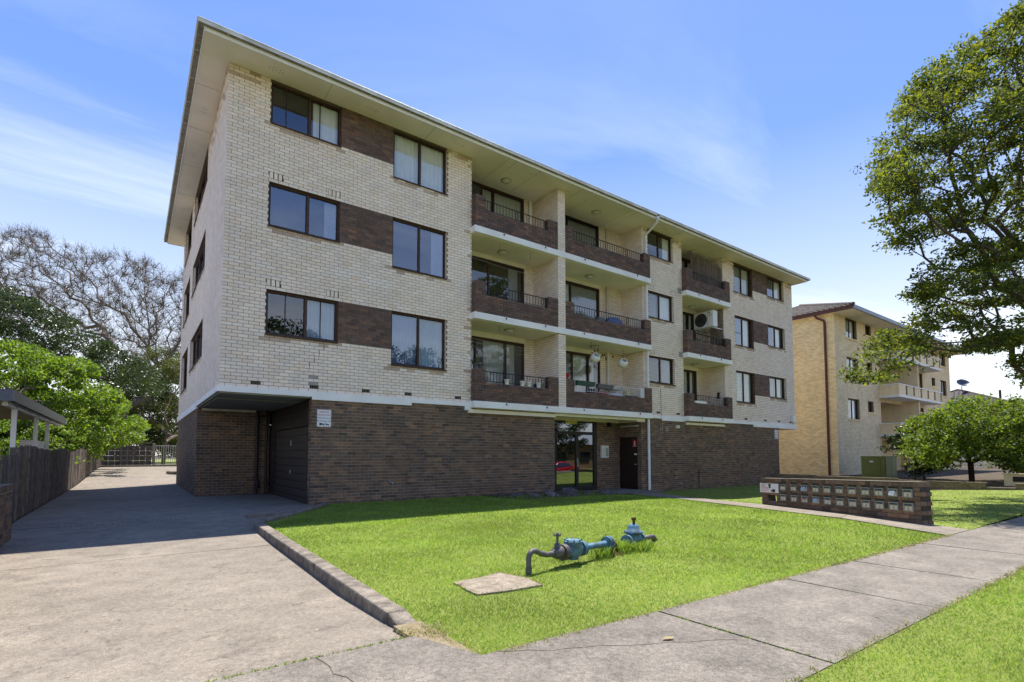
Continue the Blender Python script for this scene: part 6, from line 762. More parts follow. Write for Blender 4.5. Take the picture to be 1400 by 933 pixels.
TP['bare'] = np.array([17, 748, 202, -133, 935, 216, -59, 836, 220, -148, 953, 274, -107, 872, 248, -169, 873, 200, -17, 849, 226, -61, 830, 241, 95, 804, 198, -100, 913, 279, -3, 830, 228, -57, 865, 232, 48, 749, 204, -14, 798, 236, 0, 812, 116, -155, 889, 263, 63, 698, 210, -93, 858, 204, -130, 928, 208, -168, 964, 264, 43, 715, 219, -6, 746, 149, -6, 874, 270, -153, 967, 204, 61, 800, 145, -151, 970, 310, -131, 891, 218, -2, 795, 165, 6, 868, 225, 69, 701, 194, -53, 836, 140, -100, 923, 301, -158, 867, 244, -129, 863, 211, -77, 910, 233, 44, 720, 99, -160, 972, 264, -41, 787, 129, 22, 808, 233, -145, 849, 209, -141, 901, 217, -54, 794, 178, 30, 736, 151, -96, 860, 285, -122, 886, 286, -115, 962, 191, -48, 826, 193, 36, 739, 223, -96, 819, 274, 11, 836, 148, -91, 934, 217, 60, 714, 133, -132, 925, 223, -78, 853, 187, 11, 783, 133, -118, 920, 187, -52, 880, 167, -48, 872, 237, -23, 902, 132, -10, 806, 173, -32, 833, 193, -21, 790, 190, 54, 758, 185, -110, 828, 245, 23, 865, 182, -29, 762, 159, -55, 824, 144, 75, 705, 127, -146, 908, 272, -14, 777, 147, 50, 753, 150, 41, 713, 192, 50, 782, 162, 80, 707, 180, -26, 887, 201, 78, 762, 220, 57, 708, 109, 87, 764, 177, 58, 750, 182, -101, 883, 205, 52, 821, 216, -124, 890, 212, 4, 817, 210, -83, 825, 212, -109, 904, 216, 46, 773, 168, -112, 889, 285, 80, 765, 188, 22, 848, 241, 88, 736, 134, -94, 850, 242, -80, 849, 215, -52, 889, 199, -128, 858, 280, -13, 797, 235, -158, 958, 196, 8, 844, 132, 65, 801, 213, 76, 776, 191, 51, 725, 165, -166, 882, 261, -26, 806, 222, -23, 861, 127, -118, 869, 207, 71, 743, 227, -23, 814, 129, 1, 808, 168, -6, 796, 170, -175, 895, 194, -108, 936, 232, -43, 892, 180, -14, 813, 201, -75, 800, 235, -52, 869, 141, -154, 931, 219, -132, 968, 212, 67, 689, 121, 82, 681, 142, -176, 892, 202, 62, 827, 263, -192, 1002, 229, -45, 787, 185, -185, 973, 258, -40, 892, 244, 40, 740, 163, 9, 739, 103, -41, 816, 220, -160, 909, 212, -27, 834, 167, -136, 876, 240, -101, 826, 202, 5, 861, 171, -98, 901, 213, -58, 841, 222, -68, 812, 168, -189, 997, 239, -95, 876, 288, 6, 733, 205, -70, 916, 250, -81, 907, 165, 77, 779, 235, -11, 782, 251, -88, 826, 203, -169, 997, 272, 52, 809, 252, -54, 793, 248, -17, 748, 190, 34, 754, 205, -79, 841, 167, -11, 828, 178, -150, 987, 199, 71, 686, 137, -93, 853, 174, -171, 880, 188, -161, 852, 238, 7, 803, 240, -118, 898, 241, -19, 832, 148, -25, 847, 233, -2, 831, 162, -156, 855, 174, -37, 839, 143, 26, 785, 203, -27, 763, 186, -145, 843, 201, -13, 888, 122, -50, 883, 158, -96, 873, 290, -119, 946, 279, -137, 882, 205, -10, 740, 196, 55, 748, 175, 69, 803, 201, -3, 735, 219, 60, 767, 161, -136, 965, 322, -137, 839, 203, 10, 793, 204, -84, 837, 204, -64, 849, 253, -164, 939, 191, 30, 762, 102, 74, 783, 139, 77, 708, 186, -118, 840, 171, 36, 758, 152, -14, 855, 261, -9, 785, 159, -7, 769, 151, 87, 706, 148, -12, 815, 189, 65, 791, 195, -39, 782, 251, 55, 804, 141, -49, 800, 195, -57, 884, 245, -44, 814, 135, 57, 695, 195, -134, 970, 255, -69, 872, 231, 60, 694, 196, 51, 805, 160, 24, 737, 112, 15, 834, 229, 86, 769, 127, -43, 808, 257, 47, 726, 134, 7, 736, 214, 16, 762, 220, -75, 839, 229, -1, 840, 195, -33, 894, 138, 0, 785, 178, -48, 831, 253, -156, 904, 227, 11, 769, 149, -71, 888, 161, -18, 833, 136, 33, 821, 252, 22, 812, 162, -158, 992, 217, -99, 840, 186, 65, 754, 175, -162, 906, 228, 75, 769, 123, -21, 793, 199, -84, 927, 235, -187, 951, 273, 82, 715, 207, -56, 837, 178, -61, 809, 155, -129, 854, 250, -63, 851, 157, 41, 733, 107, -19, 818, 198, -157, 947, 220, -185, 967, 246, 13, 813, 161, -105, 929, 192, -123, 945, 273, -5, 868, 267, 59, 739, 140, 78, 769, 185, -108, 934, 229, -86, 864, 201, -18, 820, 239, -61, 883, 249, 58, 766, 164, -112, 902, 289, -39, 804, 204, 89, 741, 153, 23, 780, 102, -67, 870, 184, 53, 757, 167, -27, 862, 155, 77, 755, 121, 39, 788, 108, 26, 767, 225, -53, 804, 229, 11, 733, 215, -134, 853, 233, 68, 689, 116, -18, 888, 253, -13, 839, 182, -2, 852, 207, 79, 709, 127, 87, 731, 158, 55, 841, 187, -148, 874, 269, -171, 873, 206, -4, 878, 260, -70, 852, 207, -200, 1012, 252, -147, 860, 216, -113, 911, 250, 75, 781, 241, 52, 704, 221, -170, 906, 249, -75, 811, 184, -50, 853, 265, -1, 762, 116, -168, 922, 216, -145, 961, 248, -168, 962, 232, -126, 854, 203, -167, 879, 222, -185, 992, 217, 43, 750, 168, -34, 903, 173, 73, 747, 147, -149, 897, 245, 42, 735, 169, -79, 917, 287, 11, 802, 113, 40, 732, 111, 11, 812, 232, -24, 782, 149, -92, 830, 208, 55, 834, 146, -124, 943, 210, -76, 818, 244, -124, 838, 231, 28, 837, 119, -171, 977, 211, 83, 720, 161, 41, 808, 110, -22, 896, 204, 45, 840, 253, 47, 764, 163, -12, 771, 252, 9, 811, 219, -180, 1010, 257, -70, 845, 150, -93, 823, 188, 16, 817, 255, 65, 822, 196, -170, 924, 236, -71, 881, 157, -164, 964, 285, 17, 787, 191, -83, 895, 219, -69, 867, 176, 77, 745, 205, -77, 804, 198, -106, 949, 270, -128, 952, 253, -5, 802, 243, -51, 828, 170, -180, 977, 234, 15, 834, 183, 55, 793, 161, -51, 799, 243, -40, 914, 162, 70, 781, 241, -28, 783, 204, -142, 854, 182, 61, 707, 201, -126, 870, 281, 63, 701, 117, 56, 818, 260, 69, 783, 123, 21, 842, 104, 19, 809, 173, -61, 869, 276, -89, 831, 164, -123, 886, 200, -123, 904, 210, -41, 864, 198, -140, 852, 205, -128, 922, 290, -134, 968, 291, -14, 838, 221, 2, 839, 113, -12, 855, 127, -93, 814, 196, -104, 906, 298, -163, 998, 201, -139, 897, 209, -129, 919, 193, 52, 811, 216, 9, 837, 224, -2, 827, 114, -21, 763, 226, -17, 873, 259, -28, 887, 282, 23, 865, 202, -155, 853, 179, -116, 943, 228, -20, 785, 120, -112, 907, 269, -49, 823, 201, -117, 897, 238, 7, 786, 247, 12, 817, 130, 42, 795, 184, -3, 818, 176, -144, 914, 186, -34, 872, 263, -111, 831, 278, -171, 974, 242, -28, 799, 154, 51, 742, 221, -57, 787, 153, -137, 906, 297, -89, 938, 186, -101, 895, 277, 90, 787, 162, -50, 799, 241, -40, 771, 151, -40, 875, 276, -37, 814, 173, 24, 832, 126, 30, 843, 197, -75, 802, 244, 21, 755, 196, 57, 716, 185, -143, 918, 233, -5, 799, 199, 46, 832, 227, -135, 965, 286, -140, 903, 286, 53, 827, 204, -91, 886, 229, -3, 761, 110, 8, 805, 198, -38, 845, 238, -25, 781, 157, -44, 856, 207, -7, 810, 193, 59, 748, 128, -115, 819, 216, -118, 896, 194, -2, 817, 134, -127, 860, 184, 75, 745, 200, 8, 854, 255, -104, 877, 269, 49, 778, 170, -18, 854, 137, -59, 890, 229, -28, 900, 171, -33, 800, 250, -152, 889, 271, -5, 756, 187, 85, 785, 204, -145, 964, 245, -125, 920, 209, 15, 847, 224, 49, 703, 133, -122, 965, 274, 71, 729, 155, -114, 844, 186, 36, 798, 119, -140, 917, 202, -61, 816, 246, 37, 818, 129, 7, 854, 155, 42, 779, 156, -90, 941, 224, -126, 932, 256, 42, 773, 205, 64, 772, 163, -56, 872, 219, -22, 811, 160, 24, 769, 240, 8, 781, 170, -89, 926, 206, -85, 839, 173, 62, 763, 179, 68, 766, 216, -135, 868, 270, -102, 858, 271, 17, 774, 190, -13, 759, 128, 70, 719, 182, 48, 799, 254, 82, 715, 205, -16, 790, 207, -161, 981, 279, 32, 786, 201, 43, 750, 130, -38, 889, 171, -39, 849, 137, 0, 753, 108, -79, 862, 235, -33, 842, 268, 71, 780, 224, 67, 746, 157, -99, 853, 284, -161, 996, 231, 37, 793, 231, -21, 808, 135, -78, 836, 201, -59, 872, 161, -3, 760, 227, -61, 867, 189, -29, 895, 269, 82, 699, 185, 13, 806, 136, -31, 773, 170, -18, 765, 207, 56, 719, 196, -125, 911, 274, -141, 887, 241, -4, 858, 122, 20, 741, 167, -113, 915, 246, -1, 781, 239, -96, 896, 247, -51, 852, 176, -126, 962, 296, -112, 850, 257, 12, 769, 165, -2, 747, 113, -53, 789, 218, 13, 745, 151, -133, 913, 199, -137, 975, 241, -162, 925, 267, -56, 863, 193, 42, 800, 122, -60, 860, 177, -9, 779, 183, 62, 748, 164, -113, 919, 269, 30, 753, 105, 80, 750, 172, -197, 997, 256, -145, 941, 257, -117, 904, 207, -152, 950, 204, 41, 757, 118, -184, 938, 216, 25, 728, 114, 60, 832, 238, 27, 759, 147, -31, 902, 199, 3, 803, 154, 64, 733, 161, -2, 855, 242, -51, 799, 181, -26, 767, 126, -85, 811, 234, -14, 781, 110, -108, 918, 198, -12, 807, 259, 18, 737, 221, 94, 807, 234, -187, 954, 233, -71, 876, 239, -154, 899, 231, -30, 834, 185, -90, 854, 168, 50, 698, 221, 21, 758, 190, -31, 830, 139, -74, 846, 222, -36, 890, 257, -171, 984, 232, 34, 810, 124, -119, 951, 239, 0, 789, 219, -3, 840, 266, -90, 850, 233, -129, 906, 270, 67, 736, 116, 16, 826, 199, -94, 805, 161, -83, 831, 247, -92, 845, 238, -140, 931, 242, -70, 848, 169, -132, 907, 217, -165, 892, 232, -75, 799, 165, 64, 792, 130, -185, 983, 265, -142, 976, 293, -114, 886, 230, 39, 709, 138, -150, 920, 219, -127, 953, 214, -37, 827, 227, -76, 862, 207, -80, 908, 293, -165, 947, 268, 34, 777, 133, -164, 906, 262, -136, 878, 203, 6, 787, 206, -176, 953, 222, -22, 857, 189, -176, 1000, 239, 37, 813, 235, -154, 848, 210, -170, 979, 289, -85, 880, 183, -141, 839, 233, 37, 777, 222, -4, 744, 132, -33, 766, 236, -37, 887, 278, -194, 1019, 265, -162, 905, 251, 69, 731, 125, -166, 976, 284, -112, 843, 236, -132, 886, 198, 85, 727, 170, -49, 820, 220, 85, 732, 147, 13, 861, 251, 6, 871, 213, -80, 826, 178, 5, 740, 178, -118, 891, 246, -62, 798, 168, 77, 757, 131, 69, 734, 178, -111, 899, 241, -32, 795, 158, -100, 825, 221, 17, 818, 180, 27, 808, 229, -36, 764, 156, -7, 885, 135, -147, 933, 233, -59, 802, 165, -176, 1010, 203, -103, 885, 217, 18, 813, 257, 0, 771, 138, -125, 851, 185, -128, 858, 172, -109, 862, 280, -18, 798, 200, -26, 775, 189, 78, 726, 188, 28, 849, 164, -94, 880, 207, -105, 844, 267, 14, 744, 229, 38, 760, 222, -137, 888, 185, 37, 851, 131, -132, 968, 245, -118, 920, 300, -68, 825, 167, 20, 799, 184, 25, 837, 240, -49, 878, 144, -142, 901, 186, -124, 840, 226, -28, 848, 222, -156, 938, 206, -177, 898, 241, -168, 939, 250, -79, 803, 201, -11, 838, 204, 4, 765, 223, -92, 865, 240, -167, 861, 224, -172, 928, 272, -132, 954, 296, 51, 819, 175, -28, 773, 252, 8, 836, 266, -125, 867, 280, 67, 767, 143, -106, 936, 275, -41, 803, 240, -128, 883, 256, -16, 877, 133, 7, 765, 242, 7, 811, 259, -138, 948, 275, 96, 800, 227, 15, 807, 155, -12, 866, 245, -64, 878, 246, -24, 837, 227, 92, 729, 126, -159, 872, 253, -65, 868, 231, -102, 882, 272, -50, 779, 242, -14, 844, 269, 2, 868, 230, 52, 713, 190, -47, 878, 201, 25, 837, 180, -73, 920, 280, -137, 962, 280, 60, 704, 131, 44, 785, 118, -7, 839, 148, -148, 883, 228, 63, 754, 186, -54, 825, 236, 1, 751, 128, -107, 839, 170, -67, 787, 244, 4, 777, 215, 73, 811, 253, 22, 785, 117, -35, 848, 216, 60, 698, 126, 88, 731, 191, -94, 903, 276, 75, 699, 207, -132, 926, 249, -126, 892, 179, -10, 869, 208, 70, 795, 234, -107, 880, 222, -42, 908, 198, 38, 772, 217, -108, 894, 228, -160, 851, 217, -184, 935, 260, -79, 897, 264, 55, 713, 209, 82, 745, 227, 51, 806, 131, 17, 815, 159, -81, 933, 216, 50, 781, 121, -111, 811, 259, -124, 953, 222, -82, 815, 161, -62, 857, 204, -37, 864, 169, 35, 848, 149, -55, 870, 175, -23, 829, 161, -127, 827, 209, 65, 748, 123, 39, 807, 188, -179, 909, 269, 62, 784, 134, 47, 723, 220, -167, 912, 277, -7, 790, 221, 25, 825, 245, 30, 843, 184, -26, 828, 129, -28, 891, 148, -109, 889, 188, -4, 838, 156, -34, 783, 169, -63, 864, 233, 15, 790, 191, -28, 888, 178, 81, 808, 235, -28, 881, 156, 17, 851, 213, 2, 763, 142, -141, 880, 248, -89, 919, 267, 65, 726, 213, 96, 778, 229, -130, 955, 232, -3, 749, 219, 80, 780, 216, 3, 750, 226, 6, 813, 201, 20, 750, 160, -76, 928, 236, 38, 842, 110, 48, 728, 202, 78, 718, 120, 4, 774, 146, 0, 842, 177, -14, 874, 160, -58, 898, 219, 23, 762, 99, -182, 946, 262, -23, 803, 148, 3, 743, 190, 11, 828, 239, -1, 816, 249, -50, 842, 254, -53, 921, 150, -47, 805, 222, -164, 890, 198, -74, 848, 196, 32, 752, 126, -46, 870, 272, 93, 789, 223, -57, 794, 200, -91, 822, 185, -174, 958, 210, -139, 873, 231, -142, 905, 196, 2, 805, 137, 58, 722, 196, 24, 752, 193, 74, 800, 210, 41, 793, 153, -6, 757, 113, -92, 883, 267, -178, 998, 261, 76, 747, 206, -17, 752, 201, -10, 867, 254, 16, 829, 132, 45, 808, 156, -99, 891, 215, -31, 870, 153, 12, 850, 153, 48, 779, 231, -135, 962, 243, 50, 786, 136, 62, 799, 142, -92, 859, 275, -44, 883, 206, 36, 836, 183, -91, 886, 207, -146, 848, 263, -132, 967, 287, -160, 946, 195, -173, 930, 246, 68, 725, 125, -86, 841, 195, -38, 843, 264, -179, 926, 193, -24, 842, 234, -17, 832, 167, 91, 765, 191, -108, 858, 201, 41, 751, 120, -156, 990, 201, -166, 893, 211, 67, 711, 109, 71, 829, 200, 43, 705, 217, -40, 828, 184, -69, 867, 229, 7, 849, 179, 53, 810, 195, -123, 908, 197, 19, 731, 195, 58, 790, 213, -39, 860, 218, -104, 935, 303, -51, 773, 188, 58, 813, 163, -10, 763, 127, -76, 917, 226, -173, 894, 195, -148, 880, 219, -2, 815, 195, -115, 827, 245, -124, 888, 191, -149, 961, 240, -152, 878, 272, 75, 738, 146, -171, 950, 232, -142, 893, 250, -89, 861, 162, -112, 837, 189, -38, 883, 216, -139, 917, 290, -110, 870, 195, 17, 782, 197, -21, 803, 222, 94, 780, 209, -167, 976, 263, -26, 804, 227, 11, 824, 227, -97, 884, 249, 39, 800, 160, 44, 800, 164, -115, 942, 243, 8, 732, 189, -8, 853, 221, -99, 854, 240, -123, 954, 208, 40, 822, 114, -132, 956, 237, -124, 845, 242, 10, 733, 128, 11, 730, 170, 18, 747, 178, -113, 940, 310, -125, 933, 256, 35, 730, 132, -35, 817, 241, 17, 761, 153, -142, 958, 236, -123, 899, 231, -153, 891, 245, 88, 707, 190, 41, 812, 239, 36, 719, 183, -114, 844, 179, -146, 977, 257, 38, 784, 113, 66, 830, 119, 2, 866, 215, -54, 818, 189, -99, 941, 260, -81, 875, 159, -119, 870, 290, -81, 890, 258, -138, 963, 237, 1, 784, 126, -60, 901, 218, -2, 813, 181, -55, 797, 167, -82, 943, 175, 1, 734, 193, 43, 825, 155, -75, 923, 176, -80, 913, 279, 19, 726, 134, -16, 808, 155, -176, 895, 260, -8, 749, 106, 9, 841, 269, -108, 829, 206, -174, 908, 206, 42, 839, 154, -131, 885, 286, 16, 853, 225, -21, 816, 221, 46, 757, 233, 6, 767, 107, 65, 705, 116, -117, 881, 192, 50, 737, 164, -139, 970, 261, -27, 858, 144, -188, 956, 254, -111, 884, 199, 10, 854, 169, 24, 751, 222, 17, 794, 105, 95, 810, 145, 42, 772, 148, -68, 847, 210, -158, 915, 184, -41, 881, 212, 45, 724, 163, -137, 957, 197, -13, 847, 262, -39, 837, 196, 25, 845, 181, -29, 789, 221, -32, 846, 270, 91, 800, 133, -79, 825, 194, -144, 980, 224, -64, 855, 184, 81, 757, 199, -28, 795, 194, 52, 804, 227, -64, 901, 277, -3, 778, 134, -46, 815, 237, -121, 961, 299, -150, 868, 180, -23, 783, 163, -58, 840, 231, -44, 895, 213, 49, 777, 144, -96, 801, 249, -43, 883, 249, 20, 837, 217, -77, 897, 227, -89, 853, 272, 6, 833, 243, -23, 769, 143, -16, 835, 205, 1, 859, 124, -128, 940, 196, 83, 712, 198, 91, 775, 171, -44, 881, 164, -137, 959, 194, -49, 825, 231, -118, 898, 241, -189, 969, 275, 60, 727, 184, -30, 773, 123, -128, 940, 301, -13, 833, 202, 0, 767, 241, 4, 775, 249, -47, 866, 173, -33, 769, 173, -175, 874, 257, 45, 768, 138, -156, 909, 263, -15, 868, 182, -28, 888, 133, 29, 747, 131, 67, 712, 165, 11, 785, 196, -73, 857, 191, 49, 721, 211, -178, 996, 294, 61, 804, 158, -161, 893, 237, 71, 744, 203, -43, 786, 196, -106, 843, 247, -59, 833, 270, -177, 950, 193, -109, 823, 269, -25, 803, 153, -84, 922, 174, -108, 843, 218, 22, 730, 118, -112, 944, 281, -9, 840, 263, 75, 687, 168, -108, 837, 277, -34, 776, 127, -146, 983, 284, 78, 707, 184, -61, 891, 182, -31, 858, 213, 76, 763, 192, 53, 708, 114, -41, 838, 260, 81, 713, 185, 80, 812, 125, -41, 902, 273, 56, 720, 219, -104, 946, 240, -70, 790, 238, -62, 862, 243, -133, 897, 211, -82, 839, 219, -99, 888, 224, -138, 869, 185, -32, 854, 136, 5, 768, 120, -161, 896, 270, 50, 803, 152, -110, 843, 264, -109, 850, 265, 79, 818, 237, -170, 904, 212, -26, 882, 279, 88, 765, 194, -90, 868, 263, -93, 801, 200, -157, 921, 214, -105, 833, 280, 35, 797, 144, -58, 789, 188, -94, 834, 213, -111, 899, 220, -58, 890, 265, -35, 772, 187, 31, 766, 130, 2, 858, 134, -182, 938, 216, -139, 973, 261, 86, 759, 173, -34, 781, 192, 42, 756, 193, -66, 829, 251, -11, 772, 181, -68, 900, 253, -166, 906, 225, -106, 950, 238, 9, 785, 135, -36, 837, 210, -168, 996, 283, -154, 861, 221, -86, 908, 174, -43, 786, 127, 37, 793, 119, -130, 882, 263, -151, 859, 260, -73, 848, 186, -98, 808, 179, -192, 1003, 287, 34, 735, 161, -26, 754, 219, -135, 837, 223, -119, 820, 272, -111, 842, 278, 63, 739, 183, -126, 915, 273, -10, 814, 158, -185, 969, 214, -2, 846, 170, 45, 771, 196, -42, 799, 228, -139, 901, 288, -53, 912, 193, 29, 810, 128, -128, 886, 276, -65, 790, 188, -22, 813, 195, -7, 763, 177, -140, 925, 243, -104, 933, 230, -181, 993, 269, -62, 834, 227, -155, 945, 237, 21, 719, 222, -195, 991, 241, -85, 880, 217, -14, 754, 176, -97, 854, 196, -102, 899, 247, -50, 913, 194, 60, 790, 169, -160, 915, 198, -149, 890, 209, 4, 753, 234, 19, 783, 177, -31, 792, 228, -4, 809, 129, -64, 790, 230, 48, 768, 148, 33, 831, 244, -74, 848, 172, -39, 875, 179, -132, 947, 232, -161, 874, 226, -151, 955, 205, 26, 845, 159, -175, 928, 221, 92, 754, 222, -11, 758, 132, 31, 741, 173, -72, 917, 263, -105, 862, 267, -131, 836, 204, 87, 743, 155, 7, 811, 132, -6, 828, 262, -154, 866, 219, -81, 913, 228, -14, 794, 133, 75, 750, 188, 53, 798, 173, -174, 962, 213, -62, 813, 181, -50, 792, 222, -144, 916, 225, -68, 821, 256, -2, 792, 220, 28, 839, 214, -104, 876, 256, 40, 793, 242, -102, 822, 232, -38, 857, 266, -17, 791, 242, -191, 992, 281, 55, 778, 151, -168, 980, 249, 33, 841, 157, -104, 903, 273, -53, 827, 212, 86, 716, 140, -149, 919, 262, 10, 801, 147, -169, 894, 249, -86, 874, 269, 7, 810, 154, -161, 863, 213, -10, 814, 132, -184, 972, 229, -59, 849, 245, 48, 742, 195, 19, 727, 145, 15, 822, 184, -60, 883, 283, 37, 782, 153, -84, 874, 241, -164, 939, 288, 8, 843, 257, -77, 897, 206, 27, 758, 181, -42, 863, 271, -106, 944, 191, 33, 735, 216, -25, 852, 214, -53, 908, 202, 19, 750, 146, -44, 839, 189, -120, 893, 191, -169, 863, 236, 2, 863, 148, -90, 883, 286, -58, 866, 187, 56, 789, 180, -129, 860, 180, -29, 760, 134, -48, 788, 189, -160, 942, 221, -131, 884, 188, -89, 854, 173, -34, 867, 134, -30, 824, 145, -95, 809, 217, 96, 782, 139, -60, 842, 147, -78, 911, 230, -37, 896, 245, 29, 751, 171, 54, 781, 220, 5, 846, 124, -146, 864, 245, -14, 820, 200, -181, 985, 295, -140, 910, 260, -87, 819, 246, 76, 819, 205, -131, 901, 214, 68, 826, 185, -168, 962, 208, -67, 792, 186, -89, 880, 211, 7, 757, 114, 33, 849, 166, -100, 945, 226, 37, 809, 193, -142, 955, 195, 10, 753, 213, 27, 718, 143, 28, 823, 207, -8, 870, 172, 51, 712, 209, 57, 701, 224, -7, 752, 207, 3, 744, 232, -151, 984, 314, -41, 800, 136, 26, 806, 207, -95, 852, 195, -150, 878, 229, -1, 864, 134, -150, 947, 292, -151, 939, 240, -86, 849, 230, -78, 812, 228, -8, 838, 153, -30, 791, 228, 40, 819, 140, 35, 849, 119, -11, 882, 193, 59, 779, 248, -98, 846, 211, 45, 840, 147, -13, 891, 173, -131, 889, 207, -40, 838, 171, -19, 756, 247, 67, 717, 212, -167, 928, 218, -56, 810, 225, 5, 822, 185, -104, 834, 191, 4, 832, 186, -80, 920, 197, 65, 729, 180, -135, 915, 216, -146, 912, 193, 25, 752, 99, -30, 837, 164, -168, 885, 186, -54, 906, 270, -32, 763, 186, -104, 896, 217, -53, 786, 226, -63, 921, 158, -91, 803, 184, 79, 768, 218, 68, 749, 141, -136, 907, 240, -94, 856, 217, -157, 913, 201, -135, 909, 187, -135, 858, 265, -34, 821, 172, -87, 841, 221, -107, 892, 177, -145, 931, 243, 2, 815, 244, 9, 857, 200, -61, 801, 255, 31, 754, 215, -42, 870, 207, 76, 756, 134, 15, 761, 153, -6, 836, 183, 2, 856, 134, -100, 863, 250, 35, 808, 178, -63, 812, 167, -124, 854, 256, 22, 865, 119, 69, 730, 219, 2, 774, 173, -136, 876, 261, -60, 789, 245, -10, 794, 208, -127, 911, 238, -128, 939, 294, -81, 795, 221, -159, 869, 239, 83, 759, 190, -147, 868, 187, -6, 754, 117, -121, 919, 228, -22, 857, 211, -6, 840, 116, 15, 854, 186, -163, 903, 213, -107, 861, 284, 53, 814, 193, 65, 731, 220, 59, 746, 223, 16, 846, 268, -175, 988, 236, -134, 900, 211, -172, 955, 193, 16, 748, 109, 75, 742, 191, 13, 827, 153, -112, 924, 309, 57, 772, 216, 73, 781, 237, -9, 782, 180, -105, 827, 195, -38, 896, 151, -85, 934, 168, -12, 798, 237, 70, 693, 145, 45, 782, 187, 21, 853, 177, 45, 729, 117, -15, 773, 194, -32, 762, 172, -125, 874, 181, 39, 772, 205, -35, 872, 207, -158, 896, 263, 1, 787, 150, 4, 857, 276, 8, 817, 167, -159, 974, 266, -101, 873, 265, 73, 711, 174, -6, 768, 170, 53, 770, 239, 17, 775, 231, -81, 902, 276, -30, 758, 165, -121, 873, 206, -63, 818, 191, -74, 906, 272, 50, 788, 197, 47, 757, 220, 70, 713, 186, -90, 888, 204, 35, 854, 210, 18, 835, 128, 49, 718, 135, -75, 902, 232, 80, 773, 149, -4, 855, 116, -28, 759, 204, -112, 854, 270, -175, 889, 255, -98, 920, 176, 72, 685, 184, -104, 908, 188, 38, 726, 177, -164, 996, 215, -162, 921, 264, 34, 807, 118, -51, 798, 160, -114, 928, 255, 72, 690, 134, -124, 949, 265, 4, 780, 128, 16, 738, 126, 51, 702, 204, -27, 762, 152, 29, 858, 208, -147, 886, 267, -101, 888, 194, -119, 898, 218, -18, 814, 159, -37, 855, 202, -129, 894, 262, 47, 791, 120, -56, 827, 213, 63, 837, 136, -28, 782, 206, 59, 762, 127, -186, 937, 241, 64, 736, 191, -121, 959, 274, -164, 976, 254, -188, 974, 204, 47, 820, 181, 65, 771, 157, -10, 849, 146, 49, 715, 123, -110, 829, 169, 43, 756, 153, -124, 905, 201, -151, 963, 259, 49, 847, 148, -71, 801, 259, 13, 741, 213, 51, 764, 171, 57, 806, 217, -136, 909, 227, -9, 876, 120, -65, 889, 229, 5, 758, 152, 8, 818, 114, 11, 833, 112, 3, 835, 193, -167, 931, 201, -57, 853, 242, 62, 686, 215, -68, 848, 159, -144, 965, 208, 50, 831, 257, 74, 772, 215, 21, 860, 251, -186, 948, 253, 36, 839, 124, -94, 939, 260, 34, 833, 232, -17, 837, 246, -72, 816, 190, -46, 845, 260, -133, 839, 211, -46, 796, 195, -25, 888, 228, -31, 807, 146, -3, 762, 234, 72, 724, 188, 92, 771, 172, 11, 805, 161, -121, 937, 189, -101, 931, 178, 9, 782, 102, -125, 827, 214, 61, 828, 174, 59, 796, 170, 63, 725, 154, -21, 763, 205, 69, 699, 122, -150, 897, 196, 67, 808, 154, 23, 768, 159, -90, 840, 187, -133, 834, 232, -30, 864, 165, -75, 882, 230, -70, 813, 215, 48, 714, 108, 86, 725, 158, -94, 879, 245, 31, 844, 116, -111, 877, 281, 75, 759, 200, 97, 721, 186, 60, 732, 241, 81, 800, 155, 20, 783, 181, 23, 747, 169, 72, 753, 183, 37, 810, 175, 63, 754, 229, 66, 757, 200, 70, 805, 239, 78, 759, 223, 28, 745, 219, 46, 746, 165, 43, 742, 215, 58, 756, 202, 91, 736, 165, 26, 788, 211, 112, 752, 193, 72, 788, 158, 56, 745, 238, 25, 771, 199, 60, 762, 243, 82, 780, 155, 61, 705, 207, 64, 769, 217, 22, 732, 164, 74, 704, 198, 49, 725, 226, 53, 760, 145, 59, 790, 209, 84, 723, 163, 60, 794, 151, 30, 791, 187, 43, 790, 203, 67, 735, 177, 56, 768, 149, 76, 751, 171, 62, 737, 149, 24, 794, 234, 45, 733, 155, 72, 740, 210, 27, 733, 202, 81, 730, 210, 63, 710, 239, 77, 762, 222, 19, 754, 173, 33, 751, 218, 20, 776, 160, 42, 717, 174, 39, 803, 226, 71, 805, 196, 64, 760, 163, 57, 709, 183, 52, 730, 178, 108, 789, 184, 80, 756, 243, 75, 795, 229, 59, 808, 186, 95, 728, 180]).reshape(-1, 3)/10
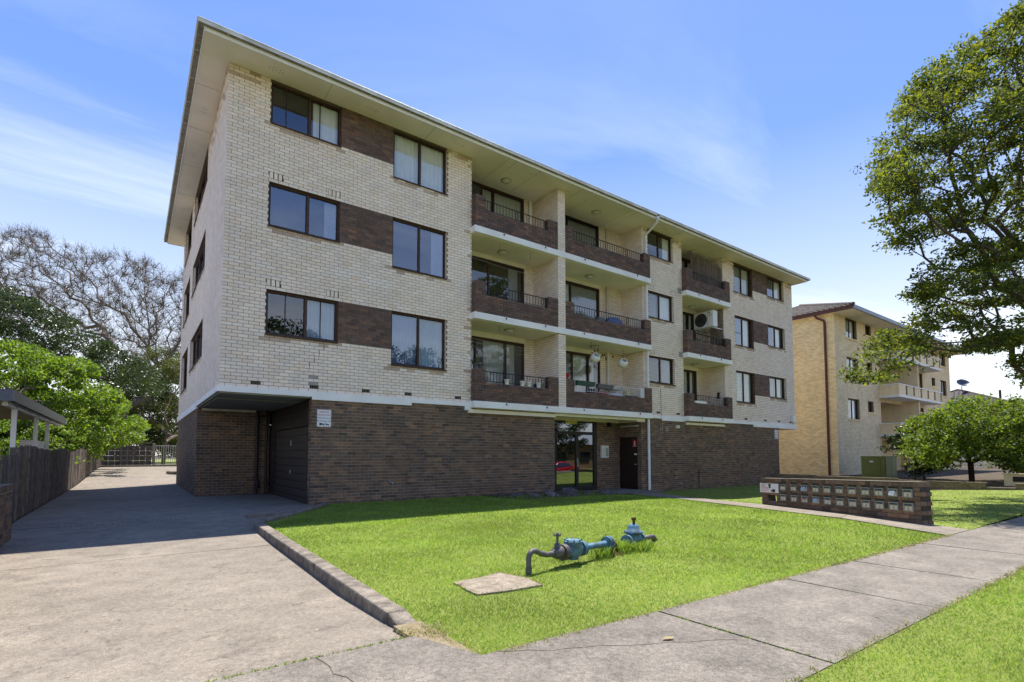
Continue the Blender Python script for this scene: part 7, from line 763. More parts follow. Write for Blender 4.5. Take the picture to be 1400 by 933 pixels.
TP['olive'] = np.array([1, 727, 31, 55, 671, 29, -5, 700, 39, 44, 702, 115, 43, 716, 14, 2, 676, 27, 51, 665, 86, 45, 665, 35, 8, 726, 97, 33, 654, 112, -11, 798, 66, 56, 721, 60, 56, 720, 88, 35, 700, 17, 25, 656, 100, 8, 673, 83, -14, 781, 114, -2, 790, 71, 40, 683, 83, -6, 722, 62, -13, 730, 42, 25, 682, 49, 13, 765, 31, -10, 779, 116, 22, 702, 83, 44, 749, 119, 30, 698, 88, 12, 669, 23, 41, 723, 37, 6, 709, 32, 48, 630, 99, -12, 685, 50, -16, 731, 65, 10, 710, 87, 28, 766, 135, 23, 766, 70, 50, 664, 52, 43, 645, 94, 30, 721, 119, 38, 761, 88, 6, 709, 120, 25, 683, 54, 36, 713, 31, -18, 801, 81, 28, 708, 100, 34, 675, 37, 39, 751, 60, -17, 786, 94, -11, 756, 39, 5, 703, 71, 39, 707, 67, 22, 731, 53, 34, 701, 45, 10, 773, 87, 30, 719, 83, 7, 783, 49, -12, 747, 55, 16, 711, 65, 2, 698, 59, 45, 718, 55, 28, 759, 94, 36, 720, 29, 35, 693, 74, 9, 732, 96, 52, 704, 71, 49, 746, 118, 28, 650, 103, -20, 795, 65, 19, 756, 133, 27, 750, 78, 37, 709, 38, 32, 685, 30, -1, 754, 106, 18, 672, 125, 2, 691, 95, 12, 682, 65, 55, 732, 110, 45, 641, 32, 52, 685, 80, 6, 662, 88, 29, 717, 24, 26, 742, 120, 16, 729, 87, 28, 765, 26, 14, 682, 93, 5, 696, 41, -2, 732, 84, 56, 751, 39, 36, 695, 65, 21, 711, 61, 48, 718, 96, 36, 758, 75, 16, 744, 40, 39, 694, 33, 24, 751, 60, 20, 719, 91, 22, 703, 94, -14, 732, 84, 25, 710, 67, 17, 774, 132, 55, 717, 57, 30, 723, 19, -11, 729, 53, 53, 702, 109, 10, 731, 95, 49, 658, 90, 6, 773, 94, -13, 785, 46, 18, 699, 31, 36, 674, 122, -3, 732, 54, 58, 670, 33, 30, 746, 100, 32, 708, 70, 15, 737, 98, 29, 756, 86, 23, 679, 47, 8, 723, 119, 11, 684, 106, 19, 727, 21, 48, 703, 28, 51, 675, 54, 27, 746, 138, 27, 679, 107, 56, 717, 45, 39, 760, 108, 39, 668, 112, 18, 745, 24, 13, 725, 64, 7, 772, 121, 1, 788, 100, 34, 737, 66, 4, 669, 56, -7, 749, 35, 26, 672, 18, 35, 676, 55, 37, 677, 114, -2, 687, 105, 51, 691, 48, 24, 744, 43, -2, 767, 88, -7, 765, 39, 12, 704, 71, 16, 730, 130, 32, 756, 83, -3, 672, 51, 43, 725, 68, 52, 643, 45, 40, 655, 19, 0, 747, 32, 42, 717, 99, 47, 714, 14, 20, 770, 78, 25, 658, 42, 46, 741, 12, 50, 689, 35, 43, 671, 17, 32, 755, 46, 46, 667, 14, 19, 719, 64, -9, 683, 84, 10, 680, 81, -11, 724, 54, -3, 725, 68, 56, 727, 24, 30, 707, 85, 0, 714, 117, 7, 695, 99, 9, 760, 109, 54, 718, 89, 14, 744, 24, 5, 760, 30, 12, 660, 64, 27, 669, 21, 35, 761, 94, -18, 728, 67, 33, 723, 98, 19, 699, 106, 23, 727, 29, 9, 732, 112, 13, 706, 97, 25, 652, 41, -10, 700, 61, -1, 735, 79, 36, 653, 97, 32, 746, 137, 17, 714, 126, 14, 675, 125, -6, 708, 49, 27, 726, 119, -4, 703, 86, 36, 679, 105, 6, 783, 89, -7, 694, 75, 15, 709, 26, 36, 657, 33, 34, 711, 100, 1, 706, 67, 32, 737, 76, -11, 792, 100, 40, 725, 77, -12, 696, 38, 25, 716, 47, 24, 711, 112, 25, 764, 72, 10, 690, 122, 0, 724, 60, 44, 642, 110, 12, 758, 50, 48, 671, 85, 8, 691, 68, 17, 778, 39, 20, 669, 48, -7, 753, 81, 51, 732, 10, 15, 670, 94, -2, 786, 56, 32, 701, 46, -12, 733, 69, 2, 761, 66, 44, 752, 33, 30, 701, 46, 45, 743, 66, 32, 689, 54, -9, 688, 80, 28, 662, 60, 32, 737, 79, 40, 653, 103, 33, 652, 98, 55, 743, 55, 51, 724, 22, -6, 708, 107, 20, 762, 110, 29, 742, 125, 53, 745, 16, 44, 697, 110, -11, 726, 76, 50, 649, 94, 16, 730, 94, 25, 693, 29, 1, 674, 54, 22, 665, 64, 29, 727, 40, -3, 780, 82, 10, 761, 81, 16, 698, 45, 39, 678, 72, 28, 728, 22, 24, 759, 52, 54, 704, 51, 35, 746, 55, -2, 692, 55, 6, 667, 88, 31, 661, 113, -13, 752, 95, 29, 685, 112, 54, 659, 27, 36, 648, 105, 9, 663, 84, -17, 722, 91, 21, 774, 38, 30, 681, 62, -11, 703, 65, 57, 715, 22, 31, 761, 70, 1, 704, 103, 44, 716, 69, 36, 692, 105, 5, 744, 96, -9, 705, 103, 33, 687, 65, 20, 727, 23, 31, 712, 19, 36, 743, 59, 17, 673, 95, 32, 650, 89, -7, 786, 57, 26, 696, 101, 41, 754, 77, 5, 702, 89, 21, 678, 46, 16, 704, 63, 18, 747, 33, 40, 717, 41, 6, 777, 124, 38, 755, 49, 48, 739, 57, 48, 718, 44, 26, 686, 70, 34, 677, 75, 45, 721, 99, 36, 756, 140, 43, 751, 64, 7, 678, 100, 50, 733, 55, 61, 748, 45, 22, 732, 74, -10, 701, 103, 11, 721, 87, 49, 660, 51]).reshape(-1, 3)/10
TP['bush'] = np.array([343, 73, 35, 395, 30, 29, 389, 29, 25, 335, 69, 34, 370, 44, 10, 365, 58, 17, 342, 35, 26, 308, 59, 15, 388, 41, 26, 300, 83, 18, 331, 63, 17, 407, 37, 15, 310, 78, 15, 398, 30, 19, 288, 77, 19, 367, 42, 20, 339, 92, 13, 307, 66, 21, 388, 54, 33, 373, 58, 4, 325, 85, 30, 388, 42, 30, 365, 33, 6, 383, 48, 3, 374, 40, 5, 296, 88, 13, 313, 81, 20, 351, 57, 10, 359, 77, 30, 408, 34, 15, 390, 40, 34, 336, 58, 20, 372, 68, 9, 364, 40, 12, 324, 82, 18, 377, 38, 34, 358, 55, 32, 389, 45, 36, 365, 63, 27, 330, 68, 22, 324, 46, 33, 309, 79, 26, 337, 79, 32, 352, 53, 28, 395, 53, 21, 352, 41, 4, 352, 55, 2, 327, 95, 27, 412, 37, 22, 370, 42, 24, 323, 74, 37, 360, 56, 30, 395, 45, 38, 311, 85, 15, 330, 56, 18, 288, 75, 17, 385, 40, 4, 402, 30, 13, 357, 64, 29, 390, 50, 30, 345, 93, 18, 321, 73, 17, 320, 84, 20, 385, 57, 2, 381, 37, 36, 334, 44, 11, 368, 70, 9, 362, 74, 18, 382, 31, 22, 352, 52, 29, 323, 73, 35, 393, 51, 41, 327, 75, 21, 315, 66, 38, 359, 50, 2, 386, 40, 12, 333, 84, 14, 381, 38, 11, 350, 58, 16, 385, 60, 20, 388, 57, 27, 330, 48, 31, 339, 36, 5, 329, 58, 15, 335, 81, 25, 358, 78, 19, 358, 56, 32, 326, 41, 27, 316, 83, 31, 293, 70, 13, 363, 56, 8, 397, 55, 2, 362, 38, 25, 326, 83, 22, 300, 61, 24, 331, 43, 32, 387, 54, 38, 298, 74, 16, 352, 47, 38, 341, 56, 20, 354, 73, 35, 346, 50, 25, 353, 77, 38, 366, 46, 8, 379, 52, 1, 419, 35, 11, 350, 69, 17, 317, 50, 25, 339, 56, 38, 381, 27, 19, 392, 39, 14, 328, 44, 17, 351, 87, 12, 381, 29, 25, 298, 63, 14, 312, 60, 24, 359, 78, 41, 346, 85, 35, 347, 38, 21, 357, 64, 38, 390, 48, 19, 397, 49, 19, 317, 53, 32, 335, 40, 15, 334, 57, 30, 362, 52, 19, 300, 64, 19, 370, 39, 23, 370, 44, 12, 301, 70, 33, 372, 56, 21, 305, 74, 18, 326, 76, 20, 336, 97, 26, 409, 29, 18, 368, 71, 32, 287, 73, 29, 374, 42, 21, 317, 60, 17, 380, 64, 14, 367, 59, 23, 387, 34, 23, 352, 82, 22, 344, 59, 6, 393, 55, 25, 375, 51, 36, 326, 87, 8, 347, 60, 15, 356, 46, 9, 329, 51, 34, 388, 62, 6, 393, 52, 6, 370, 53, 24, 421, 39, 11, 343, 32, 7, 353, 44, 37, 314, 89, 16, 388, 34, 9, 362, 66, 24, 322, 69, 37, 331, 72, 34, 286, 71, 31, 305, 60, 25, 349, 89, 8, 374, 42, 5, 312, 81, 12, 349, 26, 14, 318, 58, 12, 313, 72, 14, 359, 61, 14, 315, 74, 15, 330, 67, 37, 352, 48, 30, 340, 90, 19, 341, 40, 4, 376, 52, 13, 351, 80, 15, 295, 74, 9, 356, 54, 24, 313, 69, 24, 338, 45, 22, 362, 45, 27, 278, 80, 15, 318, 52, 7, 336, 41, 6, 376, 53, 20, 346, 71, 18, 420, 35, 13, 354, 28, 12, 346, 92, 13, 411, 32, 19, 304, 69, 27, 328, 60, 20, 399, 52, 3, 337, 70, 26, 365, 30, 11, 392, 29, 25, 343, 29, 7, 330, 49, 13, 354, 37, 33, 384, 37, 14, 296, 61, 23, 336, 37, 22, 417, 34, 16, 361, 73, 24, 334, 42, 17, 338, 83, 21, 361, 63, 15, 362, 51, 29, 409, 46, 34, 334, 46, 23, 381, 50, 18, 321, 81, 11, 372, 53, 6, 326, 59, 36, 371, 65, 9, 328, 64, 21, 295, 71, 12, 372, 63, 39, 380, 34, 9, 317, 77, 10, 370, 32, 28, 356, 51, 2, 405, 31, 21, 281, 74, 16, 376, 53, 9, 297, 70, 20, 383, 52, 6, 360, 34, 28, 341, 86, 27, 364, 63, 30, 306, 64, 13, 327, 65, 12, 317, 59, 28, 378, 60, 20, 320, 47, 18, 380, 32, 12, 316, 52, 27, 390, 51, 32, 340, 64, 12, 338, 40, 24, 286, 76, 12, 361, 37, 33, 349, 69, 33, 327, 84, 31, 377, 36, 6, 359, 41, 23, 403, 42, 7, 332, 55, 35, 305, 76, 12, 345, 50, 16, 356, 52, 30, 354, 42, 33, 353, 55, 27, 356, 59, 35, 368, 38, 25, 344, 50, 36, 377, 58, 8, 353, 63, 36, 383, 62, 39, 361, 43, 21, 328, 63, 35, 309, 76, 23, 394, 37, 15, 334, 47, 13, 301, 84, 29, 366, 49, 1, 371, 47, 25, 368, 36, 37, 337, 85, 16, 289, 72, 26, 335, 78, 26, 320, 45, 36, 310, 52, 28, 392, 52, 7, 291, 71, 27, 329, 37, 31, 334, 85, 30, 318, 55, 8, 341, 38, 4, 373, 35, 25, 324, 59, 27, 336, 97, 28, 337, 47, 28, 365, 55, 20, 295, 73, 9, 315, 65, 25, 354, 62, 14, 332, 65, 21, 345, 57, 38, 331, 89, 25, 379, 30, 16, 370, 42, 29, 359, 35, 23, 325, 92, 30, 357, 47, 19, 334, 88, 9, 318, 48, 33, 303, 63, 31, 328, 52, 6, 363, 47, 9, 391, 47, 17, 376, 71, 16, 349, 76, 15, 369, 52, 16, 370, 52, 6, 358, 30, 32, 307, 75, 17, 320, 52, 24, 317, 83, 11, 293, 80, 13, 341, 39, 11, 398, 32, 23, 337, 74, 23, 391, 37, 23, 351, 89, 29, 339, 60, 19, 384, 52, 13, 326, 83, 13, 419, 34, 19, 297, 67, 20, 349, 31, 22, 398, 34, 33, 345, 85, 23, 412, 38, 14, 383, 51, 20, 367, 69, 34, 274, 78, 19, 360, 57, 38, 411, 46, 23, 373, 47, 19, 373, 68, 10, 311, 60, 26, 308, 62, 18, 295, 75, 8, 384, 34, 17, 361, 71, 19, 402, 47, 25, 304, 70, 17, 359, 29, 25, 363, 77, 25, 373, 71, 23, 295, 63, 28, 362, 76, 14, 347, 33, 31, 319, 51, 23, 373, 63, 17, 367, 46, 13, 425, 34, 15, 401, 47, 40, 345, 45, 12, 357, 46, 8, 337, 80, 35, 310, 91, 14, 324, 72, 31, 338, 75, 16, 299, 68, 31, 375, 49, 12, 365, 55, 12, 392, 31, 15, 364, 60, 10, 367, 39, 22, 319, 52, 10, 358, 32, 32, 317, 70, 24, 331, 60, 33, 368, 50, 8, 306, 70, 34, 367, 43, 37, 379, 44, 18, 347, 26, 19, 402, 43, 36, 358, 50, 27, 340, 83, 15, 315, 86, 23, 289, 83, 19, 401, 44, 20, 376, 46, 25, 346, 47, 33, 314, 66, 22, 329, 40, 5, 394, 41, 34, 357, 73, 27, 373, 38, 10, 319, 71, 30, 342, 50, 9, 336, 63, 12, 393, 32, 8, 317, 77, 29, 318, 72, 37, 350, 88, 31, 305, 78, 20, 382, 39, 32, 361, 28, 19, 339, 92, 16, 370, 53, 7, 353, 43, 9, 329, 59, 11, 402, 39, 37, 360, 39, 30, 377, 52, 35, 334, 80, 17, 363, 57, 19, 399, 28, 21, 341, 61, 27, 359, 82, 30, 391, 51, 6, 306, 73, 23, 408, 31, 16, 329, 74, 20, 344, 85, 26, 331, 82, 31, 338, 44, 15, 389, 58, 28, 350, 38, 5, 386, 46, 21, 356, 48, 26, 388, 48, 11, 339, 31, 19, 369, 48, 16, 395, 51, 10, 346, 38, 35, 309, 68, 36, 328, 82, 34, 285, 78, 12, 398, 41, 39, 326, 63, 23, 309, 55, 17, 345, 69, 30, 346, 32, 26, 371, 63, 10, 399, 47, 7, 384, 44, 28, 407, 34, 25, 351, 56, 18, 355, 32, 23, 341, 55, 27, 349, 46, 25, 329, 65, 34, 320, 68, 15, 337, 88, 7, 376, 34, 22, 333, 89, 27, 380, 64, 30, 380, 56, 16, 365, 67, 16, 322, 51, 31, 373, 43, 12, 346, 42, 11, 370, 74, 42, 332, 40, 21, 377, 45, 11, 342, 53, 35, 307, 62, 28, 400, 41, 32, 284, 72, 14, 354, 45, 14, 368, 33, 23, 348, 79, 17, 325, 60, 26, 357, 40, 27, 362, 40, 19, 396, 46, 34, 389, 52, 25, 376, 52, 36, 401, 37, 26, 390, 37, 27, 365, 35, 6, 356, 45, 2, 393, 42, 25, 363, 66, 28, 355, 47, 31, 334, 61, 16, 379, 58, 35, 356, 50, 29, 343, 45, 2, 354, 86, 27, 355, 83, 25, 400, 38, 33, 354, 46, 31, 395, 50, 29, 332, 73, 19, 291, 78, 29, 334, 90, 15, 376, 43, 13, 320, 81, 8, 320, 93, 26, 348, 38, 15, 318, 54, 29, 346, 74, 39, 367, 52, 29, 310, 69, 20, 414, 41, 34, 359, 60, 34, 324, 90, 17, 332, 51, 6, 349, 57, 13, 320, 86, 12, 349, 45, 23, 350, 52, 19, 330, 58, 19, 395, 29, 26, 337, 86, 22, 353, 70, 35, 306, 77, 23, 304, 86, 22, 313, 71, 35, 339, 97, 15, 375, 43, 16, 375, 70, 28, 350, 62, 25, 314, 70, 18, 389, 51, 38, 373, 34, 6, 315, 87, 16, 359, 60, 6, 280, 77, 9, 368, 65, 15, 386, 46, 3, 375, 44, 23]).reshape(-1, 3)/10
TP['darkbush'] = np.array([347, 93, 28, 374, 97, 21, 341, 88, 17, 361, 98, 12, 360, 92, 16, 329, 100, 18, 342, 98, 14, 353, 93, 12, 348, 104, 23, 361, 102, 16, 325, 97, 26, 335, 102, 17, 348, 101, 18, 342, 94, 27, 364, 95, 26, 326, 103, 22, 334, 94, 19, 354, 111, 20, 359, 108, 17, 364, 99, 29, 348, 91, 15, 346, 90, 11, 345, 92, 12, 338, 93, 6, 334, 103, 19, 360, 98, 6, 352, 90, 17, 334, 90, 22, 366, 103, 19, 341, 104, 18, 350, 101, 18, 343, 94, 22, 337, 88, 23, 345, 96, 9, 365, 102, 3, 331, 95, 4, 351, 99, 2, 363, 103, 21, 345, 87, 12, 348, 92, 7, 325, 105, 16, 335, 95, 3, 354, 97, 15, 358, 102, 17, 356, 96, 14, 358, 100, 29, 359, 95, 10, 334, 91, 17, 345, 97, 16, 352, 104, 26, 338, 97, 30, 342, 103, 21, 340, 94, 6, 349, 94, 9, 339, 94, 31, 342, 98, 20, 339, 98, 7, 351, 97, 5, 340, 104, 23, 347, 108, 22, 353, 109, 20, 342, 93, 14, 343, 96, 27, 349, 98, 13, 357, 100, 15, 336, 90, 23, 344, 99, 18, 324, 98, 16, 341, 88, 13, 352, 92, 6, 339, 90, 25, 334, 98, 20, 347, 91, 6, 339, 92, 20, 336, 98, 15, 339, 95, 19, 354, 90, 10, 356, 96, 7, 353, 97, 26, 356, 91, 13, 338, 91, 4, 363, 103, 21, 353, 101, 6, 356, 93, 18, 354, 98, 21, 337, 91, 17, 343, 92, 5, 360, 93, 9, 347, 100, 8, 351, 90, 8]).reshape(-1, 3)/10
# ------------------------------------------------------------------ ground
def sheet(name, mt, xs, ys, fz, kind='structure', parent=None):
    X, Y = np.meshgrid(xs, ys); co = np.stack([X.ravel(), Y.ravel(), np.array([fz(x, y) for x, y in zip(X.ravel(), Y.ravel())])], 1)
    nx = len(xs); f = [(j*nx+i, j*nx+i+1, (j+1)*nx+i+1, (j+1)*nx+i) for j in range(len(ys)-1) for i in range(nx-1)]
    o = link(name, big_mesh(name, co, f, 4, [mt], smooth=True), parent); return tag(o, kind=kind)
def street(y): return -.75*S((.9-y)/4.5)     # the verge falls to the road
sheet('ground', 'soil', [-900, -300, -60, -20, 0, 30, 80, 300, 900], [-900, -300, -60, -20, 0, 20, 60, 300, 900], lambda x, y: -.42 if y > -2 else -1.2)
KY = [(2.0, 1.78), (3.72, 1.76), (6.2, 1.82), (8.6, 1.88), (10.5, 1.94), (10.95, 2.02), (11.35, 2.42), (12.45, 3.2), (13.86, 4.13), (14, 4.2)]
def xk(y): return float(np.interp(y, [k[0] for k in KY], [k[1] for k in KY]))
lys = [2.6, 3.2, 3.8, 4.6, 5.4, 6.2, 7, 7.8, 8.6, 9.4, 10.2, 10.9, 11.4, 12.0, 12.6, 13.2, 14.0]; nxl = 42
co = [(xk(y)+(26.9-xk(y))*i/nxl, y, gz(xk(y)+(26.9-xk(y))*i/nxl, y)-.012) for y in lys for i in range(nxl+1)]
tag(link('lawn', big_mesh('lawn', co, [(j*(nxl+1)+i, j*(nxl+1)+i+1, (j+1)*(nxl+1)+i+1, (j+1)*(nxl+1)+i) for j in range(len(lys)-1) for i in range(nxl)], 4, ['turf'], smooth=True)), kind='structure')
tag(box_obj('verge_soil', 'straw_ground', 1.64, 2.7, -.12, 1.86, 3.75, .004), kind='structure')
sheet('verge', 'turf', list(np.arange(-14, 60, 2)), [-3.2, -2.2, -1.2, -.4, .3, .9, 1.55], lambda x, y: street(y)+.006)
sheet('road', 'asphalt', list(np.arange(-60, 101, 20)), [-14, -8, -3.4], lambda x, y: -.92)
sheet('far_verge', 'turf', list(np.arange(-60, 101, 20)), [-40, -22, -14.2], lambda x, y: -.75)
b = MB(); b.box(-60, -3.4, -1.1, 100, -3.2, -.76); b.box(-60, -14.2, -1.1, 100, -14, -.76); tag(b.build('street_kerb', 'kerb_concrete'), kind='structure')
sheet('neighbour_yard', 'soil', [27.2, 34, 44, 60, 90], [-2, 4, 8, 14.2, 40], lambda x, y: -.06)
sheet('left_yard', 'soil', [-60, -20, -6, -1.9], [2, 14, 30, 60, 90], lambda x, y: .02)
sheet('rear_ground', 'turf', [-40, -4, 6, 30, 60], [51.3, 60, 120], lambda x, y: .36)
sheet('side_ground', 'soil', [26.8, 36], [12, 30, 50], lambda x, y: -.3)
# driveway slabs
def slab_obj(name, parent, x0, x1, y0, y1, fz, mt, t=.1, n=1, gap=.006, ex=None):
    """thick slab with its top following fz; small random tilt"""
    q = MB(); j = [random.uniform(-.003, .003) for _ in range(4)]
    P4 = [(x0+gap, y0+gap), (x1-gap, y0+gap), (x1-gap, y1-gap), (x0+gap, y1-gap)]
    if ex: P4 = ex
    lo = [(x, y, fz(x, y)-t) for x, y in P4]; hi = [(x, y, fz(x, y)+j[i]) for i, (x, y) in enumerate(P4)]
    q.hexa(lo+hi); return q.build(name, mt, parent)
DW = tag(link('driveway', None), kind='structure')
ysd = [3.45, 8.6, 12.6, 17.0, 21.0, 25.4, 29, 33, 37, 41, 45, 49.2]
def kx(y): return 1.80+(y-3.7)*.022
for a, c in zip(ysd, ysd[1:]):
    xr = (kx(a), kx(c)) if a < 12 else (1.62, 1.62)
    if a == 12.6: xr = (3.74, 3.74)
    if a >= 25: xr = (9, 9)
    n = 3
    sub = np.linspace(a, c, n+1)
    # one slab per bay, its top bent along the fall of the drive
    q = MB(); vs = []; 
    for y in sub:
        yy = min(max(y, a+.006), c-.006); t = (yy-a)/(c-a); x1 = xr[0]+(xr[1]-xr[0])*t
        for xx in (-1.78, -.05, x1): vs.append((xx, yy, dz(yy)+random.uniform(-.002, .002)))
    fs = [(i*3+k, i*3+k+1, i*3+k+4, i*3+k+3) for i in range(n) for k in (0, 1)]
    q.add(vs, fs, 0, False)
    q.quad((-1.78, a+.006, dz(a)), (-1.78, a+.006, dz(a)-.12), (xr[0], a+.006, dz(a)-.12), (xr[0], a+.006, dz(a)))
    q.build('slab', 'concrete', DW)
q = MB(); q.box(1.6, 17.0, -.15, 3.74, 18.8, dz(17.5)); q.box(1.9, 9.9, -.3, 4.2, 12.6, -.09); q.build('slab', 'concrete', DW)
q = MB(); q.hexa([(-1.7, 12.56, -.1), (3.7, 12.66, -.1), (3.7, 12.70, -.1), (-1.7, 12.60, -.1), (-1.7, 12.56, dz(12.6)+.004), (3.7, 12.66, dz(12.6)+.004), (3.7, 12.70, dz(12.6)+.004), (-1.7, 12.60, dz(12.6)+.004)]); q.build('drain_joint', 'asphalt', DW)
q = MB()
for k in range(60): q.box(-1.0+k*.078, 12.57+k*.0014, -.05, -.96+k*.078, 12.63+k*.0014, dz(12.6)+.007)
tag(q.build('drain_grate', 'gutter_dirty', DW), kind='stuff')
# kerb of the drive
q = MB(); pts = [(1.655, 3.70), (1.662, 3.95), (1.72, 6.2), (1.78, 8.6), (1.84, 10.5), (1.92, 10.95), (2.3, 11.35), (3.1, 12.45), (4.05, 13.86)]
for i in range(len(pts)-1):
    (x0, y0), (x1, y1) = pts[i], pts[i+1]; d = Vector((x1-x0, y1-y0, 0)).normalized(); nn = Vector((d.y, -d.x, 0))*.19
    z0, z1 = .05, .05
    if i == 0: z0 = -.005
    a0, a1 = Vector((x0, y0, 0)), Vector((x1, y1, 0))
    if i: a0 = a0
    e = .003
    v = [a0+nn*0, a0+nn, a1+nn, a1]
    q.hexa([(p.x, p.y, -.32) for p in (v[0], v[1], v[2], v[3])]+[(v[0].x+.012, v[0].y, z0), (v[1].x-.012, v[1].y, z0), (v[2].x-.012, v[2].y, z1), (v[3].x+.012, v[3].y, z1)])
kb = q.build('driveway_kerb', 'kerb_concrete'); tag(kb, kind='structure')
sm = kb.modifiers.new('bevel', 'BEVEL'); sm.width = .02; sm.segments = 2
# footpath
FP = tag(link('footpath', None), kind='structure')
fz0 = lambda x, y: .012-.02*max(0, (x-20))*.0
def fe(x): return 2.83-.030*(x-2)
def fe2(x): return 1.47-.022*(x-3)
fx = [-9, -6.2, -3.6, -.7, 3.53, 5.5, 5.62+1.45, 9.25, 12.2, 15, 17.8, 20.6, 23.4, 26.2, 29, 32, 36, 41, 47, 55]
for i, (a, c) in enumerate(zip(fx, fx[1:])):
    g = .011
    y1a, y1c = (fe(a), fe(c)) if a > 3 else (3.44, 3.44) if a < -.8 else (3.44, 3.3)
    if a == -.7:   # the crossing, with its corner cut to the lawn
        q = MB(); vs = [(a+g, fe2(a), .012), (c-g, fe2(c), .012), (c-g, fe(c), .012), (1.86, 2.86, .012), (1.66, 3.44, .012), (a+g, 3.44, .012)]
        q.add(vs+[(x, y, -.1) for x, y, z in vs], [(0, 1, 2, 3, 4, 5)]+[(k, (k+6), (k+1) % 6+6, (k+1) % 6) for k in range(6)]); q.build('slab', 'concrete_old', FP); continue
    slab_obj('slab', FP, a, c, 0, 0, lambda x, y: .012, 'concrete_old', ex=[(a+g, fe2(a)), (c-g, fe2(c)), (c-g, y1c), (a+g, y1a)])
# hairline cracks in the crossing
q = MB(); rc = random.Random(5)
for A2, B2 in (((.98, 3.43), (1.15, 2.05)), ((3.45, 2.05), (1.95, 2.84)), ((1.15, 2.05), (1.9, 1.55))):
    n = 14; P2 = [(A2[0]+(B2[0]-A2[0])*k/n+rc.uniform(-.02, .02), A2[1]+(B2[1]-A2[1])*k/n+rc.uniform(-.02, .02)) for k in range(n+1)]
    for (x0, y0), (x1, y1) in zip(P2, P2[1:]): w = rc.uniform(.0015, .004); zc0 = .0135; q.hexa([(x0-w, y0-w*.5, 0), (x0+w, y0+w*.5, 0), (x1+w, y1+w*.5, 0), (x1-w, y1-w*.5, 0), (x0-w, y0-w*.5, zc0), (x0+w, y0+w*.5, zc0), (x1+w, y1+w*.5, zc0), (x1-w, y1-w*.5, zc0)])
tag(q.build('crack', 'soil', FP), kind='stuff')
# entry path between the lawns
EP = tag(link('entry_path', None), kind='structure')
L0 = [(14.9, 13.3), (14.15, 11.9), (13.35, 9.45), (12.5, 7.5), (11.62, 4.6), (10.5, 2.59)]; R0 = [(16.7, 13.3), (15.75, 11.6), (14.55, 9.0), (13.63, 7.2), (12.65, 4.8), (11.55, 2.56)]
for i in range(5):
    v = [L0[i+1], R0[i+1], R0[i], L0[i]]; q = MB(); q.hexa([(x, y, gz(x, y)-.1) for x, y in v]+[(x+(0), y+((.006 if i < 4 else 0) if k < 2 else -.006), gz(x, y)+.014) for k, (x, y) in enumerate(v)]); q.build('slab', 'concrete', EP)
# concrete pad in the lawn
rc = random.Random(8); cr4 = [(2.64, 4.10), (3.34, 4.03), (3.40, 4.34), (3.30, 4.72), (2.66, 4.62)]; v = []
for (x0, y0), (x1, y1) in zip(cr4, cr4[1:]+cr4[:1]):
    for k in range(5): v.append((x0+(x1-x0)*k/5+rc.uniform(-.022, .022), y0+(y1-y0)*k/5+rc.uniform(-.02, .02)))
n = len(v); q = MB(); q.add([(x, y, .006) for x, y in v]+[(x, y, -.05) for x, y in v]+[(3.0, 4.35, .014)], [(k, (k+1) % n, 2*n) for k in range(n)]+[(k, k+n, (k+1) % n+n, (k+1) % n) for k in range(n)])
tag(q.build('concrete_pad', 'pad_concrete'), 'small worn concrete pad set flush in the lawn beside the blue pipes', 'concrete pad')
# ------------------------------------------------------------------ grass blades
def path_x(y):
    ys = [p[1] for p in L0][::-1]; return np.interp(y, ys, [p[0] for p in L0][::-1]), np.interp(y, [p[1] for p in R0][::-1], [p[0] for p in R0][::-1])
def vS(t): t = np.clip(t, 0, 1); return t*t*(3-2*t)
def vgz(x, y): return -0.24*vS((x-11.5)/6)*vS((y-2.5)/7)
def grass(name, region, n, fz, mask, hmul=1.0):
    x0, x1, y0, y1 = region; k = n*6
    x = RNG.uniform(x0, x1, k); y = RNG.uniform(y0, y1, k); d = np.hypot(x, y)
    keep = (RNG.random(k) < np.clip((3.4/d)**1.7, .03, 1)) & mask(x, y)
    # only the part a viewer near the street could see, with margin
    x, y, d = x[keep][:n], y[keep][:n], d[keep][:n]; k = len(x)
    w = .0034*np.clip(d/3.2, 1, 5)*RNG.uniform(.7, 1.3, k); h = RNG.uniform(.012, .028, k)*hmul*np.clip(d/5, 1, 1.5)
    # tufts: patches grow taller
    h *= .75+.5*(np.sin(x*2.1+1.3*np.sin(y*1.7))*np.sin(y*2.6+x*.7)*.5+.5)
    a = RNG.uniform(0, 2*np.pi, k); l = RNG.uniform(.4, 1.7, k)*h; la = RNG.uniform(0, 2*np.pi, k); z = fz(x, y)-.012
    co = np.zeros((k, 3, 3)); ca, sa = np.cos(a)*w/2, np.sin(a)*w/2
    co[:, 0] = np.stack([x-ca, y-sa, z], 1); co[:, 1] = np.stack([x+ca, y+sa, z], 1); co[:, 2] = np.stack([x+np.cos(la)*l, y+np.sin(la)*l, z+h], 1)
    me = big_mesh(name, co.reshape(-1, 3), np.arange(k*3), 3, ['grass']); return tag(link(name, me), 'short mown bright green grass of the '+name.replace('_', ' '), 'grass', kind='stuff')
def m_lawn(x, y):
    l, r = path_x(y); return (y > np.where(x < 10, 2.83-.030*(x-2)+.02*np.sin(x*9), 2.62)) & (x > 1.85+(y-3.7)*.022) & ((x < l-.0) | (y > 13.2)) & (y < 13.85) & ~((x > 2.67) & (x < 3.35) & (y > 4.07) & (y < 4.66)) & ((y < 10.8) | (x > 2.25+(y-10.8)*.66)) & (x < 15) & ~((x > 9.4) & (x < 14.6) & (y > 12.9-(x-9)*.1))
grass('front_lawn', (1.8, 15, 2.6, 13.9), 230000, vgz, m_lawn)
